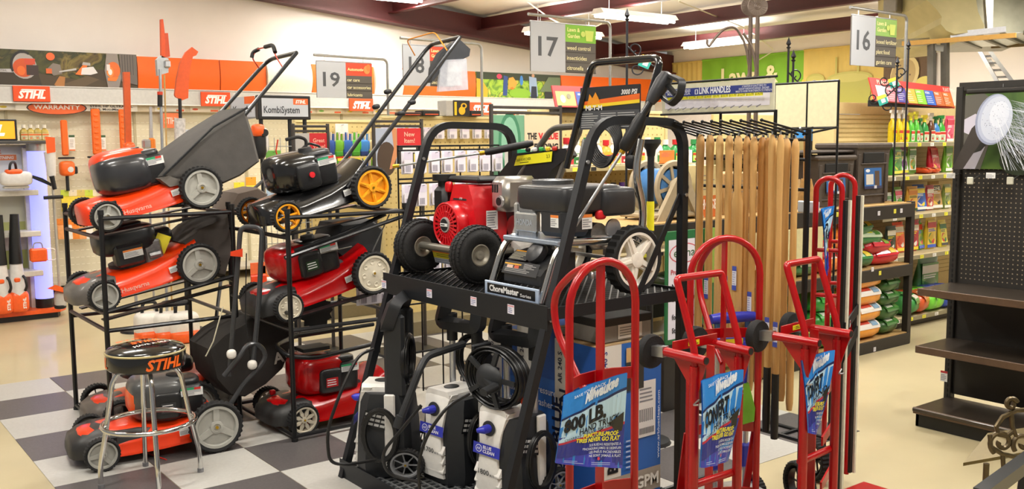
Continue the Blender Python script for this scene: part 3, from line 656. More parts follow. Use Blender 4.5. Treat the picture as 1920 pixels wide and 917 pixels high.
for i, (px, py) in enumerate(((720, 533), (805, 550), (888, 565), (958, 580))):
    q = gx(px, py, 2.2878)-O3; p = PR(); p.rect(-.022, -.019, .022, .019, 'ece9f4').rect(-.02, .010, .02, .016, 'e0a0a8').lines(-.016, -.015, .016, .008, 3, '8a8fb8', .4, i); p.build('price_sticker', wr, frame(q, (0, -1, 0), (0, 0, 1)))
lw = MB().cbox(W_(2.52, 3.405, .05), (.98, 1.24, .012), .002).build('lower_shelf', RK, wr, 0)
MB().cbox(W_(2.03, 3.405, .045), (.004, 1.24, .09), .001).build('lower_lip', RK, lw, 0)
b = MB()
for k in range(30): b.tube([W_(2.05, 2.82+k*.04, .059), W_(3.0, 2.82+k*.04, .059)], 0, sq=(.003, .003))
for k in range(24): b.tube([W_(2.05+k*.04, 2.79, .0595), W_(2.05+k*.04, 4.02, .0595)], 0, sq=(.003, .003))
b.build('lower_mesh', GALV, lw, 0, kind='stuff')
# ------------------------------------------------------------------ red engine pressure washer
HRED = mat('d0101c', .3, coat=.5, noise=.02); TYRE = mat('1a1a1b', .7, bump=.2, scale=120); PIPEG = mat('8d8a80', .35, .7)
A = V((2.625, 3.72, .945))
wa = thing('pressure_washer', 'pressure washer with a red engine and fat black tires on the rack', 'pressure washer', A); wa.scale = (1.06, 1.08, 1.05)
def tyre(t, pos, r, w, hm, yaw=0.0):
    b = MB(RX(PI/2)); n = 44; prof = []
    for k in range(17):
        a = -PI*.86+2*PI*.86*k/16; prof.append((r-w*.5+w*.5*math.cos(a)*1.0, w*.5*math.sin(a)))
    b.lathe(prof, n, caps=False)
    o = b.build('tire', TYRE, t, 60); o.location = pos; o.rotation_euler = (0, 0, yaw)
    tr = MB(RX(PI/2))                                          # tread blocks
    for row, z in ((0, -.32), (1, -.11), (0, .11), (1, .32)):
        for k in range(40):
            a = 2*PI*(k+.5*row)/40; rr = r-w*.5+w*.5*math.sqrt(1-4*z*z*.95)
            tr.box((rr, 0, z*w), (.006, r*.11, w*.15), RZ(a))
    tr.build('tread', TYRE, o, 0, kind='stuff')
    h = MB(RX(PI/2)); q = r-w*.92
    h.lathe([(q+.012, w*.30), (q, w*.34), (q*.86, w*.24), (q*.45, w*.14), (q*.42, w*.30), (q*.2, w*.32), (.001, w*.30)], 28, caps=False)
    h.lathe([(q+.012, -w*.30), (q*.86, -w*.24), (.001, -w*.2)], 28, caps=False); h.build('rim', hm, o, 40)
    return o
RIM = mat('b0aa9c', .4, .4)
wy = [(-.15, -.21), (-.15, .235)]
for x, y in wy: tyre(wa, (x, y, .126), .126, .09, RIM)
MB().cyl((wy[0][0]-.02, wy[0][1]+.02, .135), (wy[1][0]-.02, wy[1][1]-.05, .135), .0175).build('axle_tube', PIPEG, wa)
MB().tube(fillet([(-.14, -.13, .12), (.12, -.13, .12), (.18, -.13, .14), (.19, -.13, .2)], .1), .0145).build('frame_tube', PIPEG, wa); MB().tube(fillet([(-.14, .17, .12), (.12, .17, .12), (.18, .17, .14), (.19, .17, .2)], .1), .0145).build('frame_tube', PIPEG, wa)
pl = MB().cbox((.06, .02, .125), (.36, .33, .012), .003).build('base_plate', PIPEG, wa, 0)
p = PR(); p.rect(-.13, -.03, .13, .03, 'd9dde6').rect(-.13, -.005, .13, .03, 'f2e23a').rect(-.13, .022, .13, .034, 'f08a28').lines(-.1, .002, .1, .02, 2, '6d6a20', .3, 2).lines(-.12, -.028, .12, -.007, 2, '9aa0b8', .3, 3); p.build('warning_label', pl, frame((-.13, .02, .085), (0, -1, 0), (-.3, 0, 1)))
bx_ = MB(); bx_.prism([(-.10, 0), (.10, 0), (.115, .10), (.085, .21), (.06, .27), (-.055, .27), (-.085, .20), (-.12, .09)], .17, frame((-.075, .01, .145), (0, -1, 0), (0, 0, 1)), z0=-.17); en = bx_.build('engine_cover', HRED, wa, 25)
FR = frame((-.076, .055, .235), (0, -1, 0), (0, 0, 1))     # fan housing faces -x
f = MB(FR); f.lathe([(.105, -.005), (.105, .025), (.092, .05), (.085, .05)], 40, caps=False)
for k in range(24): f.prism([(.036, -.0035), (.088, -.0055), (.088, .0055), (.036, .0035)], .007, RZ(2*PI*k/24), z0=.046)
for r_ in (.096,): f.tube([(r_*math.cos(2*PI*k/40), r_*math.sin(2*PI*k/40), .048) for k in range(40)], .006, 6, closed=True)
f.tube([(.06*math.cos(2*PI*k/40), .06*math.sin(2*PI*k/40), .05) for k in range(40)], .003, 5, closed=True)
fan = f.build('fan_guard', HRED, wa, 30)
MB(FR).lathe([(.084, .02), (.001, .02)], 30, caps=False).build('fan_recess', mat('4a0a0c', .6), fan)
MB(FR).lathe([(.036, .046), (.034, .058), (.001, .060)], 24, caps=False).build('hub_cap', mat('d8d8d6', .3, .5), fan)
p = PR(); p.ell(0, 0, .028, .028, '1c1c1e', 24).rect(-.028, -.007, .028, .007, 'e6e6e4').lines(-.024, -.004, .024, .004, 1, '2a2a2c', .6, 1); p.build('emblem', fan, FR @ TR(0, 0, .0605))
p = PR(); p.poly([(-.05, 0), (.055, 0), (.045, .062), (-.025, .062)], '151517').text('HONDA', .012, .043, .013, 'e9e6e2', w=.05, al='c', bold=.03).text('GC', .012, .018, .02, 'c42a30', w=.04, al='c', bold=.03, shear=.3).text('190', .012, .004, .009, 'd9d6d2', w=.022, al='c'); p.build('engine_badge', en, frame((-.0765, .02, .345), (0, -1, 0), (.25, 0, 1)))
for i, (y, z, w, h) in enumerate(((-.118, .26, .022, .085), (-.118, .17, .02, .05))):
    p = PR(); p.rect(-w/2-.02, -h/2, w/2+.02, h/2, 'e8e4e2').lines(-w/2-.016, -h*.45, w/2+.016, h*.45, 7, '8a8a92', .4, i); p.build('sticker', en, frame((.0, y, z), (1, 0, 0), (0, 0, 1)))
for y, z in ((.02, .345-.02), (-.075, .16)): MB().cyl((-.078, y, z), (-.090, y, z), .008, n=8).build('bolt', BLACK, en)
MB().cbox((.02, .04, .435), (.13, .24, .03), .012).build('top_cover', BLACK, wa)
mu = MB().cbox((.10, -.15, .375), (.19, .12, .155), .025).build('muffler', mat('b9b5b0', .28, .85, noise=.12, scale=12), wa, 40)
MB().cyl((.0045, -.175, .345), (-.006, -.175, .345), .026, n=18).build('exhaust_ring', SILVER, mu); MB().cyl((-.002, -.175, .345), (-.0075, -.175, .345), .018, n=16).build('exhaust_hole', BLACK, mu)
for k in range(3): MB().box((.004, -.12-.016*k, .40), (.004, .006, .035)).build('vent_slot', BLACK, mu, 0)
MB().cbox((.0, .20, .30), (.14, .10, .20), .02).build('air_cleaner', BLACK, wa, 40)
MB().cyl((-.02, .22, .40), (-.02, .22, .425), .03).cyl((-.02, .22, .425), (-.02, .22, .455), .055, n=20).build('fuel_cap', BLACK, wa)
MB().sell((-.055, .13, .40), (.03, .04, .05), .6, .6).build('lever', HRED, wa); MB().cbox((-.06, .19, .19), (.03, .03, .09), .01).build('choke_lever', mat('3f6ea8', .4), wa, 0)
b = MB()
for k in range(6): b.lathe([(.055, k*.014), (.055, k*.014+.008)], 20, frame((.20, -.12, .22), (0, 0, 1), (0, 1, 0)))
pu = b.build('pump_fins', SILVER, wa, 0, kind='stuff'); MB().cyl((.16, -.12, .22), (.30, -.12, .22), .045, n=16).build('pump', mat('8d8b84', .4, .7), wa)
MB().tube(fillet([(.19, -.13, .2), (.2, -.13, .27), (.2, .17, .27), (.19, .17, .2)], .04), .0145).build('rear_bar', BLACK, wa)
# ------------------------------------------------------------------ chrome framed washer with the black engine
B = V((2.62, 3.06, .945)); wb_ = thing('pressure_washer', 'chrome framed pressure washer with black engine and white spoked wheels', 'pressure washer', B)
CH = mat('cfcfcd', .16, 1.0, noise=.02)
yl, yr = .185, -.165
for y in (yl, yr):
    MB().tube(fillet([(-.27, y, .0), (-.20, y, .18), (-.15, y, .235), (.20, y, .22), (.34, y, .16)], .05), .016, 12).build('frame_tube', CH, wb_)
MB().tube([(-.262, yl, .02), (-.262, yr, .02)], .012).build('front_tube', CH, wb_)
pf = MB().cbox((-.283, .01, .03), (.008, .36, .058), .002, ).build('name_plate', mat('b9cbe6', .3, .2), wb_, 0)
p = PR(); p.rect(-.16, -.02, .16, .02, '141416').text('ChoreMaster', -.145, -.011, .024, 'efeeec', w=.2, bold=.04).text('Series', .065, -.013, .013, 'efeeec', w=.07); p.build('name_print', pf, frame((-.2875, .01, .03), (0, -1, 0), (0, 0, 1)))
pt = MB().cbox((-.02, .01, .232), (.34, .36, .02), .004).build('engine_platform', mat('b4c2d6', .25, .7), wb_, 0)
MB().cbox((.10, -.15, .22), (.20, .05, .06), .02).build('axle_bracket', mat('b9b2aa', .3, .8), wb_, 40)
tk = MB(); tk.loft([[V((x, y*w_, z)) for y, z in ((-1, z0), (-1, z1), (1, z1), (1, z0))] for x, w_, z0, z1 in ((-.235, .12, .06, .10), (-.225, .135, .055, .125), (-.15, .14, .05, .175), (-.10, .14, .05, .185), (-.06, .13, .05, .185))]); tko = tk.build('detergent_tank', mat('222325', .4), wb_, 20)
MB(frame((-.17, -.03, .175), (0, -1, 0), (.55, 0, .8))).lathe([(.048, 0), (.05, .006), (.046, .03), (.03, .036), (.001, .038)], 24, caps=False).build('tank_cap', mat('2a2b2e', .35), tko)
p = PR(); p.rect(-.115, -.028, .115, .028, '26272a').lines(-.10, -.02, .10, .0, 3, 'a8a8a6', .35, 3).rect(-.11, .012, .0, .018, 'd8a02c').rect(-.09, -.002, -.05, .010, 'd8b8a8').rect(-.04, -.002, -.01, .010, 'c85a3a').lines(.02, .0, .1, .022, 4, 'c8c8c6', .3, 8); p.build('tank_label', tko, frame((-.228, .02, .118), (0, -1, 0), (.45, 0, 1)))
p = PR(); p.rect(-.06, -.03, .06, .03, '26272a').lines(-.055, -.026, .055, .02, 6, 'b8b29a', .35, 6).rect(-.055, .022, .03, .028, 'e09a2c'); p.build('instruction_label', tko, frame((-.185, .07, .165), (0, -1, 0), (.8, 0, .55)))
EK = mat('2c2d30', .4, coat=.15)
MB().sell((.02, .0, .40), (.35, .34, .115), .25, .3, 36, 12).build('engine_shroud', EK, wb_, 60)
MB().sell((.14, -.02, .385), (.2, .35, .12), .25, .3, 28, 12).build('rear_shroud', EK, wb_, 60)
g = MB(TR(-.02, .06, .468))
for k in range(24): g.prism([(.03, -.003), (.085, -.004), (.085, .004), (.03, .003)], .006, RZ(2*PI*k/24))
for r_ in (.035, .06, .085): g.tube([(r_*math.cos(2*PI*k/30), r_*math.sin(2*PI*k/30), .003) for k in range(30)], .004, 6, closed=True)
g.lathe([(.09, -.02), (.088, .002)], 30, caps=False); g.build('recoil_grille', mat('5d5e60', .4, .4), wb_, 0)
hp = MB().cbox((-.145, .085, .30), (.02, .14, .085), .012).build('head_cover', mat('c9ccce', .25, .8, noise=.1), wb_, 30)
for z_, h_ in ((.36, .05), (.25, .04)): MB().cbox((-.133, .085, z_), (.035, .115, h_), .012).build('cylinder_fin', mat('a9acb0', .3, .8, noise=.15, scale=40), wb_, 30)
p = PR(); p.text('HONDA', 0, -.012, .024, '9aa0a8', w=.11, al='c', bold=.03); p.build('head_lettering', hp, frame((-.1555, .085, .30), (0, -1, 0), (0, 0, 1)))
MB().cbox((-.08, .16, .31), (.14, .02, .14), .01).build('guard_plate', mat('d0d0ce', .3, .7), wb_, 30)
ab_ = MB().cbox((-.07, -.075, .31), (.15, .16, .12), .02).build('air_box', EK, wb_, 30)
sticker(ab_, frame((-.02, -.1555, .31), (1, 0, 0), (0, 0, 1)), .055, .06, 'orange', 8, 'label'); sticker(ab_, frame((-.1455, -.10, .315), (0, -1, 0), (0, 0, 1)), .05, .05, 'orange', 7, 'label')
MB().cyl((.06, -.14, .255), (.06, -.05, .255), .045, n=16).build('pump_body', mat('9a9894', .35, .8, noise=.2, scale=50), wb_)
MB().sell((.05, -.16, .335), (.05, .03, .04), .6, .6).build('throttle_knob', mat('d8202a', .35), wb_)
MB().cyl((.12, -.155, .275), (.12, -.165, .275), .04, n=20).build('pulley', SILVER, wb_)
sticker(wb_, frame((.12, -.186, .40), (1, 0, 0), (0, 0, 1)), .06, .04, 'white', 2, 'label')
for k in range(4): MB().sell((-.01+.025*k, -.17, .09), (.02, .03, .03), .7, .7, 10, 6).build('hose_fitting', SILVER, wb_)
# spoked wheels
def spoked(t, pos, flip=False, r=.144, w=.062):
    b = MB(); n = 56; rings = []
    for i in range(n):
        a = 2*PI*i/n; e = r*(1 if i % 2 else .95)
        rings.append([V((q*math.cos(a), z, q*math.sin(a))) for q, z in ((r*.80, -w*.45), (r*.93, -w*.5), (e, -w*.38), (e, 0), (e, w*.38), (r*.93, w*.5), (r*.80, w*.45))])
    o = b.loft(rings, closed=True).build('wheel', RUBBER, t, 30); o.location = pos; o.rotation_euler = (0, .5, PI if flip else 0)
    h = MB(RX(PI/2)); q = r*.81
    h.lathe([(q, -w*.42), (q, w*.45), (q*.90, w*.45), (q*.88, w*.2), (q*.88, -w*.4)], 44, caps=False)
    for j in range(5): h.prism([(.02, -.019), (q*.9, -.0145), (q*.9, .0145), (.02, .019)], w*.45, RZ(2*PI*j/5), z0=-w*.12); h.prism([(.02, -.006), (q*.9, -.005), (q*.9, .005), (.02, .006)], w*.1, RZ(2*PI*j/5), z0=w*.33)
    h.lathe([(.034, -w*.2), (.032, w*.45), (.02, w*.5), (.001, w*.46)], 24, caps=False)
    h.build('spoked_hub', mat('ece6da', .45), o, 35); return o
spoked(wb_, (.185, -.215, .144)); spoked(wb_, (.185, .22, .144), True)
MB().cyl((.185, -.2, .137), (.185, .2, .137), .009).build('axle', STEEL, wb_)
for y, X in ((-.155, 0), (.195, 0)):
    MB().tube(fillet([(.27, y, .18), (.31, y, .33), (.25, y, .50), (.285, y, .64)], .09), .0165, 12).build('handle_riser', CH, wb_)
hb = MB().tube(fillet([gx(1062, 315, 2.93)-B, gx(1110, 118, 2.97)-B, gx(1240, 108, 2.97)-B, gx(1205, 235, 2.93)-B, gx(1180, 300, 2.91)-B], .05), .0165, 12).build('handle', mat('121214', .15, coat=.9, noise=.02), wb_)
MB().sell(gx(1183, 304, 2.88)-B, (.03, .06, .06), .7, .7).build('handle_knob', BLACK, wb_)
q0, q1 = gx(1088, 238, 2.955)-B, gx(1203, 163, 2.965)-B; yw = q0.y-q1.y; zh = .19
pnl = MB().cbox(((q0.x+q1.x)/2, (q0.y+q1.y)/2, (q0.z+q1.z)/2), (.008, yw, zh), .003).build('control_panel', mat('2b2c2f', .4), wb_, 0)
p = PR(); w2, h2 = yw/2, zh/2
p.rect(-w2, h2-.06, w2, h2, '232427').text('3000 PSI', w2-.015, h2-.04, .02, 'ece9e4', w=.1, al='r', bold=.03, shear=.2).poly([(-w2, .012), (w2, .03), (w2, .055), (-w2, .03)], 'e8681c').poly([(-w2, .0), (w2, .015), (w2, .03), (-w2, .014)], 'f0d02a')
p.poly([(-w2+.05, .015), (-w2+.065, .065), (-w2+.085, .045), (-w2+.105, .072), (-w2+.125, .045), (-w2+.138, .018)], 'e8941c').text('MI-T-M', -w2+.04, -.008, .02, 'ece9e4', w=.11, bold=.04)
p.rect(-w2, -h2, w2, -.012, '4a4c50').lines(-w2+.01, -h2+.006, -.06, -.02, 7, 'b8b8b6', .35, 1).lines(-.05, -h2+.006, .05, -.02, 7, 'b8b8b6', .35, 2).lines(.06, -h2+.006, w2-.01, -.02, 7, 'b8b8b6', .35, 5); p.build('panel_print', pnl, frame(((q0.x+q1.x)/2-.0045, (q0.y+q1.y)/2, (q0.z+q1.z)/2), (0, -1, 0), (0, 0, 1)))
b = MB()
for k in range(7):
    cc = gx(1140-k*2, 250+k*3, 2.93-.012*k)-B; b.tube([cc+V((.0, .085*math.cos(2*PI*j/28), .085*math.sin(2*PI*j/28)-.02)) for j in range(28)], .006, 6, closed=True)
b.build('hose_coil', BLACK, wb_, 60, kind='stuff')
# gun and lance leaning on it
gn = thing('spray_gun', 'black spray gun with a long steel lance leaning on the chrome framed washer', 'spray gun', gx(1057, 458, 2.44)); o = gn.location
L0, L1, L2, L3 = gx(1057, 458, 2.44)-o, gx(1168, 282, 2.66)-o, gx(1205, 215, 2.72)-o, gx(1252, 140, 2.80)-o
MB().cyl(L0+(L1-L0)*.08, L1, .007, n=10).build('lance', STEEL, gn); MB().cyl(L0, L0+(L1-L0)*.09, .013, .009, n=10).build('nozzle', GOLD, gn)
MB().cyl(L1-(L1-L0)*.03, L1+(L2-L1)*.05, .012).build('brass_nut', GOLD, gn)
MB().tube([L1, L1+(L2-L1)*.1, L1+(L2-L1)*.4, L1+(L2-L1)*.8, L2], [.017, .026, .027, .024, .018], 14).build('lance_grip', BLACK, gn)
MB().cyl(L2, L2+(L3-L2)*.4, .014).build('gun_tube', SATIN, gn)
MB().tube([L2+(L3-L2)*.3, L2+(L3-L2)*.5, L2+(L3-L2)*.8, L3, L3+(L3-L2)*.05], [.018, .028, .033, .028, .01], 14).build('gun_body', mat('2e2f33', .45), gn)
tg = [gx(1258, 142, 2.79)-o, gx(1280, 152, 2.76)-o, gx(1275, 180, 2.75)-o, gx(1258, 196, 2.76)-o, gx(1244, 186, 2.78)-o, gx(1240, 168, 2.79)-o]
MB().tube(fillet(tg, .02, 4), 0, sq=(.006, .014)).build('trigger_guard', BLACK, gn, 40); MB().tube([gx(1252, 160, 2.785)-o, gx(1268, 178, 2.765)-o], 0, sq=(.006, .01)).build('trigger', BLACK, gn, 0)
# ------------------------------------------------------------------ grey framed washer behind, with the yellow label panel
Kk = V((2.98, 3.75, .945)); wk = thing('pressure_washer', 'black pressure washer with a yellow label panel behind the red engine washer', 'pressure washer', Kk)
MB().tube(fillet([gx(940, 395, 2.95)-Kk, gx(965, 345, 2.96)-Kk, gx(1035, 240, 3.0)-Kk, gx(1092, 236, 3.0)-Kk, gx(1060, 300, 2.98)-Kk, gx(1045, 345, 2.97)-Kk], .05), .0155, 10).build('handle', mat('6d6a64', .4, .6), wk)
a0 = [gx(x, y, 2.96)-Kk for x, y in ((920, 345), (940, 320), (965, 288), (1060, 278), (1068, 292), (1035, 318), (1020, 345), (955, 348))]
MB().add(a0+[q+V((.05, 0, 0)) for q in a0], [tuple(range(8)), tuple(range(15, 7, -1))]+[(k, 8+k, 8+(k+1) % 8, (k+1) % 8) for k in range(8)]).build('console', mat('1d1e20', .4), wk, 30)
fq = frame(gx(964, 311, 2.953)-Kk, gx(1034, 303, 2.953)-gx(964, 311, 2.953), gx(974, 291, 2.953)-gx(964, 311, 2.953)); lw_ = (gx(1034, 303, 2.953)-gx(964, 311, 2.953)).length
p = PR(); p.poly([(0, 0), (lw_, 0), (lw_+.012, .048), (.03, .048)], 'f4ee2a').text('2600 KARCHER', .02, .02, .013, '6d6a1c', w=.12).text('2.3', lw_-.035, .02, .016, '8a861c').rect(.05, .010, .12, .013, '4a481c'); p.build('label', wk, fq)
for i, c in enumerate(('1a1a1a', 'd8d8d6', '2fa04a', 'e8c82a', 'c8281c')): MB().sell(gx(990+i*12.5, 281-i*.6, 2.955)-Kk, (.02, .03, .022), .7, .7, 10, 6).build('nozzle_tip', mat(c, .4), wk)
MB().sell((-.05, .0, .2), (.3, .34, .36), .5, .5).build('engine', mat('2a2b2d', .5), wk, 60)
MB().sell((.0, .0, .05), (.4, .3, .1), .4, .4).build('base', BLACK, wk, 60)
bgp = MB(); pts = []
for k in range(60):
    a, c = random.uniform(0, 2*PI), random.uniform(-1, 1); s_ = math.sqrt(1-c*c); rr = random.uniform(.85, 1); pts.append((rr*.12*s_*math.cos(a), rr*.14*s_*math.sin(a), rr*.16*c))
bgp.hull(pts); q = tag(bgp.build('plastic_bag', mat('d9d4cc', .2, noise=.15, scale=18), None, 0), 'crumpled clear plastic bag between the two engines', 'plastic bag'); q.location = (2.80, 3.52, 1.10); q.rotation_euler = (0, 0, .3); q.scale = (.7, .8, 1.1)
lc = thing('spray_lance', 'black spray lance with a brass nozzle lying across the red engine washer handle', 'spray lance', gx(738, 312, 2.52)); o = lc.location
a_, b_, c__ = V((0, 0, 0)), gx(905, 287, 2.80)-o, gx(1000, 268, 2.98)-o
MB().cyl(a_+(b_-a_)*.06, b_, .006).build('tube', STEEL, lc); MB().cyl(a_, a_+(b_-a_)*.07, .012, .008).build('nozzle', GOLD, lc); MB().cyl(b_-(b_-a_)*.03, b_+(c__-b_)*.08, .011).build('brass_nut', GOLD, lc); MB().tube([b_+(c__-b_)*.05, b_+(c__-b_)*.15, b_+(c__-b_)*.9, c__], [.014, .018, .018, .012], 12).build('grip', BLACK, lc)
# ================================================================== ELECTRIC WASHERS
AW = mat('e9e6e0', .4); ABK = mat('26282b', .5); ABL = '3038b0'
def electric(label, loc, rz, reel, psi, ht=.80):
    t = thing('electric_washer', label, 'pressure washer', loc, rz, 'white and black electric pressure washers'); t.scale = (1.25, 1.3, 1.05)
    b = MB(); b.loft([[V((x*d_, y*w_, z)) for x, y in ((-1, -.6), (-.6, -1), (.8, -1), (1, -.7), (1, .7), (.8, 1), (-.6, 1), (-1, .6))] for z, d_, w_ in ((.0, .10, .105), (.05, .105, .115), (.20, .10, .105), (.32, .09, .10), (.365, .075, .095))]); b.build('body', ABK, t, 30)
    b = MB(); b.loft([[V((x, y*w_, z)) for x, y in ((xo, -1), (xo-.004, -.6), (xo-.004, .6), (xo, 1), (xo+.03, 1), (xo+.03, -1))] for z, w_, xo in ((.03, .055, -.112), (.10, .052, -.116), (.15, .046, -.114), (.22, .04, -.108), (.30, .05, -.100), (.365, .062, -.088), (.385, .066, -.075))]); fp = b.build('front_panel', AW, t, 25)
    b = MB(); b.loft([[V((x, y*w_, z)) for x, y in ((-.085, -1), (.06, -.95), (.06, .95), (-.085, 1))] for z, w_ in ((.365, .064), (.385, .06), (.398, .05))]); b.build('top_cap', AW, t, 25)
    for k in range(3): MB().hull([(-.104-.014*s_, y, .055+.04*k+z) for s_ in (0, 1) for y in (-.058+.0, .058) for z in ((0, .035) if s_ == 0 else (.0, .006))]).build('louvre', AW, fp, 0)
    for y in (-.108,): MB().cbox((.03, y, .20), (.04, .014, .34), .005).build('side_trim', AW, t, 0)
    MB(frame((-.103, 0, .32), (0, -1, 0), (.12, 0, 1))).lathe([(.028, .0), (.03, .002), (.024, .004), (.001, .003)], 24, caps=False).build('knob_recess', ABK, fp)
    MB().tube([(-.10, 0, .32), (-.125, .004, .318), (-.14, .02, .315)], [.018, .016, .008], 12).build('knob', mat('2f35b8', .35), fp)
    MB().sell((-.02, 0, .400), (.06, .05, .006), .5, 1).build('badge', ABK, t, 60)
    p = PR(); p.rect(-.062, -.022, .062, .022, ABL).ell(-.035, 0, .015, .015, 'e0e2f0').ell(-.035, 0, .012, .012, ABL).text('AR', -.035, -.005, .010, 'e0e2f0', al='c').text('BLUE', -.014, .004, .012, 'eceaf4', bold=.03).text('CLEAN', -.014, -.012, .012, 'eceaf4', bold=.03); p.build('brand_label', fp, frame((-.1165, 0, .235), (0, -1, 0), (.1, 0, 1)))
    p = PR(); p.text(psi, -.035, 0, .020, '2a2a2c', w=.05).text('MAX PSI', .02, .0, .009, '2a2a2c', w=.02); p.build('rating_print', fp, frame((-.121, .0, .135), (0, -1, 0), (0, 0, 1)))
    p = PR(); p.rect(-.07, -.035, .07, .035, '17181a').lines(-.065, -.03, .065, .03, 3, 'c9c9c7', .55, 3).rects([(-.05+.022*k, -.035, -.046+.022*k, .035) for k in range(5)], '17181a'); p.build('warning_label', t, frame((.0, -.1105, .25), (1, 0, -.25), (.25, 0, 1)))
    for y in (-.065, .065): MB().cyl((.045, y, .36), (.045, y, .70), .0115).build('handle_tube', mat('c8c9cb', .3, .7), t); MB().cyl((.045, y, .58), (.045, y, .70), .02).build('handle_sleeve', ABK, t)
    h = MB(); h.tube(fillet([(.02, -.095, .66), (.05, -.085, ht), (.05, .085, ht), (.02, .095, .66)], .02, 4, True), 0, closed=True, sq=(.022, .022)); h.build('handle', ABK, t, 40)
    for y in (-.125, .125): wheel(t, (.09, y, .07), .07, .03, mat('8d8f92', .4), 'plain', y > 0)
    if rz < -.5:
        for y in (-.075, .075): MB().cbox((.045, y, .53), (.075, .035, .36), .01).build('handle_column', ABK, t, 0)
        MB().cbox((.045, 0, .50), (.05, .13, .10), .01).build('handle_bridge', ABK, t, 0)
    b = MB(); rg = random.Random(int(loc[1]*100))
    if reel:
        for k in range(12):
            x = -.035-.010*(k % 6); rr = .095+.012*(k//6)+rg.uniform(-.004, .004); b.tube([(x, .0+rr*1.15*math.cos(2*PI*j/30), .52+rr*1.1*math.sin(2*PI*j/30)) for j in range(30)], .0064, 6, closed=True)
        hs = b.build('hose_coil', mat('131314', .35), t, 60, kind='stuff')
        MB(frame((-.10, 0, .52), (0, -1, 0), (0, 0, 1))).lathe([(.06, 0), (.055, .008), (.03, .02), (.001, .022)], 24, caps=False).build('reel_hub', ABK, t)
        for k in range(5): MB(frame((-.098, 0, .52), (0, -1, 0), (0, 0, 1)) @ RZ(2*PI*k/5)).box((.06, 0, 0), (.11, .018, .01)).build('reel_spoke', ABK, t, 0)
        cr_ = MB().tube([(-.11, 0, .52), (-.125, -.05, .505)], 0, sq=(.008, .014)).build('crank_arm', ABK, t, 0); MB().cyl((-.12, -.05, .505), (-.18, -.055, .495), .016, n=12).build('crank_grip', ABK, cr_)
        MB().cbox((-.03, .11, .52), (.09, .014, .22), .006).build('reel_bracket', ABK, t, 0)
    else:
        for k in range(9): b.tube([(.075+.006*(k % 3), -.01+(.07+.006*(k % 4))*math.cos(2*PI*j/26), .50+(.095+.005*(k % 4))*math.sin(2*PI*j/26)) for j in range(26)], .0055, 6, closed=True)
        b.build('hose_coil', mat('131314', .35), t, 60, kind='stuff')
    b = MB()
    for k in range(9): b.tube([(.0+(.055+.004*(k % 4))*math.cos(2*PI*j/24), -.135-.005*(k % 3), .20+(.105+.004*(k % 4))*math.sin(2*PI*j/24)) for j in range(24)], .0048, 6, closed=True)
    b.build('power_cord_coil', mat('131314', .35), t, 60, kind='stuff')
    return t
Z3 = .062
electric('electric washer with a hose reel and crank, nearest to the boxes', (2.40, 3.16, Z3), .12, True, '1800', .80)
electric('electric washer standing in the middle between the two others, 1700 psi', (2.38, 3.55, Z3), .12, False, '1700', .80)
electric('electric washer at the left end of the lower shelf, turned sideways', (2.19, 3.83, Z3), -.75, False, '1600', .76)
def hose(label, pts, r=.007): return tag(MB().tube(fillet(pts, .08, 6), r, 8).build('rubber_hose', mat('141415', .4)), label, 'hose')
hose('black hose bowing out left of the sideways electric washer', [gd(700, 655, 4.15), gd(672, 665, 4.05), gd(640, 730, 3.98), gd(612, 810, 3.95), gd(618, 868, 3.95), gd(650, 872, 3.98), gd(705, 862, 4.15)])
hose('black hose arching in front of the middle electric washer', [gd(880, 738, 3.8), gd(840, 760, 3.75), gd(800, 815, 3.75), gd(783, 870, 3.75), gd(790, 960, 3.75)])
hose('black hose looping low between the left and middle washers', [gd(790, 760, 3.9), gd(745, 815, 3.9), gd(715, 850, 3.9), gd(725, 890, 3.95), gd(790, 905, 4.0)])
wd_ = thing('spray_wand', 'black angled spray wand leaning between the left and middle washers', 'spray wand', gd(745, 802, 4.02)); o = wd_.location
MB().tube(fillet([gd(745, 802, 4.02)-o, gd(788, 690, 4.05)-o, gd(800, 668, 4.1)-o, gd(870, 645, 4.2)-o], .05), .016, 10).build('wand_tube', ABK, wd_); MB().cyl(gd(745, 802, 4.02)-o, gd(752, 780, 4.02)-o, .021).build('wand_tip', ABK, wd_)
# ================================================================== CARTONS
def carton(label, lo, hi, face, side, rz=0.0, mcol='b39466'):
    c = [(a+b)/2 for a, b in zip(lo, hi)]; d = [b-a for a, b in zip(lo, hi)]
    t = thing('carton', label, 'box', (c[0], c[1], lo[2]), rz, 'cartons on the lower rack shelf')
    MB().cbox((0, 0, d[2]/2), d, .003).build('box_body', mat(mcol, .7), t, 0)
    a = face(d[1], d[2]); a.build('front_print', t, frame((-d[0]/2-.0005, d[1]/2, 0), (0, -1, 0), (0, 0, 1)))
    b = side(d[0], d[2]); b.build('side_print', t, frame((-d[0]/2, -d[1]/2-.0005, 0), (1, 0, 0), (0, 0, 1)))
    for s_ in (-1, 1): MB().box((0, s_*d[1]*.25, d[2]+.001), (d[0]*.98, d[1]*.485, .002)).build('flap', mat(mcol, .7, noise=.1, scale=12), t, 0)
    p = PR(); p.rect(-.12, -.10, .02, .05, '3a62b0').rect(.04, -.08, .16, .06, 'd8d2c4').lines(.05, -.07, .15, .05, 5, '9a948a', .3, 1); p.build('top_print', t, TR(0, 0, d[2]+.0022))
    return t
AB = '2e66b8'
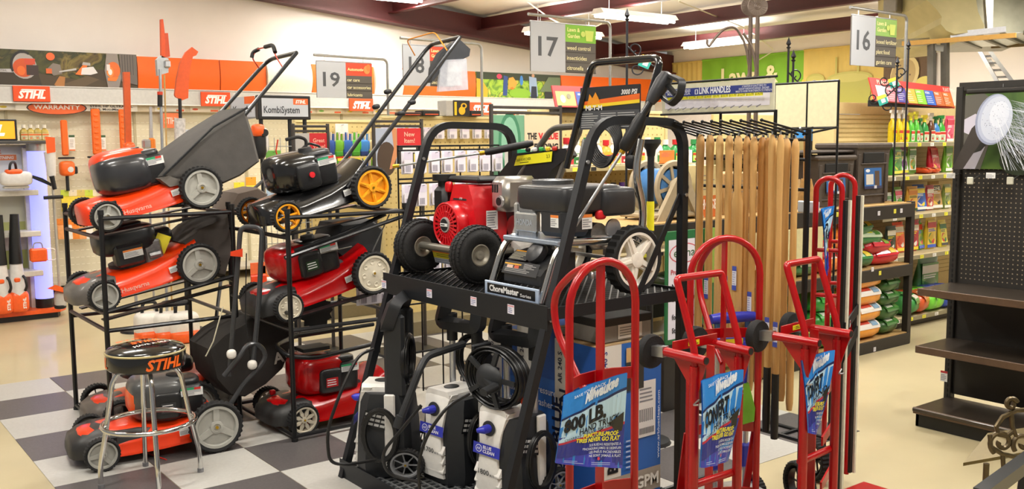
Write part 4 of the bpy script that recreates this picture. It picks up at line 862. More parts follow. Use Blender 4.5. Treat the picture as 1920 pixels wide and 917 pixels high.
def face1(w, h):
    p = PR(); p.rect(0, 0, w, h, 'dcd8d0').rect(w*.42, 0, w, h, '2559ae').rect(w*.42, h*.30, w, h*.68, '2f6cc2')
    p.text('BLUE', w*.16, h*.33, .06, '1c2440', w=.2, rot=PI/2, bold=.03).text('CLEAN', w*.34, h*.33, .06, '1c2440', w=.24, rot=PI/2, bold=.03).text('AR 240 S', w*.18, h*.72, .025, '1c2440', rot=PI/2)
    p.ell(w*.2, h*.2, .07, .07, '1c2f6a').ell(w*.2, h*.2, .055, .055, 'dcd8d0').text('AR', w*.2, h*.17, .05, '1c2f6a', al='c', bold=.03)
    p.text('pressure', w*.48, h*.58, .03, 'e6e9f2').text('washer', w*.48, h*.50, .03, 'e6e9f2').lines(w*.48, h*.36, w*.9, h*.45, 4, 'b9c8e6', .3, 3)
    return p
def side1(w, h):
    p = PR(); p.rect(0, 0, w, h, AB).rect(0, 0, w*.36, h, 'dcd8d0').rect(0, h*.02, w, h*.17, 'a59a8e')
    p.text('PINK', 0, 0, .001, AB).text('AR 240 S', w*.14, h*.76, .026, '2a3f86', rot=PI/2).rects([(w*.06, h*.70+.006*k, w*.14, h*.70+.006*k+.003) for k in range(10)], '2a3f86')
    p.text('CLEAN', w*.30, h*.45, .055, '14161c', w=.2, rot=PI/2, bold=.04).text('BLUE', w*.30, h*.2, .055, '14161c', w=.16, rot=PI/2, bold=.04)
    p.rect(w*.60, h*.38, w*.90, h*.74, 'e9e6e4').rects([(w*.64+.012*k, h*.48, w*.64+.012*k+.006, h*.56) for k in range(7)], '5a5a60').lines(w*.64, h*.6, w*.86, h*.7, 4, '8d8d94', .4, 5).rects([(w*.64+.009*k, h*.40, w*.64+.009*k+.005, h*.44) for k in range(10)], '5a5a60')
    p.rect(w*.42, h*.70, w*.70, h*.88, '3b3834').rect(w*.42, h*.88, w*.60, h*.97, 'cda873').text('www.arblueclean.com', w*.96, h*.22, .014, 'e0e6f2', w=.3, rot=PI/2)
    p.lines(w*.42, h*.2, w*.55, h*.4, 6, 'b9c8e6', .3, 8).text('PSI-1.4GPM', w*.05, h*.06, .05, 'e6e2dc', w=w*.9, bold=.03)
    return p
BXM = 'b39468'
carton('tall blue and white washer carton nearest the red hand truck', (2.60, 2.84, Z3), (2.97, 3.11, .742), face1, side1, 0, BXM)
carton('tall washer carton second from the hand truck, behind the first', (2.62, 3.13, Z3), (2.98, 3.40, .775), face1, side1, 0, BXM)
carton('tall blue washer carton behind the crank reel washer', (2.66, 3.42, Z3), (2.99, 3.68, .70), face1, side1, 0, BXM)
carton('blue washer carton deepest on the left of the lower shelf', (2.70, 3.70, Z3), (2.99, 3.96, .46), face1, side1, 0, BXM)
# small screwdriver-like tool hanging by the reel
sd = thing('screwdriver', 'small orange and yellow screwdriver beside the hose reel', 'screwdriver', gd(983, 742, 3.93)); o = sd.location
MB().tube([gd(983, 742, 3.93)-o, gd(983, 755, 3.93)-o, gd(984, 762, 3.93)-o], [.014, .015, .009], 10).build('cap', mat('e0451c', .4), sd); MB().tube([gd(984, 760, 3.93)-o, gd(985, 772, 3.93)-o], [.010, .008], 8).build('handle', mat('d8b02c', .4), sd); MB().cyl(gd(985, 772, 3.93)-o, gd(986, 790, 3.93)-o, .003).build('shaft', STEEL, sd)
# ================================================================== HAND TRUCKS
def arc_loop(w, z0, H, n=14):
    return [V((-w, 0, z0))]+[V((-w*math.cos(PI*k/n), 0, H-w+w*math.sin(PI*k/n))) for k in range(n+1)]+[V((w, 0, z0))]
def base_parts(t, w, wr=.11, toe=True):
    MB().cbox((0, -.10, .012), (w*2+.1, .2, .008), .002).build('toe_plate', RED, t, 0)
    for x in (-1, 1): wheel(t, (x*(w+.03), .10, wr), wr, .06, mat('9a9a98', .4), 'plain', False).rotation_euler = (0, 0, PI/2*x)
    MB().cyl((-w-.03, .10, wr), (w+.03, .10, wr), .01).build('axle', STEEL, t)
def loop_truck(label, loc, rz, H, w, r=.0125, lean=0.0):
    t = thing('hand_truck', label, 'hand truck', loc, rot=(lean, 0, rz), group='red hand trucks')
    MB().tube(arc_loop(w, .02, H), r, 14).build('frame_loop', RED, t)
    MB().tube([(0, .012, H-.005), (0, .016, .10)], 0, sq=(.004, .016)).build('center_strap', RED, t, 0)
    MB().tube(fillet([(0, .0, H), (0, .13, H-.04), (0, .235, H-.13), (0, .225, H-.24), (0, .10, H-.40), (0, .012, H-.47)], .07), r*.95, 14).build('rear_grip', RED, t)
    for z in (H-.36, H-.72, .25):
        MB().tube([(-w, 0, z), (-w*.5, .03, z), (0, .038, z), (w*.5, .03, z), (w, 0, z)], 0, sq=(.018, .003)).build('crossbar', RED, t, 30)
    for x in (-1, 1): MB().tube([(x*w, .01, .5), (x*(w+.0), .11, .11)], 0, sq=(.014, .004)).build('axle_brace', RED, t, 0)
    base_parts(t, w); return t
loop_truck('red loop-handled hand truck in front, hung with the 800 LB sign bag', (1.952, 2.107, 0), 0.0, 1.223, .135)
loop_truck('red loop-handled hand truck behind, in front of the wooden handles', (2.74, 2.30, 0), -.42, 1.225, .138)
def convertible(label, loc, rz, H, w, zs):
    t = thing('hand_truck', label, 'hand truck', loc, rz, 'red hand trucks'); r = .0125
    MB().tube(fillet([(-w, 0, zs-.05), (-w, .0, zs+.02), (-w, .075, H-.03), (-w, .085, H), (w, .085, H), (w, .075, H-.03), (w, 0, zs+.02), (w, 0, zs-.05)], .05), r, 14).build('upper_handle', RED, t)
    for x in (-1, 1):
        MB().cyl((x*w, 0, .02), (x*w, 0, zs-.03), .0165, n=14).build('upright', RED, t)
        s_ = MB().cyl((x*w-.012, -.06, zs), (x*w-.012, .12, zs), .016, n=14).build('socket_tube', RED, t); MB().cyl((x*w-.012, -.0605, zs), (x*w-.012, -.062, zs), .012, n=12).build('socket_hole', BLACK, s_)
        MB().prism([(-.05, -.012), (.10, -.012), (-.01, -.14)], .004, frame((x*w, 0, zs), (0, 1, 0), (0, 0, 1))).build('gusset', RED, t, 0)
        c_ = MB().tube([(x*w-.012, .12, zs), (x*w-.012, .185, zs-.005)], 0, sq=(.018, .016)).build('caster_fork', STEEL, t, 0)
        q = MB(frame((x*w-.012, .19, zs-.01), (1, 0, 0), (0, 0, 1))).lathe([(.056, -.016), (.06, -.008), (.06, .008), (.056, .016), (.03, .017), (.001, .018)], 28).build('caster_wheel', RUBBER, t)
        MB().cyl((x*w-.012, .165, zs-.01), (x*w-.012, .215, zs-.01), .008, n=8).build('caster_bolt', STEEL, q)
        MB().tube(fillet([(x*w, -.02, zs-.14), (x*w-.04, -.03, zs-.15), (x*w-.035, -.05, zs-.145)], .01), .003, 6).build('lock_pin', STEEL, t)
    cb = MB().cbox((0, .10, zs+.02), (w*2, .005, .035), .001).build('caster_bar', RED, t, 0)
    p = PR(); p.rect(-.028, -.009, .028, .009, 'f0e22a').text('!', -.02, -.006, .011, '1a1a1a').lines(-.01, -.006, .024, .006, 2, '6d681c', .4, 1); p.build('caution_sticker', cb, frame((-.01, .0972, .02+zs), (1, 0, 0), (0, 0, 1)))
    for z in (.42, .16): MB().cyl((-w, .012, z), (w, .012, z), .013).build('crossbar', RED, t)
    MB().tube([(0, .03, zs+.02), (0, .03, .06)], 0, sq=(.003, .016)).build('center_strap', RED, t, 0)
    base_parts(t, w); return t
convertible('red convertible hand truck with casters, second from the left', (2.49, 2.12, 0), 0.0, 1.12, .113, .865)
convertible('red convertible hand truck with casters, beside the tall appliance truck', (2.98, 2.05, 0), .10, 1.135, .113, .87)
# appliance truck with twin loops and rails
ap = thing('hand_truck', 'tall red appliance hand truck with twin loop handles and white rails', 'hand truck', (3.455, 2.362, 0), group='red hand trucks')
dv = V((.41, -.91, 0)); of = V((.33, .155, 0)); hw = .052
for k in range(2):
    oo = of*k
    MB().tube([oo+dv*p.x+V((0, 0, p.z)) for p in arc_loop(hw, .05, 1.42)], .0115, 12).build('side_loop', RED, ap)
    q = oo+dv*(hw+.015)
    MB().tube([q+V((0, 0, .06)), q+V((0, 0, 1.33))], 0, sq=(.012, .009)).build('rail', BLACK, ap, 0)
    q2 = q+dv*.014+V((.004, -.002, 0)); MB().tube([q2+V((0, 0, .06)), q2+V((0, 0, 1.33))], 0, sq=(.006, .005)).build('rail_strip', mat('d9d6c4', .4), ap, 0)
    for z in (1.12, .93): MB().cyl(oo-dv*hw+V((0, 0, z)), oo+dv*hw+V((0, 0, z)), .009).build('loop_tie', RED, ap)
for z in (.87, .5, .3, .1): MB().tube([V((0, 0, z)), of+V((0, 0, z))], 0, sq=(.02, .004)).build('crossbar', RED, ap, 0)
for z, h in ((.80, .022), (.70, .024)): MB().tube([dv*(hw+.03)+V((-.004, 0, z-(.03 if z < .75 else 0))), of+dv*(hw+.03)+V((-.004, 0, z+.02))], 0, sq=(h, .003)).build('strap', BLACK, ap, 0)
p = PR(); p.rect(-.01, -.015, .01, .015, 'e9e6f0').rect(-.008, .002, .008, .012, 'c8323c'); p.build('strap_tag', ap, frame(dv*(hw+.037)+of*.2+V((0, 0, .805)), of, (0, 0, 1)))
MB().cbox(of*.5+V((.0, -.10, .01)), (.5, .16, .008), .002).build('toe_plate', RED, ap, 0)
for k in range(2): wheel(ap, of*k-dv*.09+V((0, 0, .10)), .10, .05, mat('3a3a3a', .5), 'plain', False).rotation_euler = (0, 0, 1.2)
# sign bags hung on the trucks
def sign_bag(label, corners, d, lines_, fold=0.0, name='sign_bag'):
    """printed plastic bag: corners tl, tr, br, bl in sight, at distance d (list)"""
    pts = [gd(x, y, dd) for (x, y), dd in zip(corners, d)]; o = pts[3]
    t = thing(name, label, 'sign bag', o)
    nx, ny = 20, 20; W = (pts[1]-pts[0]).length; Hh = (pts[0]-pts[3]).length
    nrm = (pts[1]-pts[0]).cross(pts[0]-pts[3]).normalized()
    if nrm.dot(CF) > 0: nrm = -nrm
    def mp(u, v):
        a = pts[3]*(1-u)+pts[2]*u; b = pts[0]*(1-u)+pts[1]*u
        return a*(1-v)+b*v-o+nrm*(.010*math.sin(u*5+v*2.2)+fold*math.sin(v*PI)*u*.4+.004*math.sin(u*17+v*3))
    rings = [[mp(i/nx, j/ny) for i in range(nx+1)] for j in range(ny+1)]
    f = MB().loft(rings, caps=False, wrap=False)
    f.add([q-nrm*.006 for q in f.v[:]], [tuple(reversed(ff)) for ff in f.f[:]])
    f.build('bag', mat('2f74c8', .25, noise=.05, coat=.4), t, 60)
    pr = lines_(); ob = []
    zs = {}
    for x, y, z in pr.v: ob.append(mp(x, y)+nrm*(.0015+z*.6))
    pr.v = [tuple(q) for q in ob]; pr.build('print', t, None, GLOSSPRINT)
    return t
def grid(pr, x0, y0, x1, y1, col, n=10):
    vs = []; fs = []
    for j in range(n+1):
        for i in range(n+1): vs.append((x0+(x1-x0)*i/n, y0+(y1-y0)*j/n))
    for j in range(n):
        for i in range(n): fs.append((j*(n+1)+i, j*(n+1)+i+1, (j+1)*(n+1)+i+1, (j+1)*(n+1)+i))
    pr._add(vs, fs, col)
def band(pr, f0, f1, col, n=16):
    vs = []; fs = []
    for i in range(n+1): vs += [(i/n, f0(i/n)), (i/n, f1(i/n))]
    for i in range(n): fs.append((2*i, 2*i+2, 2*i+3, 2*i+1))
    pr._add(vs, fs, col)
def bag_print(big, small, skew):
    def f():
        p = PR(); grid(p, 0, 0, 1, 1, '2f86d8'); band(p, lambda u: 0, lambda u: .38+skew*.3*u, '24309a'); band(p, lambda u: 0, lambda u: .16+.02*u, '3f44c0')
        c = lambda u: .30+skew*.9*u
        band(p, lambda u: c(u), lambda u: min(1, c(u)+.34), 'bfe0f4'); band(p, lambda u: min(1, c(u)+.33), lambda u: min(1, c(u)+.36), '1b2a5a'); band(p, lambda u: c(u)-.03, lambda u: c(u), 'c83048'); band(p, lambda u: max(0, c(u)-.22), lambda u: c(u)-.03, '2a3290')
        p.poly([(.62, .42), (.98, .60), (.98, .40), (.66, .38)], '17181c'); p.ell(.88, .50, .06, .07, '4f9ae0')
        def T(t, x, y, h, col, w, sk, **k):
            n0 = len(p.v); p.text(t, x, y, h, col, w=w, **k); p.v[n0:] = [(a, b+sk*(a-x), z) for a, b, z in p.v[n0:]]
        T('Milwaukee', .36, .79, .12, 'e6eef6', .52, skew*.9, bold=.05, shear=.3); T('SAVE YOUR BACK', .18, .90, .035, 'eaf2fa', .5, skew*.4)
        T(big, .05, c(.05)+.14, .16, '17181c', .66, skew*.9, bold=.05); T(small, .30, c(.30)+.045, .07, '17181c', .62, skew*.9, bold=.02); T('CHARIOT À BRAS - 800 LIBRAS', .08, c(.08)+.008, .028, '2a2c34', .8, skew*.9)
        p.text('PUNCTURE-PROOF', .36, .36, .045, 'f2e63a', w=.56, bold=.04, shear=.2).text('TIRES NEVER GO FLAT', .26, .305, .045, 'f2e63a', w=.68, bold=.04, shear=.2)
        for k, s_ in enumerate(('SUS RUEDAS RESISTENTES A', 'PINCHADURAS JAMÁS SE DESINFLAN', 'LES PNEUS INCREVABLES', 'NE SONT JAMAIS À PLAT')): p.text(s_, .96, .25-k*.042, .028, 'd9e2f2', w=.5+.1*(k == 1), al='r')
        p.lines(.1, .03, .4, .07, 2, 'a8b4e6', .4, 1).lines(.5, .03, .8, .07, 2, 'a8b4e6', .4, 2); p.ell(.62, .1, .02, .02, 'd83a5a')
        return p
    return f
sign_bag('blue plastic sign bag reading 800 LB. HAND TRUCK', [(1056, 742), (1174, 698), (1169, 880), (1041, 868)], (2.80, 2.83, 2.86, 2.80), bag_print('800 LB.', 'HAND TRUCK', .22))
sign_bag('blue sign bag reading CONVERTIBLE on the second truck', [(1313, 714), (1390, 692), (1369, 866), (1313, 877)], (3.16, 3.22, 3.22, 3.16), bag_print('CONVERT', 'HAND TRUCK', .24), .05)
sign_bag('blue pointed sign bag reading CONVERTIBLE on the rightmost convertible truck', [(1500, 676), (1562, 656), (1534, 816), (1516, 812)], (3.42, 3.45, 3.45, 3.42), bag_print('CONVERT', 'HAND', .24), .05)
sign_bag('blue and purple sign bag hanging narrow inside the appliance truck', [(1538, 392), (1561, 386), (1552, 480), (1548, 520)], (3.95, 3.97, 3.97, 3.95), bag_print('HAND', 'TRUCK', .2), .0)
# small folding hand truck in blue and green
ft = thing('folding_cart', 'small folding cart with blue plastic grip and silver posts behind the convertible trucks', 'hand truck', (3.05, 2.52, 0), -.35)
BLP = mat('3238b4', .35)
MB().tube([(-.10, 0, .86), (-.05, 0, .862), (.05, 0, .862), (.10, 0, .86)], [.02, .024, .022, .02], 12).build('grip', BLP, ft)
for x in (-.07, .07):
    MB().cyl((x, 0, .78), (x, 0, .86), .012).build('post', mat('4a6a9a', .3, .6), ft); MB().cyl((x, 0, .1), (x, 0, .76), .011).build('lower_post', SILVER, ft)
    for z in (.45, .28): MB().cbox((x, -.006, z), (.05, .03, .10), .008).build('side_clip', BLP, ft)
MB().cbox((0, 0, .76), (.20, .03, .06), .01).build('grip_plate', BLP, ft); p = PR(); p.rect(-.04, -.012, .04, .012, 'e8d42a'); p.build('sticker', ft, frame((0, -.0155, .765), (1, 0, 0), (0, 0, 1)))
MB().cbox((0, -.02, .12), (.3, .26, .02), .005).build('platform', SILVER, ft, 0)
for x in (-.16, .16): wheel(ft, (x, .06, .08), .08, .03, BLP, 'plain').rotation_euler = (0, 0, PI/2)
gs = thing('green_shovel', 'lime green plastic scoop with a handle behind the blue cart', 'shovel', gd(1398, 740, 3.6)); o = gs.location
q = [gd(x, y, 3.6)-o for x, y in ((1384, 722), (1404, 718), (1416, 765), (1414, 790), (1380, 800), (1376, 770))]
MB().hull(q+[a+CF*.05 for a in q]).build('blade', mat('6fae2a', .4), gs, 30); MB().cyl(gd(1394, 722, 3.62)-o, gd(1400, 640, 3.62)-o, .012).build('handle', mat('3238b4', .35), gs)
# ================================================================== WOODEN HANDLE RACK
hr = thing('handle_rack', 'black wire rack with hook bars carrying wooden tool handles', 'rack', (3.2, 2.6, 0))
o = hr.location; WI = mat('121214', .4, .3)
ya, yb = 2.90, 2.33
def hbar(a, b, r=.005, n='wire', m=WI): return MB().cyl(V(a)-o, V(b)-o, r, n=8).build(n, m, hr)
for y in (ya, yb): hbar((3.26, y, .02), (3.26, y, 1.62), .012, 'post'); hbar((3.05, y, .02), (3.45, y, .02), .012, 'foot')
for z in (1.58, 1.50, 1.38): hbar((3.26, ya, z), (3.26, yb, z), .007, 'grid_bar')
MB().cbox(V((3.26, 2.58, 1.55))-o, (.006, .34, .03), .001).build('grid_plate', WI, hr, 0); MB().cbox(V((3.26, 2.58, 1.47))-o, (.006, .34, .02), .001).build('grid_plate', WI, hr, 0)
for k in range(8): hbar((3.262, ya-.05-k*.075, 1.36), (3.262, ya-.05-k*.075, 1.60), .004, 'grid_wire')
for z in (.75, .35): hbar((3.26, ya, z), (3.26, yb, z), .009, 'lower_bar')
hxs = [1313, 1331, 1349, 1367, 1384, 1400, 1413, 1429, 1439, 1452, 1474, 1491]
YH = []
for i in range(13):
    y = ya+.02-(ya+.02-yb)*i/12
    a = MB().tube([V((3.26, y, 1.60))-o, V((3.21, y, 1.612))-o, V((2.98, y+.01, 1.655))-o], .0045, 6).build('hook', WI, hr)
    MB().sell(V((2.98, y+.01, 1.655))-o, (.014, .014, .014), 1, 1, 8, 6).build('hook_tip', WI, a)
for i in range(5):
    y = ya-.05-.12*i; MB().tube([V((3.28, y, 1.60))-o, V((3.50, y-.01, 1.63))-o], .0045, 6).build('hook', WI, hr)
# the wooden handles
WOOD = [multi('hickory_%d' % k, c, 3.0, .45, 5, .6, (9, 9, .7)) for k, c in enumerate((('b98a4a', 'd0a566', 'c2935a'), ('c69a58', 'dcb678', 'cda565'), ('a06d33', 'b88445', 'a8763c')))]
words = ['leftmost wooden handle on the hook rack', 'second wooden handle from the left on the hook rack', 'slim wooden handle, third from the left on the hook rack', 'wooden handle fourth from the left on the hook rack', 'wide flat-bladed wooden handle with a blue and white sticker', 'wooden handle just right of the wide flat-bladed one', 'slim wooden handle right of the gap in the rack', 'darker brown wooden handle in the middle of the rack', 'narrow dark wooden handle tucked beside the darker brown one', 'slim wooden handle, third from the right on the rack', 'wooden handle second from the right on the rack', 'squarish rightmost wooden handle on the rack']
def wood_handle(px, X, ztop, zbot, r, flat_, label, m, sticker_=False, grips=False):
    top = gx(px, 300, X); t = thing('wooden_handle', label, 'tool handle', (top.x, top.y, zbot), group='wooden tool handles on the hook rack')
    L = ztop-zbot; b = MB(); rings = []
    prof = ((0, .7, .8), (.03, 1, 1), (.25, 1.0, 1.0), (.5, .92, 1), (.75, .80, .85), (.90, .95, .95), (.96, 1.08, 1.0), (.985, .9, .85), (1.0, .45, .45))
    for f_, a, c in prof:
        ry = r*a; rx = r*c*.8
        if flat_ == 'paddle' and f_ < .7: ry = r*1.55; rx = r*.6
        rings.append([V((rx*math.cos(2*PI*k/14), ry*math.sin(2*PI*k/14), L*f_)) for k in range(14)])
        if flat_ == 'paddle' and abs(f_-.5) < .01: rings.append([V((r*.6*math.cos(2*PI*k/14), r*1.55*math.sin(2*PI*k/14), L*.70)) for k in range(14)])
    b.loft(rings).build('shaft', m, t, 40)
    MB().cyl((0, 0, L-.005), (0, 0, L+.012), .003, n=6).build('hanger_pin', STEEL, t)
    if sticker_:
        p = PR(); p.rect(-.011, -.05, .011, .05, 'e6e9f4').rect(-.011, .03, .011, .05, '4a5ab8').rect(-.011, -.05, .011, -.03, '4a5ab8').lines(-.008, -.028, .008, .028, 6, 'a8aed0', .4, px); q = r*.82
        p.build('sticker', t, frame((-q-.001, -.004, L*.35), (0, -1, 0), (0, 0, 1)))
    if grips: MB().tube([(0, 0, -.004), (0, 0, .06), (0, 0, .26)], [r*.95, r*1.1, r*1.0], 14).build('rubber_grip', BLACK, t)
    return t
for i, px in enumerate(hxs):
    wood_handle(px, 3.16 if i not in (4, 7, 8) else (3.12 if i == 4 else 3.19), 1.605-.002*i, (.62, .60, .55, .62, .70, .52, .54, .56, .60, .55, .53, .50)[i], (.019, .019, .0175, .018, .0185, .016, .017, .019, .012, .017, .019, .016)[i], 'paddle' if i == 4 else '', words[i], WOOD[2 if i in (7, 8) else (1 if i in (2, 9) else 0)], i in (1, 3, 4, 6))
# two black-gripped handles standing low and a flat oak plank
wood_handle(1447, 3.08, 1.60, .42, .0145, '', 'thin handle with a long black rubber grip, left of the pair', WOOD[0], True, True)
wood_handle(1463, 3.08, 1.60, .40, .0145, '', 'thin handle with a long black rubber grip, right of the pair', WOOD[0], True, True)
# sign above the handles
sg = thing('handle_sign', 'LINK HANDLES price sign in a black wire frame above the wooden handles', 'sign', (3.26, 2.75, 1.60)); o = sg.location
c0, c1 = gx(1242, 212, 3.2)-o, gx(1452, 204, 3.2)-o; c2 = gx(1452, 146, 3.2)-o
Lw = c0.y-c1.y; Zl = c1.z-.004; Zh = c2.z-Zl
MB().cbox((c1.x, (c0.y+c1.y)/2, Zl+Zh/2), (.006, Lw, Zh), .001).build('sign_board', mat('d6d3b8', .6), sg, 0)
p = PR(); p.rect(.02, .02, Lw-.02, Zh*.82, 'ece8f0').rect(0.02, Zh*.56, Lw-.01, Zh*.84, '2c3a86').text('LINK HANDLES', Lw*.36, Zh*.63, .026, 'eceef6', w=Lw*.28, bold=.03).rect(Lw*.32, Zh*.62, Lw*.35, Zh*.78, 'eceef6').rect(Lw*.328, Zh*.64, Lw*.342, Zh*.76, '2c3a86')
p.text('REPLACEMENT HANDLES', Lw*.04, Zh*.72, .011, 'eceef6', w=Lw*.24).text('MADE IN THE U.S.A.', Lw*.06, Zh*.62, .012, 'eceef6', w=Lw*.22)
for k, s_ in enumerate(('A TRADITION OF QUALITY SINCE 1914', 'HICKORY HARDWOOD HANDLES - SEASONED', 'MADE TO WORK FROM STRENGTH TO STRENGTH')): p.text(s_, Lw*.84, Zh*(.76-.08*k), .008, 'dfe2f2', w=Lw*(.2+.05*k), al='c')
for k in range(12):
    x = .03+k*(Lw-.06)/12; w_ = (Lw-.06)/12
    p.rect(x, Zh*.46, x+w_*.92, Zh*.56, 'f0ea2c').text('$%d.99' % (9+k % 6), x+w_*.5, Zh*.485, .010, '8a8420', al='c').lines(x, Zh*.28, x+w_*.85, Zh*.42, 4, 'd2ccda', .25, k)
    p.poly([(x+w_*.2, Zh*.12), (x+w_*.75, Zh*.2), (x+w_*.75, Zh*.17), (x+w_*.3, Zh*.09)], '7d7a84')
p.build('sign_print', sg, frame((c1.x-.0035, c0.y, Zl), (0, -1, 0), (0, 0, 1)))
for z in (Zl-.004, Zl+Zh+.006): MB().cyl((c1.x, c0.y+.01, z), (c1.x, c1.y-.01, z), .005, n=8).build('frame_wire', WI, sg)
for y in (c1.y-.008, c1.y+Lw*.45): MB().cyl((c1.x, y, -.03), (c1.x, y, Zl), .006, n=8).build('frame_leg', WI, sg)
# ================================================================== RIGHT SIDE: EMPTY BLACK GONDOLA
ORD = ['first', 'second', 'third', 'fourth', 'fifth', 'sixth', 'seventh', 'eighth', 'ninth', 'tenth', 'eleventh', 'twelfth', 'thirteenth', 'fourteenth', 'fifteenth', 'sixteenth', 'seventeenth', 'eighteenth', 'nineteenth', 'twentieth']
GK = mat('2a2723', .5, .2, noise=.08, scale=20); GSH = mat('3d342b', .35, .3, noise=.12, scale=14, coat=.2); GED = mat('5a4636', .4, .2, noise=.15, scale=30)
G0 = V((4.88, 2.76, 0)); gd_ = thing('gondola', 'empty black pegboard gondola with three brown-edged shelves on the right', 'shelving', G0)
Yr = 1.2; L = G0.y-Yr
MB().cbox((.37, -L/2, .78), (.03, L, 1.30), .002).build('peg_panel', GK, gd_, 0)
b = MB()
for i in range(int(L/.0254)):
    for j in range(25): b.add([V((.3535, -.05-i*.0254+a, .80+j*.0254+c)) for a, c in ((-.0032, -.0032), (-.0032, .0032), (.0032, .0032), (.0032, -.0032))], [(0, 1, 2, 3)])
b.build('peg_holes', mat('8d7f6a', .7), gd_, 0, kind='stuff')
for y in (-.005, -L+.1): 
    q = MB().cbox((.36, y, .93), (.05, .04, 1.86), .003).build('upright', GK, gd_, 0)
    s_ = MB()
    for k in range(44): s_.box((.334, y, .12+k*.03), (.003, .008, .016))
    s_.build('upright_slots', BLACK, q, 0, kind='stuff')
for z, h in ((.765, .04), (.448, .04)):
    s_ = MB().cbox((.17, -L/2, z), (.36, L, .012), .003).build('shelf', GSH, gd_, 0); MB().cbox((-.008, -L/2, z-.012), (.012, L, h), .003).build('price_rail', GED, s_, 0)
    for y in (-.03, -.9): MB().prism([(0, 0), (.34, 0), (.34, -.08), (.25, -.08), (0, -.025)], .006, frame((0, y, z-.004), (1, 0, 0), (0, 0, 1))).build('shelf_bracket', GK, s_, 0)
bs = MB().cbox((.17, -L/2, .10), (.38, L, .02), .003).build('base_deck', GSH, gd_, 0); MB().cbox((-.008, -L/2, .095), (.012, L, .035), .003).build('price_rail', GED, bs, 0); MB().cbox((.03, -L/2, .045), (.02, L, .09), .002).build('kick_plate', BLACK, bs, 0); MB().cbox((.19, -.01, .045), (.34, .02, .09), .002).build('kick_end', BLACK, bs, 0)
MB().tube([(.36, 0, 1.86), (.36, -L, 1.86)], 0, sq=(.022, .02)).build('header_bar', GK, gd_, 0)
for i, (px, py) in enumerate(((1783, 329), (1858, 329))):
    q = gx(px, py, 5.16)-G0; p_ = MB().cyl(q+V((0, 0, 0)), (.35, q.y-.02, q.z+.01), .002, n=6).build('peg_hook', STEEL, gd_); sticker(p_, frame(q+V((-.002, 0, 0)), (0, -1, 0), (0, 0, 1)), .05, .03, 'white', i, 'tag_label')
    q = gx(px+36, py+10, 5.12)-G0; p_ = MB().cyl(q, (.35, q.y, q.z+.03), .002, n=6).build('peg_hook', STEEL, gd_); MB().cbox(q, (.01, .035, .04), .004).build('tag_holder', mat('c8c6b4', .4), p_, 0)
sticker(gd_, frame(gx(1734, 716, 4.9)-G0+V((.2, 0, 0)), (0, -1, 0), (0, 0, 1)), .04, .06, 'red', 1, 'red_tag')
# poster of a shower rose
hp_ = thing('header_poster', 'large poster of a watering can rose spraying water above the empty gondola', 'poster', (5.22, 2.70, 1.41))
fol = multi('garden_blur', ('1f2f16', '3f5a24', '5f7f34', '2a3a1c'), 2.2, .4, 3)
pw, ph = 1.3, .41
MB().cbox((0, -pw/2+.02, ph/2), (.01, pw, ph), .002).build('poster_board', fol, hp_, 0)
p = PR(); rg = random.Random(3)
p.poly([(0, .0), (.10, .0), (.16, .2), (.2, .34), (.1, .41), (0, .40)], '5d5a52').poly([(0, .27), (.06, .30), (.12, .27), (.15, .20), (.07, .17), (0, .20)], 'c9c4d2').poly([(0, .05), (.05, .16), (.09, .19), (.12, .12), (.07, .0), (0, 0)], 'b8b4c0').poly([(.04, .08), (.12, .24), (.18, .30), (.2, .22), (.10, .10)], '2a2a24').ell(.30, .05, .10, .08, '26301a').ell(.55, .36, .16, .06, '6f8f44')
for k in range(220):
    y0 = .20+.17*rg.random(); x0 = .26+.12*rg.random(); ang = -.02-1.2*rg.random(); l_ = .12+.6*rg.random(); x1 = x0+l_*math.cos(ang); y1 = max(.0, y0+l_*math.sin(ang)-.12*(l_*math.cos(ang))**2); w_ = .0008+.0026*rg.random()
    p.poly([(x0, y0), (x1+w_, y1), (x1-w_, y1+w_*2)], rg.choice(('dfe4ee', 'c4cbdc', 'eef0f6', 'aab3c8', 'd2d8e6')))
p.poly([(.0, .0), (.06, .0), (.20, .22), (.18, .30), (.10, .22)], '3a3430').ell(.215, .265, .095, .135, '8f96b0', 30, -.2).ell(.222, .268, .09, .128, 'b4bcd2', 30, -.2).ell(.23, .27, .08, .116, 'c9d0e0', 30, -.2).ell(.245, .29, .05, .07, 'd9dfec', 24, -.2)
L_ = []
for k in range(60):
    a, r_ = rg.uniform(0, 6.28), math.sqrt(rg.random()); L_.append((.228+.072*r_*math.cos(a)-.0013, .268+.105*r_*math.sin(a)-.0013, .228+.072*r_*math.cos(a)+.0013, .268+.105*r_*math.sin(a)+.0013))
p.rects(L_, '5d6484')
for k in range(120):
    y0 = .17+.19*rg.random(); x0 = .22+.10*rg.random()*(y0/.3); ang = -.1-1.25*rg.random(); l_ = .10+.5*rg.random(); x1 = x0+l_*math.cos(ang); y1 = max(.0, y0+l_*math.sin(ang)-.1*(l_*math.cos(ang))**2); w_ = .001+.004*rg.random()
    p.poly([(x0, y0), (x1+w_, y1), (x1-w_, y1+w_*2)], rg.choice(('dfe4ee', 'd4dae8', 'eef0f6', 'c0c8da')))
p.build('poster_print', hp_, frame((-.0056, .02, 0), (0, -1, 0), (0, 0, 1)))
MB().cyl((.0, .01, ph+.012), (.0, -pw+.03, ph+.012), .016, n=10).build('hanging_rail', GK, hp_)
for y in (-.18, -.9): MB().cyl((0, y, ph+.02), (0, y, ph+.045), .002, n=6).build('hanging_wire', STEEL, hp_)
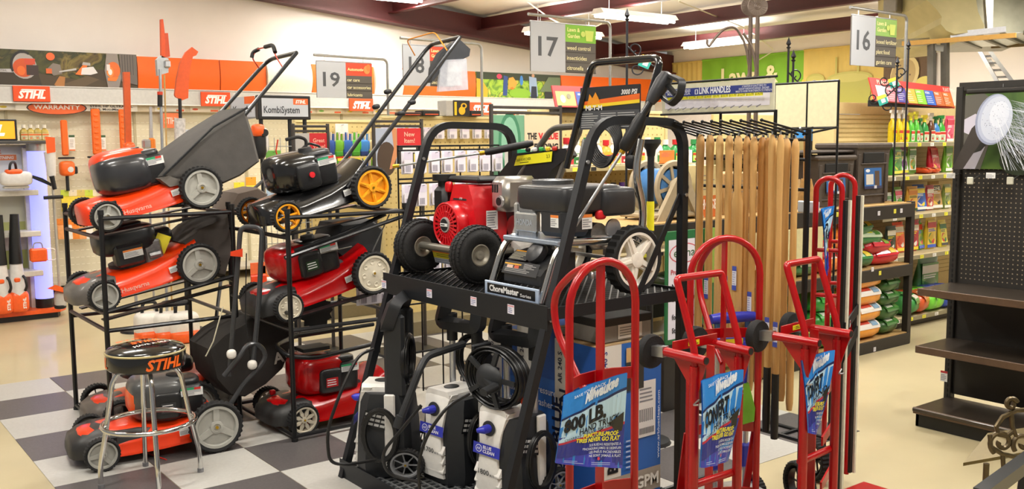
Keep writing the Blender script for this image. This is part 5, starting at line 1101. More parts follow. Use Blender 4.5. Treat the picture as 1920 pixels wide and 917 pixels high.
# ------------------------------------------------------------------ bronze scroll ornament and black rail at the lower right
sc = thing('scroll_ornament', 'bronze metal scrollwork at the bottom right corner', 'ornament', gd(1885, 905, 3.3)); o = sc.location
BZ = mat('5d5038', .35, .6, noise=.2, scale=60)
def spiral(c, r0, r1, a0, turns, n=26): return [(c[0]+(r0+(r1-r0)*k/n)*math.cos(a0+turns*2*PI*k/n), c[1]+(r0+(r1-r0)*k/n)*math.sin(a0+turns*2*PI*k/n)) for k in range(n+1)]
for nm, pts in (('large_scroll', [(1930, 768), (1905, 770), (1880, 782), (1868, 800), (1872, 815)]+[(1886, 818), (1900, 808)]), ('top_curl', spiral((1896, 758), 12, 3, -.3, -1.1)), ('lower_scroll', spiral((1878, 830), 24, 5, 2.2, 1.2)+[]), ('right_scroll', spiral((1918, 832), 20, 4, 2.4, 1.1)), ('base_curve', [(1856, 815), (1858, 838), (1880, 852), (1910, 858), (1940, 860)]), ('stem', [(1896, 770), (1898, 800), (1906, 820), (1930, 815)])):
    MB().tube([gd(x, y, 3.3)-o for x, y in pts], .0085, 8).build(nm, BZ, sc)
MB().tube([gd(1880, 852, 3.3)-o, gd(1884, 917, 3.3)-o, V((0, 0, -o.z))], .008, 8).build('post', BZ, sc)
lf = thing('metal_tray', 'pointed bronze tray with a yellow paper lining at lower right', 'tray', gz(1850, 860, .30)); o = lf.location
q = [gd(x, y, dd)-o for x, y, dd in ((1806, 868, 3.55), (1852, 812, 3.75), (1935, 800, 3.75), (1935, 845, 3.5))]; MB().hull(q+[a-V((0, 0, .012)) for a in q]).build('tray', mat('6d5f3a', .4, .5), lf, 0)
q = [gd(x, y, dd)-o+V((0, 0, .004)) for x, y, dd in ((1832, 858, 3.58), (1858, 818, 3.75), (1935, 806, 3.75), (1935, 838, 3.55))]; MB().hull(q+[a-V((0, 0, .002)) for a in q]).build('paper_lining', mat('c9bc74', .6), lf, 0)
MB().cyl((0, 0, -.02), (0, 0, -.28), .012).build('stand_leg', BZ, lf)
br = thing('black_rail', 'black square steel rail crossing the bottom right corner', 'rail', gd(1890, 905, 2.9)); o = br.location
MB().tube([gd(1838, 930, 2.7)-o, gd(1935, 858, 3.0)-o], 0, sq=(.02, .02)).build('tube', SATIN, br, 0); MB().cyl(gd(1920, 880, 2.95)-o, V((.02, .01, -o.z)), .012).build('leg', SATIN, br)
# ================================================================== SHELF A: dark rack with bags, boxes and hose reel
SA0 = V((3.72, 3.95, 0)); sa = thing('stock_rack', 'long dark steel stock rack with wooden decks behind the wooden handles', 'shelving', SA0)
SL = 6.86-3.72; SD = .62; WDK = mat('b8945c', .6, noise=.15, scale=9); BEAM = mat('2e2925', .5, .2)
for x in (0, SL/2, SL):
    for y in (0.02, SD): MB().cbox((x, y, .55), (.05, .05, 1.10), .003).build('post', BEAM, sa, 0)
for z0, z1, wz in ((.985, 1.085, 1.09), (.535, .62, .625), (.0, .085, .09)):
    MB().cbox((SL/2, 0, (z0+z1)/2), (SL, .03, z1-z0), .002).build('front_beam', BEAM, sa, 0); MB().cbox((SL/2, SD, (z0+z1)/2), (SL, .03, z1-z0), .002).build('rear_beam', BEAM, sa, 0)
    MB().cbox((SL/2, SD/2, wz-.005), (SL, SD, .016), .002).build('deck_board', WDK, sa, 0)
for i, (px, py) in enumerate(((1570, 402), (1598, 402), (1648, 400), (1678, 396), (1690, 395), (1592, 560), (1605, 520), (1636, 505), (1640, 655), (1650, 512))):
    q = gy(px, py, 3.933)-SA0; p = PR(); p.rect(-.016, -.016, .016, .016, 'f0e640' if i % 3 == 0 else 'e9e6ee').lines(-.012, -.01, .012, .01, 2, '8a8a70', .3, i); p.build('price_tag', sa, frame(q, (1, 0, 0), (0, 0, 1)))
for x0, x1 in ((1.06, 1.50), (1.52, 1.98), (.5, 1.02)):
    MB().cbox(((x0+x1)/2, -.01, .86), (x1-x0, .012, .24), .002).build('cream_panel', mat('d3cb9c', .6), sa, 0)
def deck_bin(label, x0, x1, y0, z1, h2):
    t = thing('storage_bin', label, 'storage bin', ((x0+x1)/2, y0+.17, 1.094)); w = x1-x0; H_ = z1-1.094; BN = mat('4a4038', .6, noise=.1, scale=30, bump=.2)
    f = MB(); f.loft([[V((x*w/2*k, -.17*k+(.34*k if y else 0), z)) for x, y in ((-1, 0), (1, 0), (1, 1), (-1, 1))] for z, k in ((0, .9), (H_*.9, 1.0))]); bd = f.build('body', BN, t, 0)
    MB().cbox((0, .0, H_*.95), (w*1.06, .38, H_*.10), .012).build('lid', BN, t, 0)
    MB().cbox((0, -.166, H_*.76), (w*.62, .02, H_*.17), .004).build('vent_opening', BLACK, bd, 0)
    MB().cbox((0, -.172, H_*.66), (w*.78, .012, .012), .003).build('front_ledge', BN, bd, 0); MB().cbox((0, -.162, H_*.14), (w*.8, .012, .012), .003).build('front_ledge', BN, bd, 0)
    for s_ in (-1, 1): MB().cbox((s_*w*.42, -.165, H_*.42), (w*.09, .016, H_*.8), .004).build('corner_rib', BN, bd, 0)
    p = PR(); a, c = w*.26, H_*.17; p.rect(-a, -c, a, c, '2f6ab0').rect(-a*.8, -c*.6, a*.05, c*.4, 'd9d4cc').rect(a*.2, -c*.8, a*.75, c*.7, '5a4638').ell(-a*.6, c*.75, a*.25, c*.16, 'e4e9f2').rect(-a, -c, a, -c*.75, '2a2f5a').rect(a*.1, -c*1.0, a*.4, -c*.7, 'd8d8e2'); p.build('product_label', bd, frame((0, -.1695, H_*.42), (1, 0, 0), (0, .05, 1)))
    return t
deck_bin('dark brown resin deck bin standing left of its taller twin', 5.80, 6.24, 4.06, 1.46, .3)
deck_bin('tall dark brown resin deck bin nearest the plant food shelves', 6.27, 6.70, 4.06, 1.545, .3)
tag(MB().cbox((0, 0, 0), (.78, .36, .02), .01).build('bin_lid', mat('3b322c', .6, bump=.2)), 'wide brown resin lid lying across the left deck bin', 'lid').location = (5.98, 4.26, 1.485)
# hose reel cart
hz = thing('hose_reel', 'tan plastic hose reel cart with blue spokes on the wooden deck', 'hose reel', (4.36, 4.18, 1.094)); TN = mat('a8987c', .55)
for y in (-.10, .12):
    f = MB(frame((0, y, .20), (1, 0, 0), (0, 0, 1)))
    f.lathe([(.155, -.012), (.165, 0), (.155, .012), (.13, .012), (.125, -.012)], 36)
    for k in range(8): f.box((.09, 0, 0), (.11, .022, .016), RZ(2*PI*k/8+.2))
    f.lathe([(.05, -.02), (.045, .02), (.02, .024), (.001, .02)], 20); f.build('reel_flange', TN, hz)
s_ = MB(frame((0, -.13, .0), (1, 0, 0), (0, 0, 1))); s_.prism([(-.20, 0), (-.13, 0), (-.02, .14), (.07, .14), (.16, 0), (.22, 0), (.08, .25), (.03, .27), (-.03, .25)], .03); s_.build('side_frame', TN, hz, 0)
MB(frame((0.02, -.165, .20), (1, 0, 0), (0, 0, 1))).lathe([(.055, -.01), (.05, .005), (.03, .012), (.001, .012)], 20).build('hub', mat('8d7f66', .5), hz); MB(frame((0.02, -.18, .20), (1, 0, 0), (0, 0, 1))).lathe([(.028, -.01), (.026, .004), (.001, .004)], 16).build('hub_bolt', BLACK, hz)
MB().cyl((0, -.1, .20), (0, .12, .20), .11, n=28).build('hose_drum', mat('3f74ac', .5), hz); MB().cbox((0, 0, .03), (.44, .30, .03), .008).build('base_tray', TN, hz)
# boxes between reel and handles
def simple_box(label, lo, hi, col, bandc=None, txt=None, name='carton', facing='y', grp=None):
    c = [(a+b)/2 for a, b in zip(lo, hi)]; d = [b-a for a, b in zip(lo, hi)]; t = thing(name, label, 'box', (c[0], c[1], lo[2]), 0, grp)
    MB().cbox((0, 0, d[2]/2), d, .003).build('box_body', mat(col, .6), t, 0)
    p = PR()
    if bandc: p.rect(0, d[2]*.0, d[0], d[2]*.42, bandc)
    p.lines(d[0]*.1, d[2]*.5, d[0]*.8, d[2]*.85, 4, '8a7f70', .25, int(lo[0]*50))
    if txt: p.text(txt, d[0]*.5, d[2]*.16, min(.06, d[2]*.2), 'f0ece4', al='c', w=d[0]*.8, bold=.02)
    p.build('print', t, frame((-d[0]/2, -d[1]/2-.0008, 0), (1, 0, 0), (0, 0, 1))); return t
simple_box('tan carton with an orange lettered base beside the hose reel', (4.55, 4.05, 1.094), (4.75, 4.3, 1.42), 'c9b37c', 'c8682a', 'HOSE')
simple_box('plain brown carton behind the wooden handles', (4.85, 4.1, 1.094), (5.25, 4.4, 1.36), 'b08a58', 'a07a48', None)
simple_box('pale tan carton right of the plain brown one', (5.30, 4.1, 1.094), (5.66, 4.4, 1.30), 'c9a878', 'b89868', None)
# bags of soil and seed
def pillow(name, label, cat, loc, size, col, pcol, rz=0.0, tilt=(0, 0), grp=None, face='y', seed=0):
    t = thing(name, label, cat, loc, rot=(tilt[0], tilt[1], rz), group=grp); rg = random.Random(seed+int(loc[0]*31))
    b = MB(); b.sell((0, 0, size[2]/2), size, .75, .45, 22, 10)
    b.v = [v+V((rg.uniform(-1, 1), rg.uniform(-1, 1), rg.uniform(-1, 1)))*.004 for v in b.v]
    b.build('bag', mat(col, .35, noise=.12, scale=12, coat=.3), t, 50)
    n = 9; vs = []; fs = []
    p = PR(step=.0)
    def onface(u, v):                                            # on the bag's front/top shoulder
        x = (u-.5)*size[0]*.72; a = (v-.5)*1.5+.75; yy = -size[1]/2*abs(math.cos(a))**.75; zz = size[2]/2+size[2]/2*abs(math.sin(a))**.75*(1 if a > 0 else -1)
        return (x, yy*1.012-.001, zz*1.0+.003)
    for (u0, v0, u1, v1, c) in ((.02, .05, .98, .95, pcol[0]), (.12, .35, .6, .62, pcol[1]), (.65, .2, .9, .7, pcol[2]), (.15, .7, .7, .82, pcol[1])):
        o_ = len(p.v); m_ = 6
        for j in range(m_+1):
            for i in range(m_+1):
                q = onface(u0+(u1-u0)*i/m_, v0+(v1-v0)*j/m_); k = .0012*len(p.c)/36; p.v.append((q[0], q[1]-k, q[2]+k))
        for j in range(m_):
            for i in range(m_): p.f.append((o_+j*(m_+1)+i, o_+j*(m_+1)+i+1, o_+(j+1)*(m_+1)+i+1, o_+(j+1)*(m_+1)+i)); p.c.append(lin(c))
    p.build('bag_print', t, None, GLOSSPRINT)
    return t
for i in range(4):
    pillow('soil_bag', ('bottom', 'second', 'third', 'topmost')[i]+' orange and white bag in the stack of four on the low deck', 'bag', (6.33+.012*(i % 2), 4.13, .09+i*.125), (.40, .36, .15), 'e8962a', ('ece8e2', 'c8443a', '7fa8c8'), .05*(i % 2)-.02, grp='bags on the stock rack', seed=i)
    if i < 4: pillow('soil_bag', ('bottom', 'second', 'third', 'top')[i]+' dark green bag stacked right of the orange bags', 'bag', (6.66, 4.15, .09+i*.105), (.28, .36, .13), '2f5a26', ('3f7a34', 'd8dcc8', '4a8a3c'), .1, grp='bags on the stock rack', seed=i+9)
    if i < 3: pillow('soil_bag', ('bottom', 'middle', 'top')[i]+' bright green bag stacked left of the orange bags', 'bag', (5.90, 4.13, .09+i*.13), (.38, .34, .14), '2f8a34', ('3fa044', 'e6e9dc', 'e8c83a'), -.05, grp='bags on the stock rack', seed=i+19)
cols = [('c8222c', ('d83440', 'eceae6', 'e8c83a')), ('e8761c', ('f08a2c', 'eceae6', 'd83a2a')), ('2f6a3a', ('3f8a4c', 'e6e9dc', 'e8d23a')), ('b81c28', ('d02a36', 'eceae6', '7fae3a')), ('e8761c', ('f08a2c', 'f2eee6', 'c8323c')), ('2a5a34', ('4a8a54', 'e9e6dc', 'f0d83a')), ('3a7a44', ('c8d8b8', 'e8e23a', '4a8a3c'))]
k = 0
for row, (z, n0) in enumerate(((.625, 7), (.70, 6), (.775, 4), (.84, 2))):
    for i in range(n0):
        c_, pc = cols[(i*2+row*3) % 7]; x = 6.62-i*.345-.10*row
        pillow('seed_bag', '%s seed bag from the right in the %s layer on the middle deck' % (ORD[i], ('lowest', 'second', 'third', 'top')[row]), 'bag', (x, 4.15+.01*row, z), (.34, .34, .13), c_, pc, random.uniform(-.15, .15), (0, random.uniform(-.06, .06)), 'bags on the stock rack', seed=k); k += 1
for i in range(4):
    pillow('soil_bag', '%s low green bag from the left on the bottom deck behind the handles' % ORD[i], 'bag', (4.3+i*.40, 4.13, .09), (.38, .34, .20), '2f7a34', ('3f9a44', 'e6e9dc', 'e8c83a'), .03*i, grp='bags on the stock rack', seed=i+40)
# ================================================================== PLANT FOOD GONDOLA
PB0 = V((6.80, 4.30, 0)); pbn = thing('gondola', 'tan pegboard gondola stocked with plant food and garden sprays', 'shelving', PB0)
TANP = mat('d3bd86', .6, noise=.04); PL = 2.5; SHM = mat('c4b48c', .5)
MB().cbox((PL/2, .48, .95), (PL, .03, 1.86), .002).build('back_panel', TANP, pbn, 0)
b = MB()
for j in range(40): b.box((PL/2, .463, .3+j*.038), (PL-.06, .003, .004))
b.build('panel_grooves', mat('b09a64', .6), pbn, 0, kind='stuff')
MB().cbox((-.01, .40, .94), (.04, .20, 1.88), .003).build('end_panel', TANP, pbn, 0)
for z, d_ in ((1.545, .40), (1.27, .42), (.945, .44), (.605, .46), (.10, .5)):
    s_ = MB().cbox((PL/2+.15, .46-d_/2, z-.012), (PL-.2, d_, .02), .002).build('shelf', SHM, pbn, 0)
    MB().cbox((PL/2+.15, .46-d_-.004, z-.022), (PL-.2, .008, .035), .002).build('price_rail', mat('8d8468', .5), s_, 0)
    for k in range(9):
        q = PR(); q.rect(-.028, -.014, .028, .014, 'f2ea3a' if k % 3 else 'ece9e4').lines(-.022, -.01, .022, .01, 2, '6d6a30', .3, k); q.build('price_tag', s_, frame((.42+k*.2, .46-d_-.009, z-.022), (1, 0, 0), (0, 0, 1)))
MB().cbox((PL/2+.1, .03, .04), (PL, .02, .08), .002).build('kick_plate', mat('4d463c', .5), pbn, 0)
for i in range(2): MB().cyl((.1+.13*i, .44, 1.78), (.2+.13*i, .30, 1.775), .003, n=6).build('peg_hook', STEEL, pbn)
# header
hd = thing('header_sign', 'slanted PLANT FOOD header with a red top and coloured panels', 'sign', (7.05, 4.42, 1.86)); hl = 1.25
M_ = frame((0, 0, .02), (1, .0, -.035), (0, .35, 1)); MB(M_).cbox((hl/2, .10, -.006), (hl, .2, .01), .002).build('board', mat('c83028', .5), hd, 0); MB().cbox((hl/2, .05, .0), (hl, .03, .05), .003).build('mount', BLACK, hd, 0)
p = PR(); p.rect(0, 0, hl, .2, 'a82a26').rect(0, .14, hl, .2, 'c8302a').text('PLANT FOOD', .1, .152, .034, 'e8c8b8', w=.35, bold=.02).text('PLANT FOOD', hl-.12, .152, .034, 'e8c8b8', al='l', w=.2)
for k, c in enumerate(('d9dcd2', 'e0707f', '4a3a94', 'e0ac3a', '86c832', '3160b8', 'b8602c', 'd86a2a')):
    x = .06+k*.145; p.rect(x, .005, x+.142, .137, c).text(('FLOWER', 'ROSE', 'VIOLET', 'ALL', 'LAWN', 'HYDRO', 'TREE', 'VEG')[k], x+.01, .105, .02, 'f2efe8', w=.07).lines(x+.01, .02, x+.11, .09, 4, 'f0ede6', .2, k)
p.build('print', hd, M_)
# bottles
def bottle(name, label, loc, h, w, col, lab, cap='spray', capcol='f2f0ea', grp=None, cat='bottle'):
    t = thing(name, label, cat, loc, random.uniform(-.2, .2), grp); H_ = h*.72
    b = MB(); b.loft([[V((w/2*k*math.copysign(abs(math.cos(2*PI*j/14))**.6, math.cos(2*PI*j/14)), w*.32*k*math.copysign(abs(math.sin(2*PI*j/14))**.6, math.sin(2*PI*j/14)), z*H_)) for j in range(14)] for z, k in ((0, .92), (.03, 1), (.62, 1), (.80, .85), (.92, .42), (1, .34))]); b.build('body', mat(col, .3, coat=.3), t, 40)
    if cap == 'spray':
        MB().cyl((0, 0, H_), (0, 0, h*.86), w*.2, w*.14, n=10).hull([(x, y, z) for x, y, z in ((-w*.5, -.01, h*.88), (-w*.5, .01, h*.88), (w*.3, -.012, h*.84), (w*.3, .012, h*.84), (w*.34, -.012, h*.97), (w*.34, .012, h*.97), (-w*.45, -.01, h*.96), (-w*.45, .01, h*.96))]).build('trigger_head', mat(capcol, .4), t, 30)
    else: MB().cyl((0, 0, H_*.98), (0, 0, h*.9), w*.24, n=12).build('cap', mat(capcol, .4), t)
    p = PR(); p.rect(-w*.4, H_*.08, w*.4, H_*.55, lab[0]).rect(-w*.4, H_*.40, w*.4, H_*.52, lab[1]).lines(-w*.3, H_*.12, w*.3, H_*.36, 4, lab[2], .35, int(loc[0]*90)).rect(-w*.2, H_*.14, w*.05, H_*.24, lab[1]); p.build('label', t, frame((0, -w*.325, 0), (1, 0, 0), (0, 0, 1)))
    return t
def pouch(name, label, loc, h, w, col, pcol, grp=None, lean=.1, cat='bag', txt=None, d=None, rz=0.0):
    d = d or w*.38; t = thing(name, label, cat, loc, rot=(lean, 0, rz), group=grp); b = MB(); rings = []
    for z, ky, kx in ((0, .75, .92), (.06, 1, 1), (.35, .95, 1), (.7, .6, .99), (.92, .15, .97), (1, .04, .99)):
        rings.append([V((w/2*kx*math.copysign(abs(math.cos(2*PI*j/16))**.5, math.cos(2*PI*j/16)), d/2*ky*math.copysign(abs(math.sin(2*PI*j/16))**.8, math.sin(2*PI*j/16)), h*z)) for j in range(16)])
    b.loft(rings).build('bag', mat(col, .3, noise=.08, scale=14, coat=.4), t, 45)
    p = PR(step=.0004); fr = frame((0, -d*.525, h*.05), (1, 0, 0), (0, d*.30/(h*.9), 1))
    p.rect(-w*.40, 0, w*.40, h*.85, pcol[0]).rect(-w*.40, h*.62, w*.40, h*.80, pcol[1]).ell(-w*.05, h*.30, w*.26, h*.17, pcol[2]).ell(w*.12, h*.22, w*.14, h*.1, pcol[1]).lines(-w*.34, h*.50, w*.34, h*.60, 2, pcol[3], .5, int(loc[0]*70)).rect(-w*.4, 0, w*.4, h*.10, pcol[3])
    if txt: p.text(txt, 0, h*.64, h*.11, pcol[3], w=w*.66, al='c', bold=.03)
    p.build('bag_print', t, fr, GLOSSPRINT); return t
def PXs(px, Y): return gy(px, 260, Y).x
Yb = 4.56; zz = 1.536; G_ = 'bottles on the plant food gondola'
for i, px in enumerate((1672, 1684, 1695)): bottle('spray_bottle', 'tall yellow spray bottle, %s of three on the top plant food shelf' % ('left', 'middle', 'right')[i], (PXs(px, Yb), Yb, zz), .29, .085, 'f0d81c', ('f0d81c', 'c83a2a', '3a5a2a'), 'spray', 'f2f0ea', G_)
for i, (px, c, cc, h) in enumerate(((1706, '58c83a', 'f0ea3a', .27), (1716, '58c83a', 'f0ea3a', .28), (1724, '2f8a3a', '2f7a34', .22), (1732, '2f9a44', 'f0e23a', .25), (1744, '6a3f26', 'ece6da', .27), (1753, '3f86c8', '1f7a34', .24), (1763, '3fae3a', '1f7a34', .25))):
    bottle('spray_bottle', '%s bottle, number %s right of the yellow sprays on the plant shelf' % (('lime green', 'lime green', 'slim dark green', 'green yellow-capped', 'brown white-capped', 'blue green-capped', 'green hose-end')[i], ('one', 'two', 'three', 'four', 'five', 'six', 'seven')[i]), (PXs(px, Yb), Yb, zz), h, .085 if i != 2 else .06, c, ('dfe6c8', 'c83a2a', '3a5a2a'), 'spray', cc, G_)
pouch('bag', 'pink flower food bag at the right end of the top plant food shelf', (PXs(1775, Yb), Yb, zz), .24, .15, 'd84a6a', ('e86a86', 'c8324a', 'f0d8d8', 'f4f0ea'), 'bags on the plant food gondola')
shelfrow = [
 (1.27, 4.52, ((1677, .24, .20, '3a9a2c', ('4fb43a', '2f7a24', 'c8d83a', 'f0ea4a'), 'LIFE'), (1694, .23, .14, '8a5a9a', ('e0dce6', '5a8a34', '7a4a94', 'd8d23a'), None), (1708, .24, .13, '7fae4a', ('dfe6d2', '3f7a34', 'd8a03a', '4a7a34'), None), (1752, .24, .19, 'c8283c', ('d83a54', 'b01c34', 'e8c84a', 'f0e6e0'), None), (1776, .26, .14, '6fae2c', ('8ac83a', '4a8a24', 'e6e9dc', 'f0ece2'), None))),
 (.945, 4.50, ((1667, .18, .10, 'c8ccc0', ('d8dcd2', '3a7a3a', '7a4a3a', '3a3a3a'), None), (1688, .22, .16, '5aa83a', ('e6e2da', 'd83a5a', '5aa83a', 'c8323c'), None), (1711, .22, .15, 'd8a03a', ('e8b84a', 'c87a2a', 'b83a2a', '3a5a2a'), None), (1728, .23, .17, '2f5ab0', ('3f74c8', 'e8d44a', 'e0c8a8', 'f0ece2'), None), (1744, .22, .12, 'a8343a', ('c8444a', 'e6dcc8', 'd8a03a', 'f0ece2'), 'BLO'), (1757, .25, .18, 'a8844a', ('c8a060', '3a3a2a', 'd8b03a', 'f0ece2'), 'BONE'), (1776, .22, .14, '7a8a3a', ('98a84a', 'e8d44a', '3a5a2a', 'f0ece2'), None))),
 (.605, 4.48, ((1673, .24, .14, '2a3a2a', ('3a5a3a', 'e8e2d2', 'c83a2a', 'f0d83a'), None), (1692, .26, .16, 'e8501c', ('f0702c', 'e8e2d2', 'c8281c', 'f0d83a'), None), (1716, .27, .14, 'b82a3a', ('d0444f', 'f0e6dc', 'e8b84a', 'f0d83a'), None), (1731, .26, .13, '4a8a2a', ('6aa83a', 'e8482a', 'd8b83a', '2f5ac8'), None), (1748, .28, .16, 'd8b82a', ('e6c84a', 'c8342a', '5a8a3a', '2f5ac8'), None), (1775, .24, .13, 'e8d83a', ('f0e25a', '3a7a3a', 'c8342a', '3a3a3a'), None))),
]
for r_, (z, Y, items) in enumerate(shelfrow):
    for i, (px, h, w, c, pc, tx) in enumerate(items):
        pouch('fertilizer_bag', '%s upright bag from the left on the %s plant food shelf' % (ORD[i], ('second', 'third', 'fourth')[r_]), (PXs(px, Y), Y, z), h, w, c, pc, 'bags on the plant food gondola', -.08 if i % 2 else .06, txt=tx, rz=random.uniform(-.15, .15))
for i, px in enumerate((1728, 1741)): pillow('fertilizer_bag', 'flat orange bag lying on the second plant food shelf, %s' % ('left one', 'right one')[i], 'bag', (PXs(px, 4.5), 4.5, 1.27), (.13, .2, .05), 'd8501c', ('e8703a', 'f0d8b8', 'c8321c'), .1, grp='bags on the plant food gondola', seed=60+i)
for i, (px, c, pc) in enumerate(((1690, '3a8a44', ('5aa85a', 'e8e2d2', 'e8c83a')), (1708, 'c8562a', ('d86a3a', 'e8c8a8', 'b83a1c')), (1728, '6fc83a', ('86d84a', 'f0ea4a', '4a9a2a')), (1738, '7fd03a', ('96dc50', 'f0ea4a', '4a9a2a')), (1757, '2a4ac0', ('3a5ad8', 'c8d2f0', '1f3a9a')), (1772, '2a4ac0', ('3a5ad8', 'c8d2f0', '1f3a9a')))):
    pillow('mulch_bag', '%s lying bag from the left on the bottom plant food shelf' % ORD[i], 'bag', (PXs(px, 4.35)*1.02, 4.42, .10+.10*(i % 2)*0), (.32, .36, .18), c, pc, .3, grp='bags on the plant food gondola', seed=80+i)
pouch('seed_pouch', 'tall green bag standing at the back of the bottom plant food shelf', (PXs(1745, 4.6), 4.62, .10), .40, .34, '2f6a34', ('4a8a44', 'e8e2d2', '8ac83a', 'f0ece2'), 'bags on the plant food gondola')
# ================================================================== CREAM HEADER BOARD, SHEPHERD HOOKS
cb_ = thing('header_board', 'blank cream header board in a black wire frame right of the LINK sign', 'sign', (4.3, 3.1, 0))
for y0, y1 in ((3.285, 3.09), (3.08, 2.905)): MB().cbox((0, (y0+y1)/2-3.1, 1.755), (.008, y0-y1, .225), .001).build('panel', mat('dfd8b2', .6), cb_, 0)
for z in (1.637, 1.873): MB().cyl((0, .19, z), (0, -.20, z), .006, n=8).build('frame_wire', WI, cb_)
for y in (.19, -.015, -.2): MB().cyl((0, y, 0 if y != -.015 else 1.63), (0, y, 1.875), .006, n=8).build('frame_post', WI, cb_)
MB().cyl((.2, 0, .01), (-.2, 0, .01), .01).build('foot', WI, cb_); MB().cyl((0, .19, .01), (0, -.2, .01), .01).build('foot_bar', WI, cb_)
IRON = mat('26262a', .45, .4)
def curl(c, r, a0, turns, m): return [m(c[0]+(r*(1-.75*k/20))*math.cos(a0+turns*2*PI*k/20), c[1]+(r*(1-.75*k/20))*math.sin(a0+turns*2*PI*k/20)) for k in range(21)]
def shepherd(label, px, ptop, d, zb, side, lean=0.0, arm_y=None):
    top = gd(px, ptop, d); t = thing('plant_hook', label, 'plant hook', (top.x, top.y, zb), group='black iron plant hooks'); o = V((top.x, top.y, zb)); H_ = top.z-zb
    MB().tube([(0, 0, 0), (0, 0, H_*.6), (0, 0, H_-.06)], .0075, 8).build('pole', IRON, t); MB().lathe([(.006, 0), (.016, .01), (.006, .02), (.018, .035), (.004, .07), (.001, .08)], 10, TR(0, 0, H_-.07)).build('finial', IRON, t)
    mm = lambda a, b: V(CR)*a*side+V((0, 0, b))
    z0 = H_-.22
    ar = MB().tube([mm(0, z0), mm(.06, z0-.06), mm(.16, z0-.12)], .005, 6).build('arm', IRON, t)
    MB().tube(curl((.045, z0-.02), .045, -1.2, 1.1, mm), .0045, 6).build('scroll', IRON, t); MB().tube(curl((.175, z0-.085), .04, -2.2, 1.2, mm), .0045, 6).build('scroll', IRON, t); MB().tube(curl((.06, z0-.14), .045, .6, -1.1, mm), .0045, 6).build('scroll', IRON, t)
    p = PR(); p.poly([(-.035, -.035), (.035, -.035), (.04, .035), (-.03, .04)], '1f9a8c').poly([(-.035, .012), (.04, .012), (.04, .035), (-.03, .04)], 'e8c83a').rect(-.01, -.022, .022, .008, 'd9d9d4'); q = mm(.11, z0-.10)-V(CF)*.012
    p.build('hang_tag', t, frame(q, V(CR)+V((0, 0, -.4*side)), CU))
    return t
shepherd('black iron plant hook nearest the aisle 16 sign, curling left', 1683, 108, 7.25, 1.094, -1)
shepherd('taller black iron plant hook right of the aisle 16 sign', 1704, 76, 7.3, 1.094, -1)
shepherd('thin black plant hook in front of the green banner, curling right', 1479, 72, 6.4, 1.094, 1)
shepherd('shorter black plant hook in front of the green banner, partner of the thin one', 1488, 96, 6.3, 1.094, 1)
shepherd('black iron plant hook with a green tag right of the aisle 17 sign', 1176, 18, 5.9, 1.094, 1)
# rusty sun-topped shepherd hooks
RU = mat('6d5f54', .5, .4, noise=.15, scale=30)
for i, (px, d) in enumerate(((1408, 6.3), (1421, 6.2))):
    a = gd(px, 12, d); t = thing('garden_stake', 'rusty garden hook stake with a sun medallion, %s of the pair' % ('left', 'right')[i], 'garden stake', (a.x, a.y, 1.094)); o = V((a.x, a.y, 1.094)); H_ = a.z-1.094
    MB().tube([(0, 0, 0), (0, 0, H_-.06)], 0, sq=(.010, .010)).build('post', RU, t, 0)
    MD = frame((0, 0, H_), CR, CU)
    f = MB(MD); f.lathe([(.062, -.003), (.066, 0), (.062, .003), (.057, 0)], 30)
    for k in range(20): f.box((.043, 0, 0), (.03, .005, .004), RZ(2*PI*k/20))
    f.build('sun_ring', RU, t); MB(MD).tube([((.026-.018*k/20)*math.cos(k*.55), (.026-.018*k/20)*math.sin(k*.55), 0) for k in range(21)], .004, 6).build('sun_swirl', RU, t)
    mm = lambda x, z: V(CR)*x+V((0, 0, z))
    pts = [mm(0, H_-.42), mm(-.03, H_-.24), mm(-.10, H_-.13), mm(-.17, H_-.14), mm(-.23, H_-.20), mm(-.27, H_-.26), mm(-.285, H_-.245), mm(-.283, H_-.215)]
    if i: pts = [mm(0, H_-.42), mm(-.03, H_-.26), mm(-.09, H_-.17)]
    MB().tube(fillet(pts, .06), .0085, 8).build('crook', RU, t)
    MB().tube(fillet([mm(0, H_-.42), mm(-.05, H_-.54), mm(-.085, H_-.52), mm(-.085, H_-.47)], .02), .007, 6).build('lower_hook', RU, t)
    p = PR(); p.rect(-.022, -.05, .022, .05, 'e6e2e4').lines(-.016, -.04, .016, .045, 6, '8a8490', .4, i); p.build('price_label', t, frame(mm(.0, H_-.53)-V(CF)*.018, CR, CU))
# ================================================================== LEFT WALL: TOOL DISPLAY
YW = 11.2
wf = thing('slat_display', 'cream slatted display wall with a grey valance along the orange wall', 'shelving', (1.0, YW, 0)); o = wf.location
CRM = mat('dcd4b8', .55, noise=.03); VAL = mat('c4c2bd', .4); XW1 = 11.4
MB().cbox((XW1/2-.5, .10, 1.0), (XW1-1, .04, 1.94), .002).build('slat_panel', CRM, wf, 0)
b = MB()
for j in range(22):
    for i in range(int((XW1-1)/.055)): b.box((.03+i*.055, .078, .18+j*.078), (.035, .003, .007))
b.build('slat_slots', mat('f6f0dc', .5), wf, 0, kind='stuff')
for x in (.95, 2.25, 3.55, 4.85): MB().cbox((x, .075, 1.0), (.03, .012, 1.9), .002).build('seam_strip', mat('b8ae8e', .5), wf, 0)
MB().cbox((XW1/2-.5, -.10, 2.095), (XW1-1, .03, .165), .004).build('valance', VAL, wf, 0); MB().cbox((XW1/2-.5, .0, 2.185), (XW1-1, .24, .014), .003).build('top_shelf', VAL, wf, 0); MB().cbox((XW1/2-.5, -.105, 2.01), (XW1-1, .035, .012), .003).build('valance_edge', WHITE, wf, 0)
st_b = MB().cbox((XW1/2-.5, -.02, 1.972), (XW1-1, .012, .075), .002).build('graphic_strip', mat('d9cbb0', .5), wf, 0)
p = PR(); rg = random.Random(5)
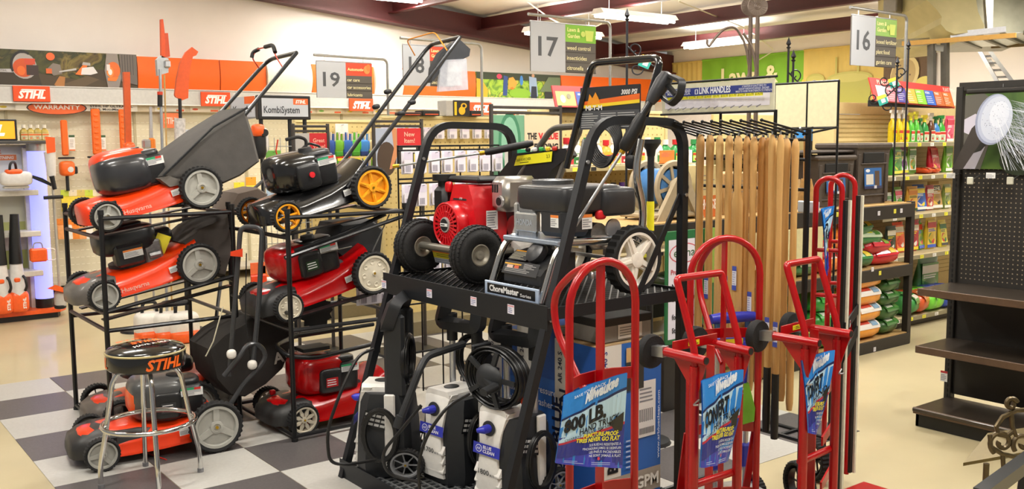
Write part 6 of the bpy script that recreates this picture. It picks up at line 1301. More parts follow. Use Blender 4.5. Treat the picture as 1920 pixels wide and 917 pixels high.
for k in range(26):
    x = .05+k*.40
    if 1.0 < x < 2.2: continue
    p.rect(x, .005, x+.34, .07, rg.choice(('e8dcc8', 'e0d4b4', 'ece6da'))).ell(x+.06, .035, .035, .012, rg.choice(('6fae3a', 'd8502a', 'e0c83a'))).rect(x+.24, .01, x+.33, .03, 'e8622a')
p.rect(1.02, .0, 2.25, .075, 'e6e0d2').ell(1.42, .03, .30, .075, '2a2422').ell(1.42, .03, .285, .068, 'e0622a').text('WARRANTY', 1.42, .015, .045, 'ece6dc', w=.46, al='c', bold=.02).text('STIHL HP ULTRA OIL', 1.75, .042, .024, '3a3632', w=.45, bold=.02).text('STIHL MotoMix', 1.75, .008, .024, '3a3632', w=.3, bold=.02)
p.build('graphic_print', st_b, frame((0, -.0265, 1.935), (1, 0, 0), (0, 0, 1)))
def stihl_sign(label, x0, x1, z0, z1, Y, th=.02):
    t = thing('brand_sign', label, 'sign', ((x0+x1)/2, Y, z0), group='orange logo signs'); w, h = x1-x0, z1-z0
    MB().cbox((0, 0, h/2), (w, th, h), .003).build('board', mat('e24c12', .45), t, 0)
    p = PR(); p.text('STIHL', 0, h*.22, h*.46, 'f6f2ec', w=w*.74, al='c', bold=.05, shear=.3).poly([(-w*.30, h*.72), (w*.38, h*.72), (w*.36, h*.79), (-w*.26, h*.79)], 'f6f2ec'); p.build('logo', t, frame((0, -th/2-.001, 0), (1, 0, 0), (0, 0, 1)))
for i, (xa, xb, ya_, yb_) in enumerate(((25, 93, 190, 164), (377, 431, 199, 175), (655, 699, 208, 187), (880, 921, 215, 194))):
    a, c = gy(xa, ya_, YW-.13), gy(xb, yb_, YW-.13); stihl_sign('orange STIHL sign, %s from the left along the valance' % ORD[i], a.x, c.x, a.z, c.z+.01, YW-.13)
# printed panels above the valance
def wall_panel(label, px0, px1, m, pr=None, z0=2.195, z1=2.555, name='fascia_panel', cat='panel', grp='panels above the valance', bulge=.02):
    xa, xb = gy(px0, 130, YW+.05).x, gy(px1, 130, YW+.05).x; t = thing(name, label, cat, (xa, YW+.05, z0), group=grp); w, h = xb-xa, z1-z0
    MB().loft([[V((x, -bulge*math.sin(PI*k/8), h*k/8)) for k in range(9)]+[V((x, .03, h)), V((x, .03, 0))] for x in (.003, w-.003)]).build('board', m, t, 50)
    if pr: q = pr(w, h); q.v = [(x, y, z+bulge*math.sin(PI*min(1, max(0, y/h)))) for x, y, z in q.v]; q.build('print', t, frame((0, -.001, 0), (1, 0, 0), (0, 0, 1)))
    return t
OP = mat('ea6412', .45, noise=.03); CP = mat('e6dfc8', .4)
forest = multi('forest_photo', ('1c2010', '4a4a1e', '2e3016', '7a6a34', '3a2c1a'), 5, .5, 5)
def saw_photo(w, h):
    p = PR(step=.0007)
    p.poly([(0, 0), (w, 0), (w, h*.30), (w*.55, h*.22), (w*.3, h*.36), (0, h*.30)], '4a3c28').poly([(0, .0), (w*.32, 0), (w*.30, h*.34), (w*.1, h*.42), (0, h*.36)], '382e1e').poly([(w*.45, .02), (w*.82, h*.6), (w*.86, h*.5), (w*.6, .0)], '5f4e36').poly([(w*.5, h*.5), (w*.75, h*.2), (w, h*.25), (w, h*.55)], '443828')
    p.poly([(0, h*.36), (w*.13, h*.36), (w*.13, h*.46), (0, h*.44)], 'b8b4b4')
    p.ell(w*.205, h*.55, w*.085, h*.36, 'a8a09a', rot=.2).ell(w*.20, h*.50, w*.07, h*.26, 'c8501e').ell(w*.185, h*.42, w*.028, h*.13, 'e06a24').rect(w*.22, h*.3, w*.30, h*.58, '3a2a26').rect(w*.21, h*.60, w*.28, h*.76, 'c8482a')
    q = [(w*.20+w*.085*math.cos(a), h*.56+h*.42*math.sin(a)) for a in [1.0+2.6*k/14 for k in range(15)]]; q2 = [(w*.20+w*.07*math.cos(a), h*.56+h*.35*math.sin(a)) for a in [1.0+2.6*k/14 for k in range(14, -1, -1)]]; p.poly(q+q2, '1c1a18')
    p.poly([(w*.36, h*.50), (w*.40, h*.66), (w*.45, h*.62), (w*.46, h*.36), (w*.40, h*.30)], '7d7268').ell(w*.385, h*.84, w*.03, h*.11, 'd8622a').poly([(w*.40, h*.05), (w*.44, h*.30), (w*.48, h*.28), (w*.47, 0), (w*.42, 0)], 'a8703a').rect(w*.35, h*.36, w*.39, h*.50, 'd0602a')
    p.poly([(w*.44, h*.40), (w*.56, h*.48), (w*.56, h*.54), (w*.44, h*.44)], 'b8b4ae').poly([(w*.55, h*.36), (w*.62, h*.70), (w*.645, h*.66), (w*.60, h*.34)], 'e0722a').poly([(w*.59, h*.36), (w*.60, h*.55), (w*.68, h*.60), (w*.71, h*.42), (w*.66, h*.36)], 'd9d4d0').poly([(w*.60, h*.64), (w*.61, h*.72), (w*.66, h*.70), (w*.66, h*.62)], 'a8a4a0')
    p.poly([(w*.78, 0), (w*.76, h*.5), (w*.78, h), (w*.86, h), (w*.88, h*.3), (w*.86, 0)], '8d837c').poly([(w*.88, h*.2), (w*.87, h), (w, h), (w, h*.1)], '6a625c').rects([(w*(.89+.02*k), h*(.4), w*(.893+.02*k), h*.98) for k in range(5)], '2f2a2a')
    p.ell(w*.825, h*.52, w*.05, h*.24, 'd86a2a').ell(w*.80, h*.46, w*.026, h*.15, 'e8843a').ell(w*.80, h*.46, w*.015, h*.09, 'e6ded6').poly([(w*.78, h*.2), (w*.84, h*.2), (w*.86, h*.32), (w*.78, h*.3)], 'e07a2e').rect(w*.775, h*.5, w*.80, h*.68, 'd8d0ca')
    p.text('STIHL', w*.04, h*.385, h*.045, '5a5654', w=w*.05)
    return p
wall_panel('long wall photograph of chainsaws at work on logs', -14, 256, forest, saw_photo, name='photo_panel', cat='poster', grp=None, bulge=.0, z1=2.57)
wall_panel('plain orange wall panel right of the chainsaw photograph', 257, 411, OP); wall_panel('plain orange wall panel behind the top mower handle', 412, 498, OP)
wall_panel('glossy cream wall panel left of the aisle 19 sign', 499, 583, CP, bulge=.05); wall_panel('narrow orange wall panel behind the aisle 19 sign', 584, 700, OP)
wall_panel('glossy cream wall panel between the aisle 19 and 18 signs', 701, 754, CP, bulge=.05); wall_panel('plain orange wall panel behind the aisle 18 sign', 755, 891, OP)
gardenm = multi('garden_photo', ('2f5a1c', '6f9a2c', 'a8c83a', '4a7a24', 'd8cc4a'), 7, .5, 4)
def garden_photo(w, h):
    p = PR(step=.0007); p.rect(0, h*.72, w, h, '2f3a24').poly([(0, 0), (0, h*.75), (w*.06, h*.7), (w*.13, h*.3), (w*.12, 0)], 'e0a81c').ell(w*.26, h*.85, w*.03, h*.1, 'd83a5a').poly([(w*.3, h*.1), (w*.31, h*.9), (w*.36, h*.85), (w*.35, h*.1)], '2f4a8a').poly([(w*.36, h*.35), (w*.37, h*.8), (w*.42, h*.85), (w*.47, h*.6), (w*.44, h*.4)], 'e8a03a').ell(w*.52, h*.72, w*.02, h*.2, '3f86d0').poly([(w*.62, h*.1), (w*.61, h*.9), (w*.70, h*.85), (w*.72, h*.1)], '9ab0d0').poly([(w*.63, h*.0), (w*.64, h*.5), (w*.70, h*.5), (w*.71, 0)], '1f2438').ell(w*.66, h*.93, w*.018, h*.07, 'c89a7a').poly([(w*.38, h*.4), (w*.52, h*.02), (w*.54, h*.02), (w*.41, h*.45)], 'e87a1c').poly([(w*.74, h*.3), (w*.85, h*.9), (w, h*.9), (w, h*.2)], '6a7a5a').ell(w*.5, h*.2, w*.13, h*.2, '8aba2c').rect(w*.8, .0, w*.9, h*.3, '2a2a2a')
    return p
wall_panel('wall photograph of people gardening with flowers behind the aisle 17 sign', 893, 1050, gardenm, garden_photo, name='photo_panel', cat='poster', grp=None, bulge=0); wall_panel('orange wall panel running into the far corner', 1051, 1240, OP)
# ------------------------------------------------------------------ hanging tools on the wall
OSC = mat('f0681c', .4)
def at6(px, py, Y=YW-.05): return gy(px, py, Y)
def hang_trimmer(label, px, ytop, ybot, wpx, yeng, Y=YW-.08, wide=False):
    a = gy(px, ytop, Y); e_ = gy(px, yeng, Y); t = thing('hedge_trimmer', label, 'hedge trimmer', (a.x, Y, e_.z-.12), group='hedge trimmers hanging on the wall'); o = t.location; k = (a-EYEP).dot(CF)/FPX; w = wpx*k; zt = a.z-o.z; zb = gy(px, ybot, Y).z-o.z
    MB().cbox((0, 0, (zt+zb)/2), (w, .03, zt-zb), .012).build('scabbard', OSC, t, 0)
    if wide:
        for j in range(7): MB().sell((0, -.016, zb+.06+j*(zt-zb-.1)/6.5), (w*.55, .012, .035), .8, .8, 12, 6).build('scabbard_dimple', OSC, t)
    MB().cbox((0, -.03, zb-.025), (w*2.4, .05, .02), .008).build('hand_guard', BLACK, t); MB().sell((0, -.03, .12), (.155, .12, .16), .5, .7, 20, 10).build('motor_housing', OSC, t, 50)
    MB(frame((.025, -.085, .11), (1, 0, 0), (0, 0, 1))).lathe([(.032, -.01), (.03, .006), (.001, .008)], 16).build('starter_cap', mat('d9d4ce', .4), t); MB().cbox((.085, -.02, .1), (.04, .06, .08), .01).build('muffler', BLACK, t); MB().cyl((0, -.02, .05), (0, -.02, -.12), .018).build('rear_handle', BLACK, t)
    return t
hang_trimmer('hedge trimmer with a slim orange scabbard, leftmost on the wall', 119, 225, 292, 12, 316); hang_trimmer('hedge trimmer with a wide dimpled orange scabbard, middle of the wall', 178, 204, 290, 16, 317, wide=True); hang_trimmer('hedge trimmer with a dimpled orange scabbard, partly behind the tall orange blade', 229, 205, 292, 14, 318, wide=True)
for i, px in enumerate((135, 193)):
    q = gy(px, 268, YW-.04); p = PR(); p.rect(-.03, -.085, .03, .085, 'ece8e0').rect(-.03, .06, .03, .085, '3a5a34').rect(-.03, -.085, .03, -.07, 'e8783a').lines(-.02, -.05, .02, .04, 5, 'b8b0a4', .4, i)
    t = thing('price_card', 'white price card %s on the slatted wall' % ('right of the slim trimmer', 'right of the dimpled trimmer')[i], 'card', q); MB().cbox((0, .004, 0), (.062, .004, .172), .001).build('card', PAPER, t, 0); p.build('print', t, frame((0, .0015, 0), (1, 0, 0), (0, 0, 1)))
def packet(name, label, q, w, h, d, col, c2, grp, cat='packet', n=(0, -1)):
    t = thing(name, label, cat, q, group=grp); MB().hull([(x, y, z) for x in (-w/2, w/2) for y, z in ((-d, -h), (0, -h), (-d*.7, -h*.35), (0, -h*.3))]).build('pack', mat(col, .35, noise=.1, scale=30), t, 0)
    cd_ = MB().cbox((0, -.004, -h*.15), (w, .006, h*.3), .002).build('header_card', mat(c2, .5), t, 0); MB().cyl((0, .03, -.015), (0, -.05, -.01), .003, n=6).build('peg', STEEL, t); return t
for i in range(6): packet('glove_pack', 'yellow glove pack, %s from the left on the slatted wall' % ORD[i], gy(121+i*15, 356, YW-.06), .085, .23, .05, 'e6cb34', ('c8d84a', 'e8dcc0', 'd8c06a')[i % 3], 'yellow glove packs')
for i in range(5): packet('glove_pack', 'orange and white work glove pack, %s from the left below the yellow packs' % ORD[i], gy(113+i*13, 410, YW-.06), .075, .22, .04, ('e8a060', 'ece6dc', 'e8862c')[i % 3], 'e8862c', 'orange work glove packs')
# shelves of boxes at floor level of the wall
MB().cbox((XW1/2-.5, -.15, .12), (XW1-1, .5, .04), .004).build('base_shelf', mat('b8b0a0', .5), wf, 0)
# ------------------------------------------------------------------ endcap display with the lit column
E0 = V((1.0, 9.5, 0)); ec = thing('endcap_display', 'grey tool endcap with an orange foot and a glowing blue light column', 'display', E0); EG = mat('c9c5ba', .5)
MB().cbox((.45, .22, .80), (.86, .03, 1.56), .003).build('back_panel', EG, ec, 0)
MB().hull([(x, y, z) for x, y in ((-.4, -.05), (.98, -.06), (1.05, .05), (1.02, .35), (-.4, .35)) for z in (.05, .085)]).build('foot_plate', ORANGE, ec, 0); MB().hull([(x, y, z) for x, y in ((-.4, -.03), (.96, -.04), (1.0, .05), (.98, .33), (-.4, .33)) for z in (.0, .05)]).build('foot_base', BLACK, ec, 0)
cxx = .885
cl_ = MB().cyl((cxx, .10, .17), (cxx, .10, 1.52), .075, n=24).build('light_column', mat('8f93ff', .4, emit=1.3), ec); MB().cyl((cxx, .10, .085), (cxx, .10, .17), .08, n=24).build('column_foot', BLACK, ec); MB().cyl((cxx, .10, 1.52), (cxx, .10, 1.60), .08, n=24).build('column_cap', SILVER, ec)
MB().cbox((.5, .12, 1.60), (.95, .3, .03), .004).build('top_board', mat('4a4844', .5), ec, 0)
for z in (1.15, .78, .42): MB().cbox((.5, .08, z), (.72, .26, .05), .006).build('shelf_bracket', mat('d3cfc4', .5), ec, 0)
MB().cbox((.80, .15, .8), (.05, .06, 1.5), .003).build('upright', EG, ec, 0)
p = PR(); grass = 'a8ac6a'; p.rect(.3, 1.16, .80, 1.56, 'c9ccd2').text('STIHL', .52, 1.50, .03, 'e0642a', w=.1, bold=.04, shear=.3).rect(.50, 1.44, .74, 1.49, 'd87a4a').text('LIGHTNING', .52, 1.452, .024, 'ece6e2', w=.2, bold=.03, shear=.2).poly([(.3, 1.36), (.42, 1.22), (.5, 1.16), (.42, 1.16), (.3, 1.28)], '7d7888').rect(.3, .8, .78, 1.13, 'c4c4ae').rect(.3, .8, .78, .88, grass).ell(.45, .95, .1, .1, 'b87a3a').rect(.6, .45, .78, .62, '9aa05a').rect(.3, .10, .78, .4, 'b8b4a8')
p.build('poster_print', ec, frame((0, .203, 0), (1, 0, 0), (0, 0, 1)))
scn = thing('lit_screen', 'glowing orange screen with white lettering on top of the endcap', 'screen', (1.52, 9.55, 1.62)); MB().cbox((-.05, 0, .09), (.52, .04, .19), .006).build('housing', BLACK, scn, 0)
p = PR(); p.rect(-.29, .012, .19, .168, 'f2981c').text('STIHL', -.25, .045, .085, 'fff6e6', w=.36, bold=.06, shear=.3); p.build('screen_image', scn, frame((0, -.0205, 0), (1, 0, 0), (0, 0, 1)), glow_mat(.9))
for i in range(4): 
    q = gy(47+i*13, 262, 9.62); bottle('oil_bottle', 'small golden oil bottle, %s from the screen on the endcap top' % ORD[i], (q.x, 9.66, 1.616), .16, .07, 'b8a04a', ('e8dcb0', 'e8742a', '6a5a2a'), 'cap', 'e8e0d0', 'oil bottles on the endcap')
# tools on the endcap
BWH = mat('dcd9d6', .35, coat=.2)
def blower(label, px, Y, zb, s_=1.0):
    q = gy(px, 585, Y); t = thing('leaf_blower', label, 'leaf blower', (q.x, Y, zb)); MB().tube([(0, 0, .10), (0, .0, .30), (0, .0, .45)], [.075, .065, .05], 16).build('body', BWH, t, 50); MB().sell((0, 0, .10), (.17, .15, .20), .5, .6).build('motor_cover', ORANGE, t, 50)
    MB().tube([(0, 0, .44), (.0, 0, .6), (.01, 0, .88)], [.058, .05, .036], 16).build('blow_tube', BLACK, t); MB().cbox((-.01, -.06, .30), (.05, .03, .04), .01).build('switch', ORANGE, t); MB().tube(fillet([(.05, -.06, .2), (.06, -.09, .24), (.05, -.09, .31), (.04, -.055, .33)], .02), .012, 8).build('handle', BLACK, t)
    p = PR(); p.text('STIHL', 0, 0, .025, 'f2ece4', w=.1, rot=PI/2, bold=.04); p.build('lettering', t, frame((.05, -.073, .04), (1, 0, 0), (0, 0, 1))); return t
blower('white and orange leaf blower with a black tube standing on the endcap foot', 36, 9.42, .088); blower('white leaf blower cut off by the left edge of the photo', 6, 9.40, .088)
cs = thing('chainsaw', 'white and grey chainsaw lying on the endcap shelf at the left edge', 'chainsaw', gy(30, 335, 9.35)); MB().sell((0, 0, 0), (.26, .14, .13), .5, .5).build('body', BWH, cs, 50); MB().tube(fillet([(-.06, -.05, .02), (-.05, -.06, .14), (.0, .0, .15), (.02, .06, .05)], .04), .011, 8).build('front_handle', BLACK, cs); MB().sell((-.02, -.02, .06), (.14, .1, .05), .5, .5).build('cover', ORANGE, cs, 50); MB().hull([(.12, -.07, .0), (.22, -.07, -.05), (.30, -.07, -.09), (.30, -.07, -.07), (.2, -.07, .0), (.12, -.07, .03), (.12, -.05, 0), (.22, -.05, -.05), (.30, -.05, -.09), (.2, -.05, .0)]).build('bar_guard', BLACK, cs, 30); MB().cbox((0, .02, -.075), (.2, .1, .02), .004).build('stand_foot', EG, cs, 0)
bt_ = thing('battery_pack', 'orange charger box hanging in clear wrap on the light column', 'charger', gy(72, 478, 9.33)); MB().cbox((0, 0, -.0), (.14, .08, .12), .015).build('case', ORANGE, bt_, 0); MB().tube(fillet([(-.04, 0, .06), (-.03, 0, .11), (.03, 0, .11), (.04, 0, .06)], .02), .006, 6).build('strap', GREY, bt_); MB().tube(fillet([(.07, 0, .05), (.14, 0, .05), (.15, 0, -.06), (.07, 0, -.05)], .05), .005, 6).build('cord', WHITE, bt_)
bp_ = thing('brush_cutter', 'brush cutter with orange scabbard hanging right of the light column', 'brush cutter', gy(96, 330, 9.25)); o = bp_.location; MB().cyl(gy(96, 300, 9.25)-o, gy(112, 545, 9.2)-o, .012).build('shaft', mat('b8b2a8', .4, .4), bp_); MB().hull([gy(x, y, 9.2+k*.08)-o for x, y in ((85, 256), (103, 258), (104, 285), (88, 288)) for k in (0, 1)]).build('scabbard', ORANGE, bp_, 0); MB().tube([gy(93, 285, 9.25)-o, gy(97, 330, 9.25)-o], [.05, .035], 14).build('housing', BWH, bp_); MB().tube([gy(97, 330, 9.22)-o, gy(103, 355, 9.22)-o], [.022, .018], 10).build('grip', BLACK, bp_); MB().tube([gy(82, 371, 9.15)-o, gy(118, 369, 9.15)-o], [.016, .016], 10).build('side_handle', BLACK, bp_)
ms = MB().sell(gy(113, 562, 9.2)-o, (.10, .1, .17), .6, .8).build('trimmer_head', mat('b9b4ae', .4), bp_); MB().sell(gy(113, 574, 9.2)-o, (.10, .1, .05), .6, .9).build('spool', BLACK, bp_); MB().hull([gy(x, y, Y)-o for x, y in ((88, 541), (104, 534), (132, 544), (128, 550), (104, 545)) for Y in (9.12, 9.28)]).build('guard', ORANGE, bp_, 0)
# ------------------------------------------------------------------ pole tools standing behind the orange mowers
def stand(t, z=0): MB().lathe([(.14, 0), (.13, .02), (.02, .03)], 20).build('round_base', BLACK, t)
def pole_tool(name, label, cat, px, yb, Y, build):
    q = gy(px, yb, Y); t = thing(name, label, cat, (q.x, Y, 0)); stand(t); build(t, V((q.x, Y, 0))); return t
def b1(t, o):
    f = lambda x, y: gy(x, y, 8.0)-o
    MB().cyl((0, 0, .02), f(300, 130), .012).build('pole', mat('b4b9be', .3, .7), t); MB().cyl(f(300, 200), f(300, 174), .02).build('pole_grip', BLACK, t); MB().cyl(f(300, 178), f(300, 172), .022).build('grip_ring', mat('c83a1c', .4), t); MB().tube([V((.05, .02, .02)), f(314, 330), f(308, 140)], .007, 8).build('rope_pole', mat('b8955a', .6), t)
    MB().hull([f(x, y)+V((0, k*.05, 0)) for x, y in ((294, 112), (302, 104), (316, 110), (316, 136), (296, 142)) for k in (0, 1)]).build('saw_head', mat('b4b8ba', .4, .6), t, 0); MB().hull([f(x, y)+V((0, k*.04, 0)) for x, y in ((302, 36), (306, 36), (310, 70), (310, 108), (303, 108)) for k in (0, 1)]).build('scabbard', mat('d8501c', .4), t, 0); MB().hull([f(x, y)+V((0, k*.03, 0)) for x, y in ((310, 62), (315, 62), (319, 106), (310, 108)) for k in (0, 1)]).build('side_blade', mat('c8481c', .4), t, 0); MB().cbox(f(313, 120), (.05, .05, .06), .01).build('gear_box', SILVER, t)
pole_tool('pole_pruner', 'tall silver pole pruner with an upright orange scabbard', 'pole pruner', 300, 320, 8.0, b1)
def b2(t, o):
    f = lambda x, y: gy(x, y, 8.05)-o
    MB().cyl((0, 0, .02), f(337, 185), .014).build('pole', BLACK, t); MB().cyl(f(338, 290), f(337, 222), .045).build('wrapped_housing', mat('cfcac6', .25, noise=.3, scale=40), t); pts = [(330, 182), (328, 178), (331, 150), (338, 118), (348, 98), (360, 88), (372, 97), (368, 104), (362, 106), (357, 125), (354, 160), (353, 184), (342, 188)]
    n = len(pts); a = [f(x, y) for x, y in pts]; MB().add(a+[q+V((0, .03, 0)) for q in a], [tuple(range(n-1, -1, -1)), tuple(range(n, 2*n))]+[(k, (k+1) % n, n+(k+1) % n, n+k) for k in range(n)]).build('curved_scabbard', mat('dc561c', .4), t, 30)
pole_tool('pole_saw', 'pole saw with a wide curved orange scabbard left of the grass bag', 'pole saw', 338, 320, 8.05, b2)
def b3(t, o):
    f = lambda x, y: gy(x, y, 8.3)-o
    MB().cyl((0, 0, .02), f(243, 300), .014).build('pole', SILVER, t); MB().hull([f(x, y)+V((0, k*.04, 0)) for x, y in ((232, 135), (244, 135), (247, 268), (236, 268)) for k in (0, 1)]).build('scabbard', mat('cc541c', .4), t, 0); MB().sell(f(243, 282), (.09, .09, .14), .6, .7).build('gear_housing', ORANGE, t, 50)
pole_tool('hedge_trimmer', 'long-reach hedge trimmer with a tall dark orange scabbard', 'hedge trimmer', 243, 320, 8.3, b3)
def b4(t, o):
    f = lambda x, y: gy(x, y, 8.4)-o
    MB().cyl((0, 0, .02), f(277, 300), .01).build('pole', SILVER, t); MB().hull([f(x, y)+V((0, k*.02, 0)) for x, y in ((281, 200), (285, 200), (287, 260), (281, 260)) for k in (0, 1)]).build('blade', SILVER, t, 0); MB().cbox(f(275, 270), (.07, .06, .08), .012).build('motor', SILVER, t); MB().cbox(f(285, 272), (.05, .06, .12), .012).build('cover', mat('e8822a', .4), t)
pole_tool('pole_saw', 'small pole saw with a bare silver blade behind the top orange mower', 'pole saw', 277, 320, 8.4, b4)
# ------------------------------------------------------------------ KombiSystem stand
ks = thing('sign_stand', 'black framed KombiSystem sign stand with a wire tool rack below', 'sign', (3.36, 7.5, 0)); o = ks.location
a, c = gy(484, 224, 7.5), gy(581, 180, 7.5); w, h = c.x-a.x, c.z-a.z
MB().cbox(((a.x+c.x)/2-o.x, .02, (a.z+c.z)/2), (w, .06, h), .006).build('sign_frame', mat('1a1a1b', .35), ks, 0)
p = PR(); p.rect(.03, .025, w-.025, h-.025, 'c4c9d0').rect(w*.66, h-.075, w-.025, h-.025, 'ee6a2a').text('STIHL', w*.70, h-.064, .026, 'f4eee6', w=w*.2, bold=.05, shear=.3).text('KombiSystem', w*.1, h*.27, .055, '2f3338', w=w*.68, bold=.012); p.build('sign_print', ks, frame((a.x-o.x, -.0105, a.z), (1, 0, 0), (0, 0, 1)))
s0, s1 = gy(432, 228, 8.0), gy(482, 182, 7.55); MB().hull([s0-o, V((s0.x, s0.y, s1.z-.02))-o, V((s1.x, s1.y, s0.z+.02))-o, s1-o, s0-o+V((.02, .02, 0)), s1-o+V((.02, .02, 0))]).build('side_panel', mat('9a9a98', .5), ks, 0)
p = PR(); p.rect(.03, .03, .42, .20, 'c4c9d0').rect(.25, .14, .42, .20, 'ee6a2a').text('Kombi', .06, .07, .055, '2f3338', w=.3); p.build('side_print', ks, frame(s0-o+V((-.004, -.004, 0)), (s1-s0)*1.0-V((0, 0, s1.z-s0.z)), (0, 0, 1)))
for px in (491, 545, 573): q = gy(px, 225, 7.5)-o; MB().cyl((q.x, .02, .0), (q.x, .02, a.z), .018, n=8).build('leg', BLACK, ks)
b = MB()
for j in range(16): b.cyl((gy(488, 230, 7.5).x-o.x, -.03, .35+j*.08), (gy(576, 230, 7.5).x-o.x, -.03, .35+j*.08), .003, n=5)
for j in range(9): xx = gy(488+j*11, 230, 7.5).x-o.x; b.cyl((xx, -.034, .3), (xx, -.034, 1.62), .003, n=5)
b.build('wire_grid', GALV, ks, 0, kind='stuff'); MB().cbox((0, 0, .01), (.6, .4, .02), .004).build('floor_plate', BLACK, ks, 0)
tk_ = thing('trimmer_motor', 'white and orange trimmer motor hanging left of the wire tool rack', 'trimmer', gy(487, 268, 7.35)); MB().sell((0, 0, 0), (.10, .1, .26), .6, .7).build('housing', BLACK, tk_, 50); MB().sell((-.02, -.02, .10), (.1, .1, .1), .6, .7).build('cover', ORANGE, tk_, 50); MB().cyl((.02, -.05, .08), (.02, -.065, .08), .03).build('filter', BLACK, tk_); MB().sell((.04, 0, .02), (.05, .08, .2), .6, .7).build('side_cover', BWH, tk_, 50)
for i, (x, y, c, c2) in enumerate(((372, 300, 'ece8e4', '4a8a4a'), (370, 330, 'e8e2da', 'e8742a'), (512, 300, 'e6e6e6', '6fae4a'), (530, 320, 'ece8e4', 'e8742a'), (470, 350, 'e8c83a', 'e8a02a'), (448, 360, 'e8c83a', 'f0d83a'), (502, 515, 'ece9e4', 'e8742a'), (483, 510, 'd8401c', 'e86a3a'), (512, 345, 'b8d0e8', '5a86c8'), (640, 250, 'd83a2c', 'ece4dc'))):
    packet('accessory_pack', ('white tagged pack beside the grass bag', 'white and orange pack beside the grass bag', 'white pack with a green header on the wire rack', 'white pack with an orange header on the wire rack', 'yellow pack right of the orange mower wheel', 'upright yellow pack behind the orange mower wheel', 'white pack with an orange base beside the red mower', 'red pack hanging behind the folded grey handle', 'pale blue pack on the wire rack', 'red pack left of the glove display')[i], (gy(x, y-18, YW-.06) if i in (0, 1, 4, 5) else gy(x, y-18, 7.98) if i == 9 else gy(x, y-18, 7.44)), .13, .32, .03, c, c2, 'accessory packs on the wire rack')
# ------------------------------------------------------------------ aisle signs
def aisle_sign(num, hdr, lines_, hcol, p0, p1, Y, px_pole, label, glyph):
    a, c = gy(p0[0], p1[1], Y), gy(p1[0], p0[1], Y); a = V((gy(p0[0], (p0[1]+p1[1])/2, Y).x, Y, min(a.z, c.z))); x1 = gy(p1[0], (p0[1]+p1[1])/2, Y).x; w = x1-a.x; zt = gy(p0[0], p0[1], Y).z; h = zt-gy(p0[0], p1[1], Y).z; a.z = zt-h
    q = gy(px_pole, 120, Y); t = thing('aisle_sign', label, 'sign', (q.x, Y, 0), group='numbered aisle signs'); o = t.location
    MB().cbox((a.x-o.x+w/2, 0, a.z+h/2), (w, .012, h), .002).build('board', mat('5d5852', .5), t, 0)
    p = PR(); p.rect(0, 0, w, h, '5a554f').rect(0, 0, w*.52, h, 'b4b7bc').text(num, w*.26, h*.33, h*.38, '4d5054', w=w*.30, al='c', bold=.02).rect(w*.52, h*.64, w, h, hcol)
    for k, s_ in enumerate(hdr): p.text(s_, w*.55, h*(.86-.13*k) if len(hdr) > 1 else h*.78, h*.08, 'f0e6a0', bold=.02)
    for k, s_ in enumerate(lines_): p.text(s_, w*.54, h*(.48-.21*k), h*.085, 'e8dfae', bold=.01).rect(w*.52, h*(.43-.21*k)-.002, w, h*(.43-.21*k)+.002, '38342f')
    if glyph == 'can': p.poly([(w*.84, h*.68), (w*.94, h*.68), (w*.96, h*.9), (w*.82, h*.9)], 'c8d86a').ell(w*.79, h*.82, w*.035, h*.06, 'c8d86a')
    else: p.ell(w*.9, h*.82, w*.06, h*.12, 'e88a4a').ell(w*.93, h*.88, w*.04, h*.1, 'e07a3a')
    p.build('print', t, frame((a.x-o.x, -.0065, a.z), (1, 0, 0), (0, 0, 1)))
    MB().tube(fillet([(a.x-o.x-.02, 0, zt+.06), (-.03, 0, zt+.05), (0, 0, zt+.02), (0, 0, .0)], [0, .06, .06, 0] if False else .05), .013, 10).build('pole', mat('9a9a96', .35, .7), t)
    for k in (.15, .85): MB().cyl((a.x-o.x+w*k, 0, zt-.01), (a.x-o.x+w*k, 0, zt+.06), .004, n=6).build('hanger', STEEL, t)
    MB().cyl((a.x-o.x, 0, zt+.006), (a.x-o.x+w, 0, zt+.006), .006, n=6).build('top_rail', SILVER, t); return t
aisle_sign('19', ('Automotive',), ('car care', 'car accessories', 'lubricants'), 'd8482c', (593, 115), (697, 183), 8.5, 726, 'aisle 19 sign reading Automotive on a bent steel pole', 'leaf')
aisle_sign('18', ('Lawn &', 'Garden'), ('grills', 'gloves', 'decor'), 'd8482c', (755, 84), (850, 160), 7.5, 903, 'aisle 18 sign half hidden behind the black mower handle', 'leaf')
aisle_sign('17', ('Lawn &', 'Garden'), ('weed control', 'insecticides', 'citronella'), '7fb83a', (994, 40), (1116, 133), 6.5, 1144, 'aisle 17 sign listing weed control, insecticides and citronella', 'can')
aisle_sign('16', ('Lawn &', 'Garden'), ('boxed fertilizer', 'plant food', 'garden care'), '8fb85a', (1595, 28), (1679, 122), 4.6, 1697, 'aisle 16 sign listing boxed fertilizer beside the duct', 'can')
